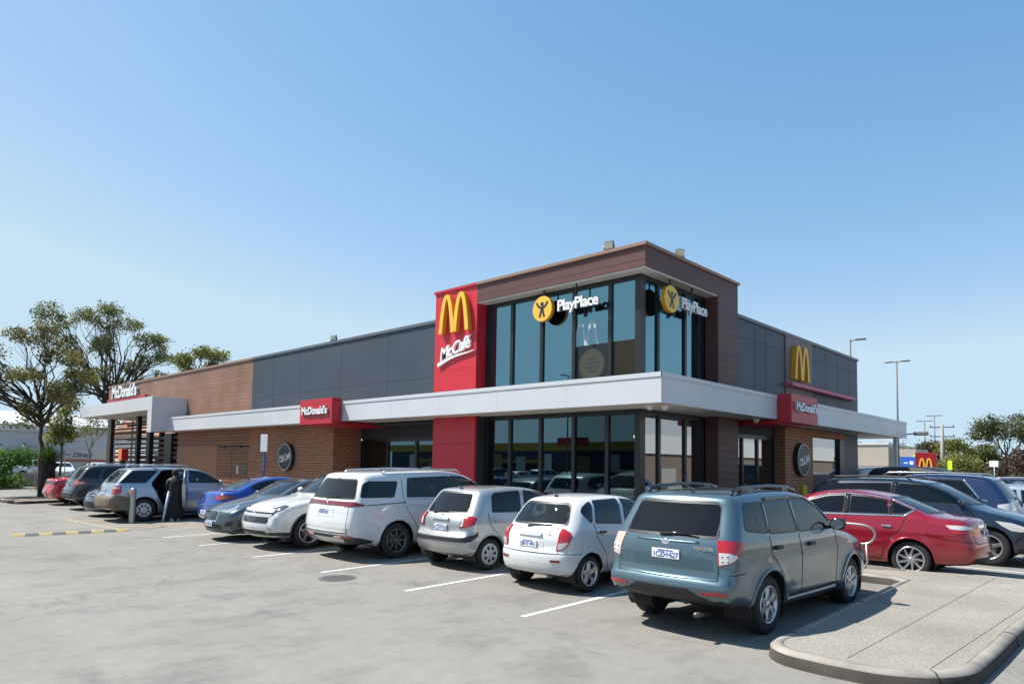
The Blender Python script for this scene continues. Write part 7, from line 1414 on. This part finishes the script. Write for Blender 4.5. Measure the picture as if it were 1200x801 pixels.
FT_NAVY = dict(
    rear_win=([(.70, 1.24), (.60, 1.66)], 'glass_dark'), front_win=([(.74, 1.22), (.6, 1.66)], 'glass'),
    wins=[('side_window', [(1.98, 1.20), (3.4, 1.20), (2.95, 1.5), (2.6, 1.64), (2.0, 1.67)], 'glass_dark'), ('side_window', [(.80, 1.22), (1.88, 1.20), (1.9, 1.67), (1.18, 1.65)], 'glass_dark')], wrnd=.02,
    patches=[('crear', [(30, .92), (60, .92), (80, 1.0), (80, 1.10), (30, 1.18)], 'clear_lens', 'tail_light', .014), ('rear', sym((.72, .44), (.72, .66)), 'black', 'bumper_strip', .008), ('rear', sym((.4, .9), (.36, 1.1)), 'chrome', 'plate_garnish', .02), ('cfront', [(20, .72), (45, .74), (66, .9), (58, .94), (20, .84)], 'lamp', 'headlight', .008)],
    lines=[('side', [(1.93, 1.22), (1.94, 1.66)], .09, 'gloss', 'door_pillar'), ('side', [(.66, 1.18), (.80, 1.20), (1.16, 1.68)], .045, 'chrome', 'pillar_trim'), ('side', [(1.93, 1.19), (1.96, .34)], .009, 'gap', 'door_gap'), ('rear', [(-.7, 1.2), (-.68, .72), (.68, .72), (.7, 1.2)], .01, 'gap', 'shut_line')],
    plate=('1GCV·337', 'rear', 0, .8), mirror=(3.2, 1.2, 'paint'), rails=(.75, 2.9, .70, 1.80, 'alloy'), seats=(2.5, 1.5, 1.25), wiper=(.2, -.3, 1.25), rimr=.24)
sp = dict(SP_SILVER_WAGON, H=1.78, W=1.92, L=4.6, wb=2.7, bot=[(x*.9465, z) for x, z in SP_SILVER_WAGON['bot']], plan=[(x*.9465, w) for x, w in SP_SILVER_WAGON['plan']], top=[(x*.9465, z if z < .9 else .9+(z-.9)*1.125) for x, z in SP_SILVER_WAGON['top']], sec=[(z if z < .9 else .9+(z-.9)*1.12, w) for z, w in SP_SILVER_WAGON['sec']])
std_car(sp, FT_NAVY, 'parked_suv', 'navy SUV with silver roof rails and a chrome-edged rear pillar', (-3.38, 20.15, .1), R(180), P_NAVY2, SILVER_RIM(5, .07), G2)
FT_GW = dict(FT_GREY_HATCH, patches=[('crear', [(26, .84), (58, .84), (76, .98), (70, 1.04), (26, .98)], 'red_lens', 'tail_light', .014), ('rear', sym((.85, .32), (.85, .78)), P_WHITE, 'bumper', .012), ('crear', [(20, .32), (60, .32), (92, .34), (92, .70), (70, .80), (20, .78)], P_WHITE, 'bumper', .012), ('rear', sym((.60, .80), (.6, .90)), 'red_lens', 'light_bar', .01)], lines=[])
del FT_GW['plate_front']; FT_GW['plate'] = ('1HFA·624', 'rear', 0, .62)
std_car(dict(SP_GREY_HATCH, H=1.62, top=[(x, z if z < .8 else .8+(z-.8)*1.12) for x, z in SP_GREY_HATCH['top']]), FT_GW, 'parked_hatchback', 'grey hatchback with a white rear bumper at the right edge, past the navy SUV', (-2.1, 23.4, .1), R(180), P_SILVERB, SILVER_RIM(5, .06), G2)
# ------------------------------------------------------------------ the person at the open car door
def person(loc, rz):
    r = empty('person', loc, rz, 'person in a long black coat leaning into the open silver wagon, holding a pale stick', 'person')
    def skin(name, verts, edges, rad, m, sub=2):
        me = bpy.data.meshes.new(name); me.from_pydata(verts, edges, []); o = bpy.data.objects.new(name, me); COL.objects.link(o)
        sk = o.modifiers.new('s', 'SKIN'); o.modifiers.new('d', 'SUBSURF').levels = sub
        for i, v in enumerate(me.skin_vertices[0].data): v.radius = rad[i] if isinstance(rad[i], tuple) else (rad[i], rad[i]); v.use_root = (i == 0)
        bpy.context.view_layer.update(); me2 = bpy.data.meshes.new_from_object(o.evaluated_get(bpy.context.evaluated_depsgraph_get())); bpy.data.objects.remove(o)
        for p in me2.polygons: p.use_smooth = True
        me2.materials.clear(); me2.materials.append(m); return link(bpy.data.objects.new(name, me2), r)
    S = mat('skin', (.42, .25, .18), .6); K = mat('black cloth', (.011, .011, .013), .85, bump=(18, .4)); Wt = mat('white shoe', (.5, .5, .5), .6)
    # local: facing +y (into the car), x to the right
    V = [(0, 0, .88), (0, .06, 1.10), (0, .14, 1.30), (0, .20, 1.43), (0, .25, 1.52), (0, .28, 1.62), (.17, .15, 1.36), (.22, .34, 1.16), (.20, .55, 1.10), (-.17, .15, 1.36), (-.23, .22, 1.10), (-.25, .36, .92), (.09, 0, .84), (.10, .01, .46), (.10, -.02, .08), (.10, .13, .04), (-.09, 0, .84), (-.11, -.06, .46), (-.12, -.14, .08), (-.12, 0, .04), (.20, .63, 1.10), (-.25, .42, .88)]
    E_ = [(0, 1), (1, 2), (2, 3), (3, 4), (4, 5), (2, 6), (6, 7), (7, 8), (2, 9), (9, 10), (10, 11), (0, 12), (12, 13), (13, 14), (14, 15), (0, 16), (16, 17), (17, 18), (18, 19), (8, 20), (11, 21)]
    rad = [(.15, .11), (.15, .11), (.17, .11), (.06, .06), (.085, .09), (.075, .085), .06, .045, .03, .06, .045, .03, .085, .058, .04, .035, .085, .058, .04, .035, .035, .035]
    skin('body', V, E_, rad, S)
    mb = MB(); prof = [(.245, .10, -.02), (.235, .4, 0), (.215, .75, .02), (.175, .95, .05), (.185, 1.15, .09), (.20, 1.28, .13), (.17, 1.39, .17), (.085, 1.46, .2)]; V = []; F = []; N = 20
    for (a, z, y) in prof:
        for k in range(N): q = 2*math.pi*k/N; w = 1+.06*math.sin(5*q+z*3)*(z < .9); V.append((a*math.cos(q)*w*1.08, y+a*.78*math.sin(q)*w, z))
    for i in range(len(prof)-1):
        for k in range(N): F.append((i*N+k, i*N+(k+1) % N, (i+1)*N+(k+1) % N, (i+1)*N+k))
    mb.add(V, F, 0, True)
    for A in ([(.17, .15, 1.36), (.225, .34, 1.16), (.20, .53, 1.10)], [(-.17, .15, 1.36), (-.235, .22, 1.10), (-.25, .34, .93)]): mb.tube(A, [.085, .068, .052], 10)
    mb.build('long_coat', K, r)
    mb = MB(); bm = bmesh.new(); bmesh.ops.create_uvsphere(bm, u_segments=16, v_segments=10, radius=1)
    for v in bm.verts:
        if v.co.y > .55 and v.co.z < .45: v.co.y *= .72
    mb.bm(bm, 0, True, Matrix.Translation((0, .245, 1.59)) @ Matrix.Diagonal((.105, .12, .135, 1))); mb.build('hair', K, r)
    for s in (-1, 1):      # eyes, and the hands with their fingers
        mb = MB(); bm = bmesh.new(); bmesh.ops.create_uvsphere(bm, u_segments=8, v_segments=6, radius=.012); mb.bm(bm, 0, True, Matrix.Translation((s*.032, .365, 1.60))); mb.build('eye', K, r)
        w = Vector((.20, .63, 1.10)) if s > 0 else Vector((-.25, .42, .88)); mb = MB()
        for i in range(4): mb.tube([w+Vector((s*(i-1.5)*.019, -.01, 0)), w+Vector((s*(i-1.5)*.02, .045, -.008)), w+Vector((s*(i-1.5)*.02, .06, -.035-.004*abs(i-1.5)))], [.010, .009, .007], 6)
        mb.tube([w+Vector((-s*.03, -.03, 0)), w+Vector((-s*.055, .01, -.01)), w+Vector((-s*.05, .04, -.02))], [.011, .01, .008], 6); mb.build('fingers', S, r)
        mb = MB(); mb.box((s*.105-.05, -.10 if s > 0 else -.22, 0), (s*.105+.05, .17 if s > 0 else .04, .085), 0, .03); mb.build('shoe', Wt, r)
    r.scale = (.94, .94, .94)
    return r
px, py = -22.72, 8.62
person((px, py, gz(py)), R(78))
mb = MB(); a = Vector((px+.20, py-.42, gz(py))); mb.tube([a, a+Vector((-.05, .16, .88))], [.035, .04], 8); mb.tube([a+Vector((-.05, .16, .88)), a+Vector((-.13, .18, .92))], .025, 8); tag(mb.build('walking_stick', mat('pale blue-grey stick', (.42, .47, .60), .5)), 'pale blue-grey walking stick held beside the black coat', 'stick')
# ------------------------------------------------------------------ cars further off: three kinds, copied
def simple(sp, ft, name, label, loc, rz, pt, group, K=44, rim=None):
    f2 = {k: v for k, v in ft.items() if k in ('rear_win', 'front_win', 'wins', 'wrnd', 'rimr')}; f2['patches'] = [p for p in ft.get('patches', []) if p[3] in ('tail_light', 'headlight', 'grille')]
    return std_car(sp, f2, name, label, loc, rz, pt, rim or SILVER_RIM(5, .06), group, K, detail=False)
def recolour(root, m):
    for ch in root.children:
        if ch.name.split('.')[0] in ('body', 'wheel_arch'):
            ch.data = ch.data.copy(); ch.data.materials[0] = m
def clone(c, loc, rz, label, m=None, group=None):
    o = copy_tree(c.root); o.location = loc; o.rotation_euler = (0, 0, rz); o['label'] = label
    if group: o['group'] = group
    if m: recolour(o, m)
    return o
GB = 'cars parked far off'
black_suv = simple(dict(SP_SILVER_WAGON, H=2.05, W=1.95, top=[(x, z if z < .9 else   .9+(z-.9)*1.42) for x, z in SP_SILVER_WAGON['top']], sec=[(z if z < .9 else .9+(z-.9)*1.40, w) for z, w in SP_SILVER_WAGON['sec']]), dict(FT_NAVY, wins=[(n, [(x, .9+(z-.9)*1.26) for x, z in P], g) for n, P, g in FT_NAVY['wins']]), 'parked_van', 'tall black van behind the navy SUV, in front of the red arches panel', (-7.15, 27.2, .1), R(0), paint('black paint', (.006, .006, .007), 0, .5, .2), G2)
wsuv = simple(SP_CITY_SUV, FT_CITY, 'parked_suv', 'white four-wheel drive half hidden by the bright green bush', (-71.5, 13.9, .1), R(95), P_WHITE, GB)
clone(black_suv, (-9.4, 31.8, .1), R(40), 'white four-wheel drive seen between the canopy posts, above the black van', P_WHITE, GB)
sedan = simple(SP_BLUE_SEDAN, FT_BLUE_SEDAN, 'parked_sedan', 'white sedan facing out under the slanted lettering, left of its twin', (-72.5, 17.4, .1), R(-8), P_WHITE, GB)
hatch = simple(SP_GREY_HATCH, FT_GREY_HATCH, 'parked_hatchback', 'blue hatchback far off just right of the red arches panel', (-12.6, 52, .1), R(75), P_TEALB, GB)
clone(sedan, (-73, 20.4, .1), R(-8), 'white sedan facing out under the slanted lettering, right of its twin')
clone(hatch, (-75, 15.8, .1), R(-10), 'white hatchback behind the blackened stump', P_WHITE); clone(wsuv, (-70, 11.2, .1), R(90), 'white SUV at the far left behind the bright green bush')
MS = paint('silver far car', (.42, .43, .44), .5, .35)
L = [(hatch, -13.6, 66, 80, P_WHITE, 'white hatchback far off below the power pole'), (wsuv, -11.4, 58, -85, MS, 'silver four-wheel drive far off facing the camera below the olive gums'), (sedan, -9.3, 56, -60, P_SILVERB, 'blue-silver sedan far off below the brown-leaved tree'), (sedan, -12.2, 80, 0, P_WHITE, 'white sedan far off on the second row below the yellow-green tree'), (hatch, -10.8, 90, 20, MS, 'silver hatchback far off on the second row below the olive gums'),
     (sedan, -8.4, 84, 10, P_GREY, 'grey sedan far off on the second row below the round-crowned pine'), (wsuv, -4.75, 38.5, -88, P_MAROON, 'maroon four-wheel drive facing the camera at the right'), (wsuv, -3.1, 41.5, -85, P_GREY, 'grey SUV at the right edge beside the maroon four-wheel drive'), (hatch, -7.1, 47, -70, MS, 'silver hatchback facing out left of the maroon four-wheel drive'), (wsuv, -6.2, 60, 5, P_WHITE, 'white SUV far off above the maroon four-wheel drive'), (sedan, -3.7, 58, 0, P_WHITE, 'white sedan far off at the right edge above the maroon four-wheel drive'), (wsuv, -15.9, 84, 90, P_MAROON, 'maroon SUV far off on the second row right of the red arches panel')]
for (c, x, y, a, m, l) in L: clone(c, (x, y, .1), R(a), l, m)
r = empty('delivery_truck', (-72.5, 24.2, .1), 0, 'white box truck nose showing beside the dark brown screen post', 'truck'); mb = MB(); mb.box((-1.0, -1.1, .9), (4.5, 1.1, 3.0), 0, .05); mb.build('box_body', P_WHITE, r); mb = MB(); mb.prism([(4.55, .5), (6.3, .5), (6.35, 1.2), (5.9, 2.3), (4.55, 2.35)], -1.0, 1.0, 'y'); mb.build('cab', P_WHITE, r); mb = MB(); mb.prism([(6.34, 1.25), (5.93, 2.2), (5.96, 2.22), (6.37, 1.27)], -.9, .9, 'y'); mb.build('windscreen', M_DKGL, r)
for x in (.3, 5.4):
    for s in (-1, 1): mb = MB(); mb.lathe([(.25, -.13), (.43, -.13), (.45, -.08), (.45, .08), (.43, .13), (.25, .13), (.001, .1)], (x, s*.95, .45), 'y', 20); mb.build('wheel', M_['tyre'], r)
# a row across the aisle, behind the camera, mirrored in the glazing
GM = 'cars mirrored in the front glazing'
for i, (c, x, m, l) in enumerate(((wsuv, -62, P_WHITE, 'white SUV'), (sedan, -58.8, P_GREY, 'grey sedan'), (hatch, -55.8, P_BRIGHTRED, 'red hatchback'), (sedan, -52.8, P_WHITE, 'white sedan'), (wsuv, -49.7, P_NAVY, 'navy SUV'), (hatch, -46.7, P_WHITE, 'white hatchback'), (wsuv, -43.6, P_SILVERB, 'silver SUV'), (sedan, -40.4, P_WHITE, 'white low sedan'))):
    clone(c, (x, -20.5, -.06), R(-90), l+' across the aisle, mirrored in the front glazing', m, GM)
# the next row to the right, outside the picture but mirrored in the paint of the nearest cars
for i, (c, y, m, l) in enumerate(((wsuv, 4.6, P_WHITE, 'white SUV'), (sedan, 7.3, P_BLACKG, 'charcoal sedan'), (hatch, 10.1, P_RED, 'red hatchback'), (wsuv, 12.9, P_GREY, 'slate SUV'), (sedan, 15.8, P_WHITE, 'white sedan'))):
    clone(c, (7.6, y, gz(y)), R(0), l+' in the next row to the right of the nearest cars', m, 'cars in the next row to the right')
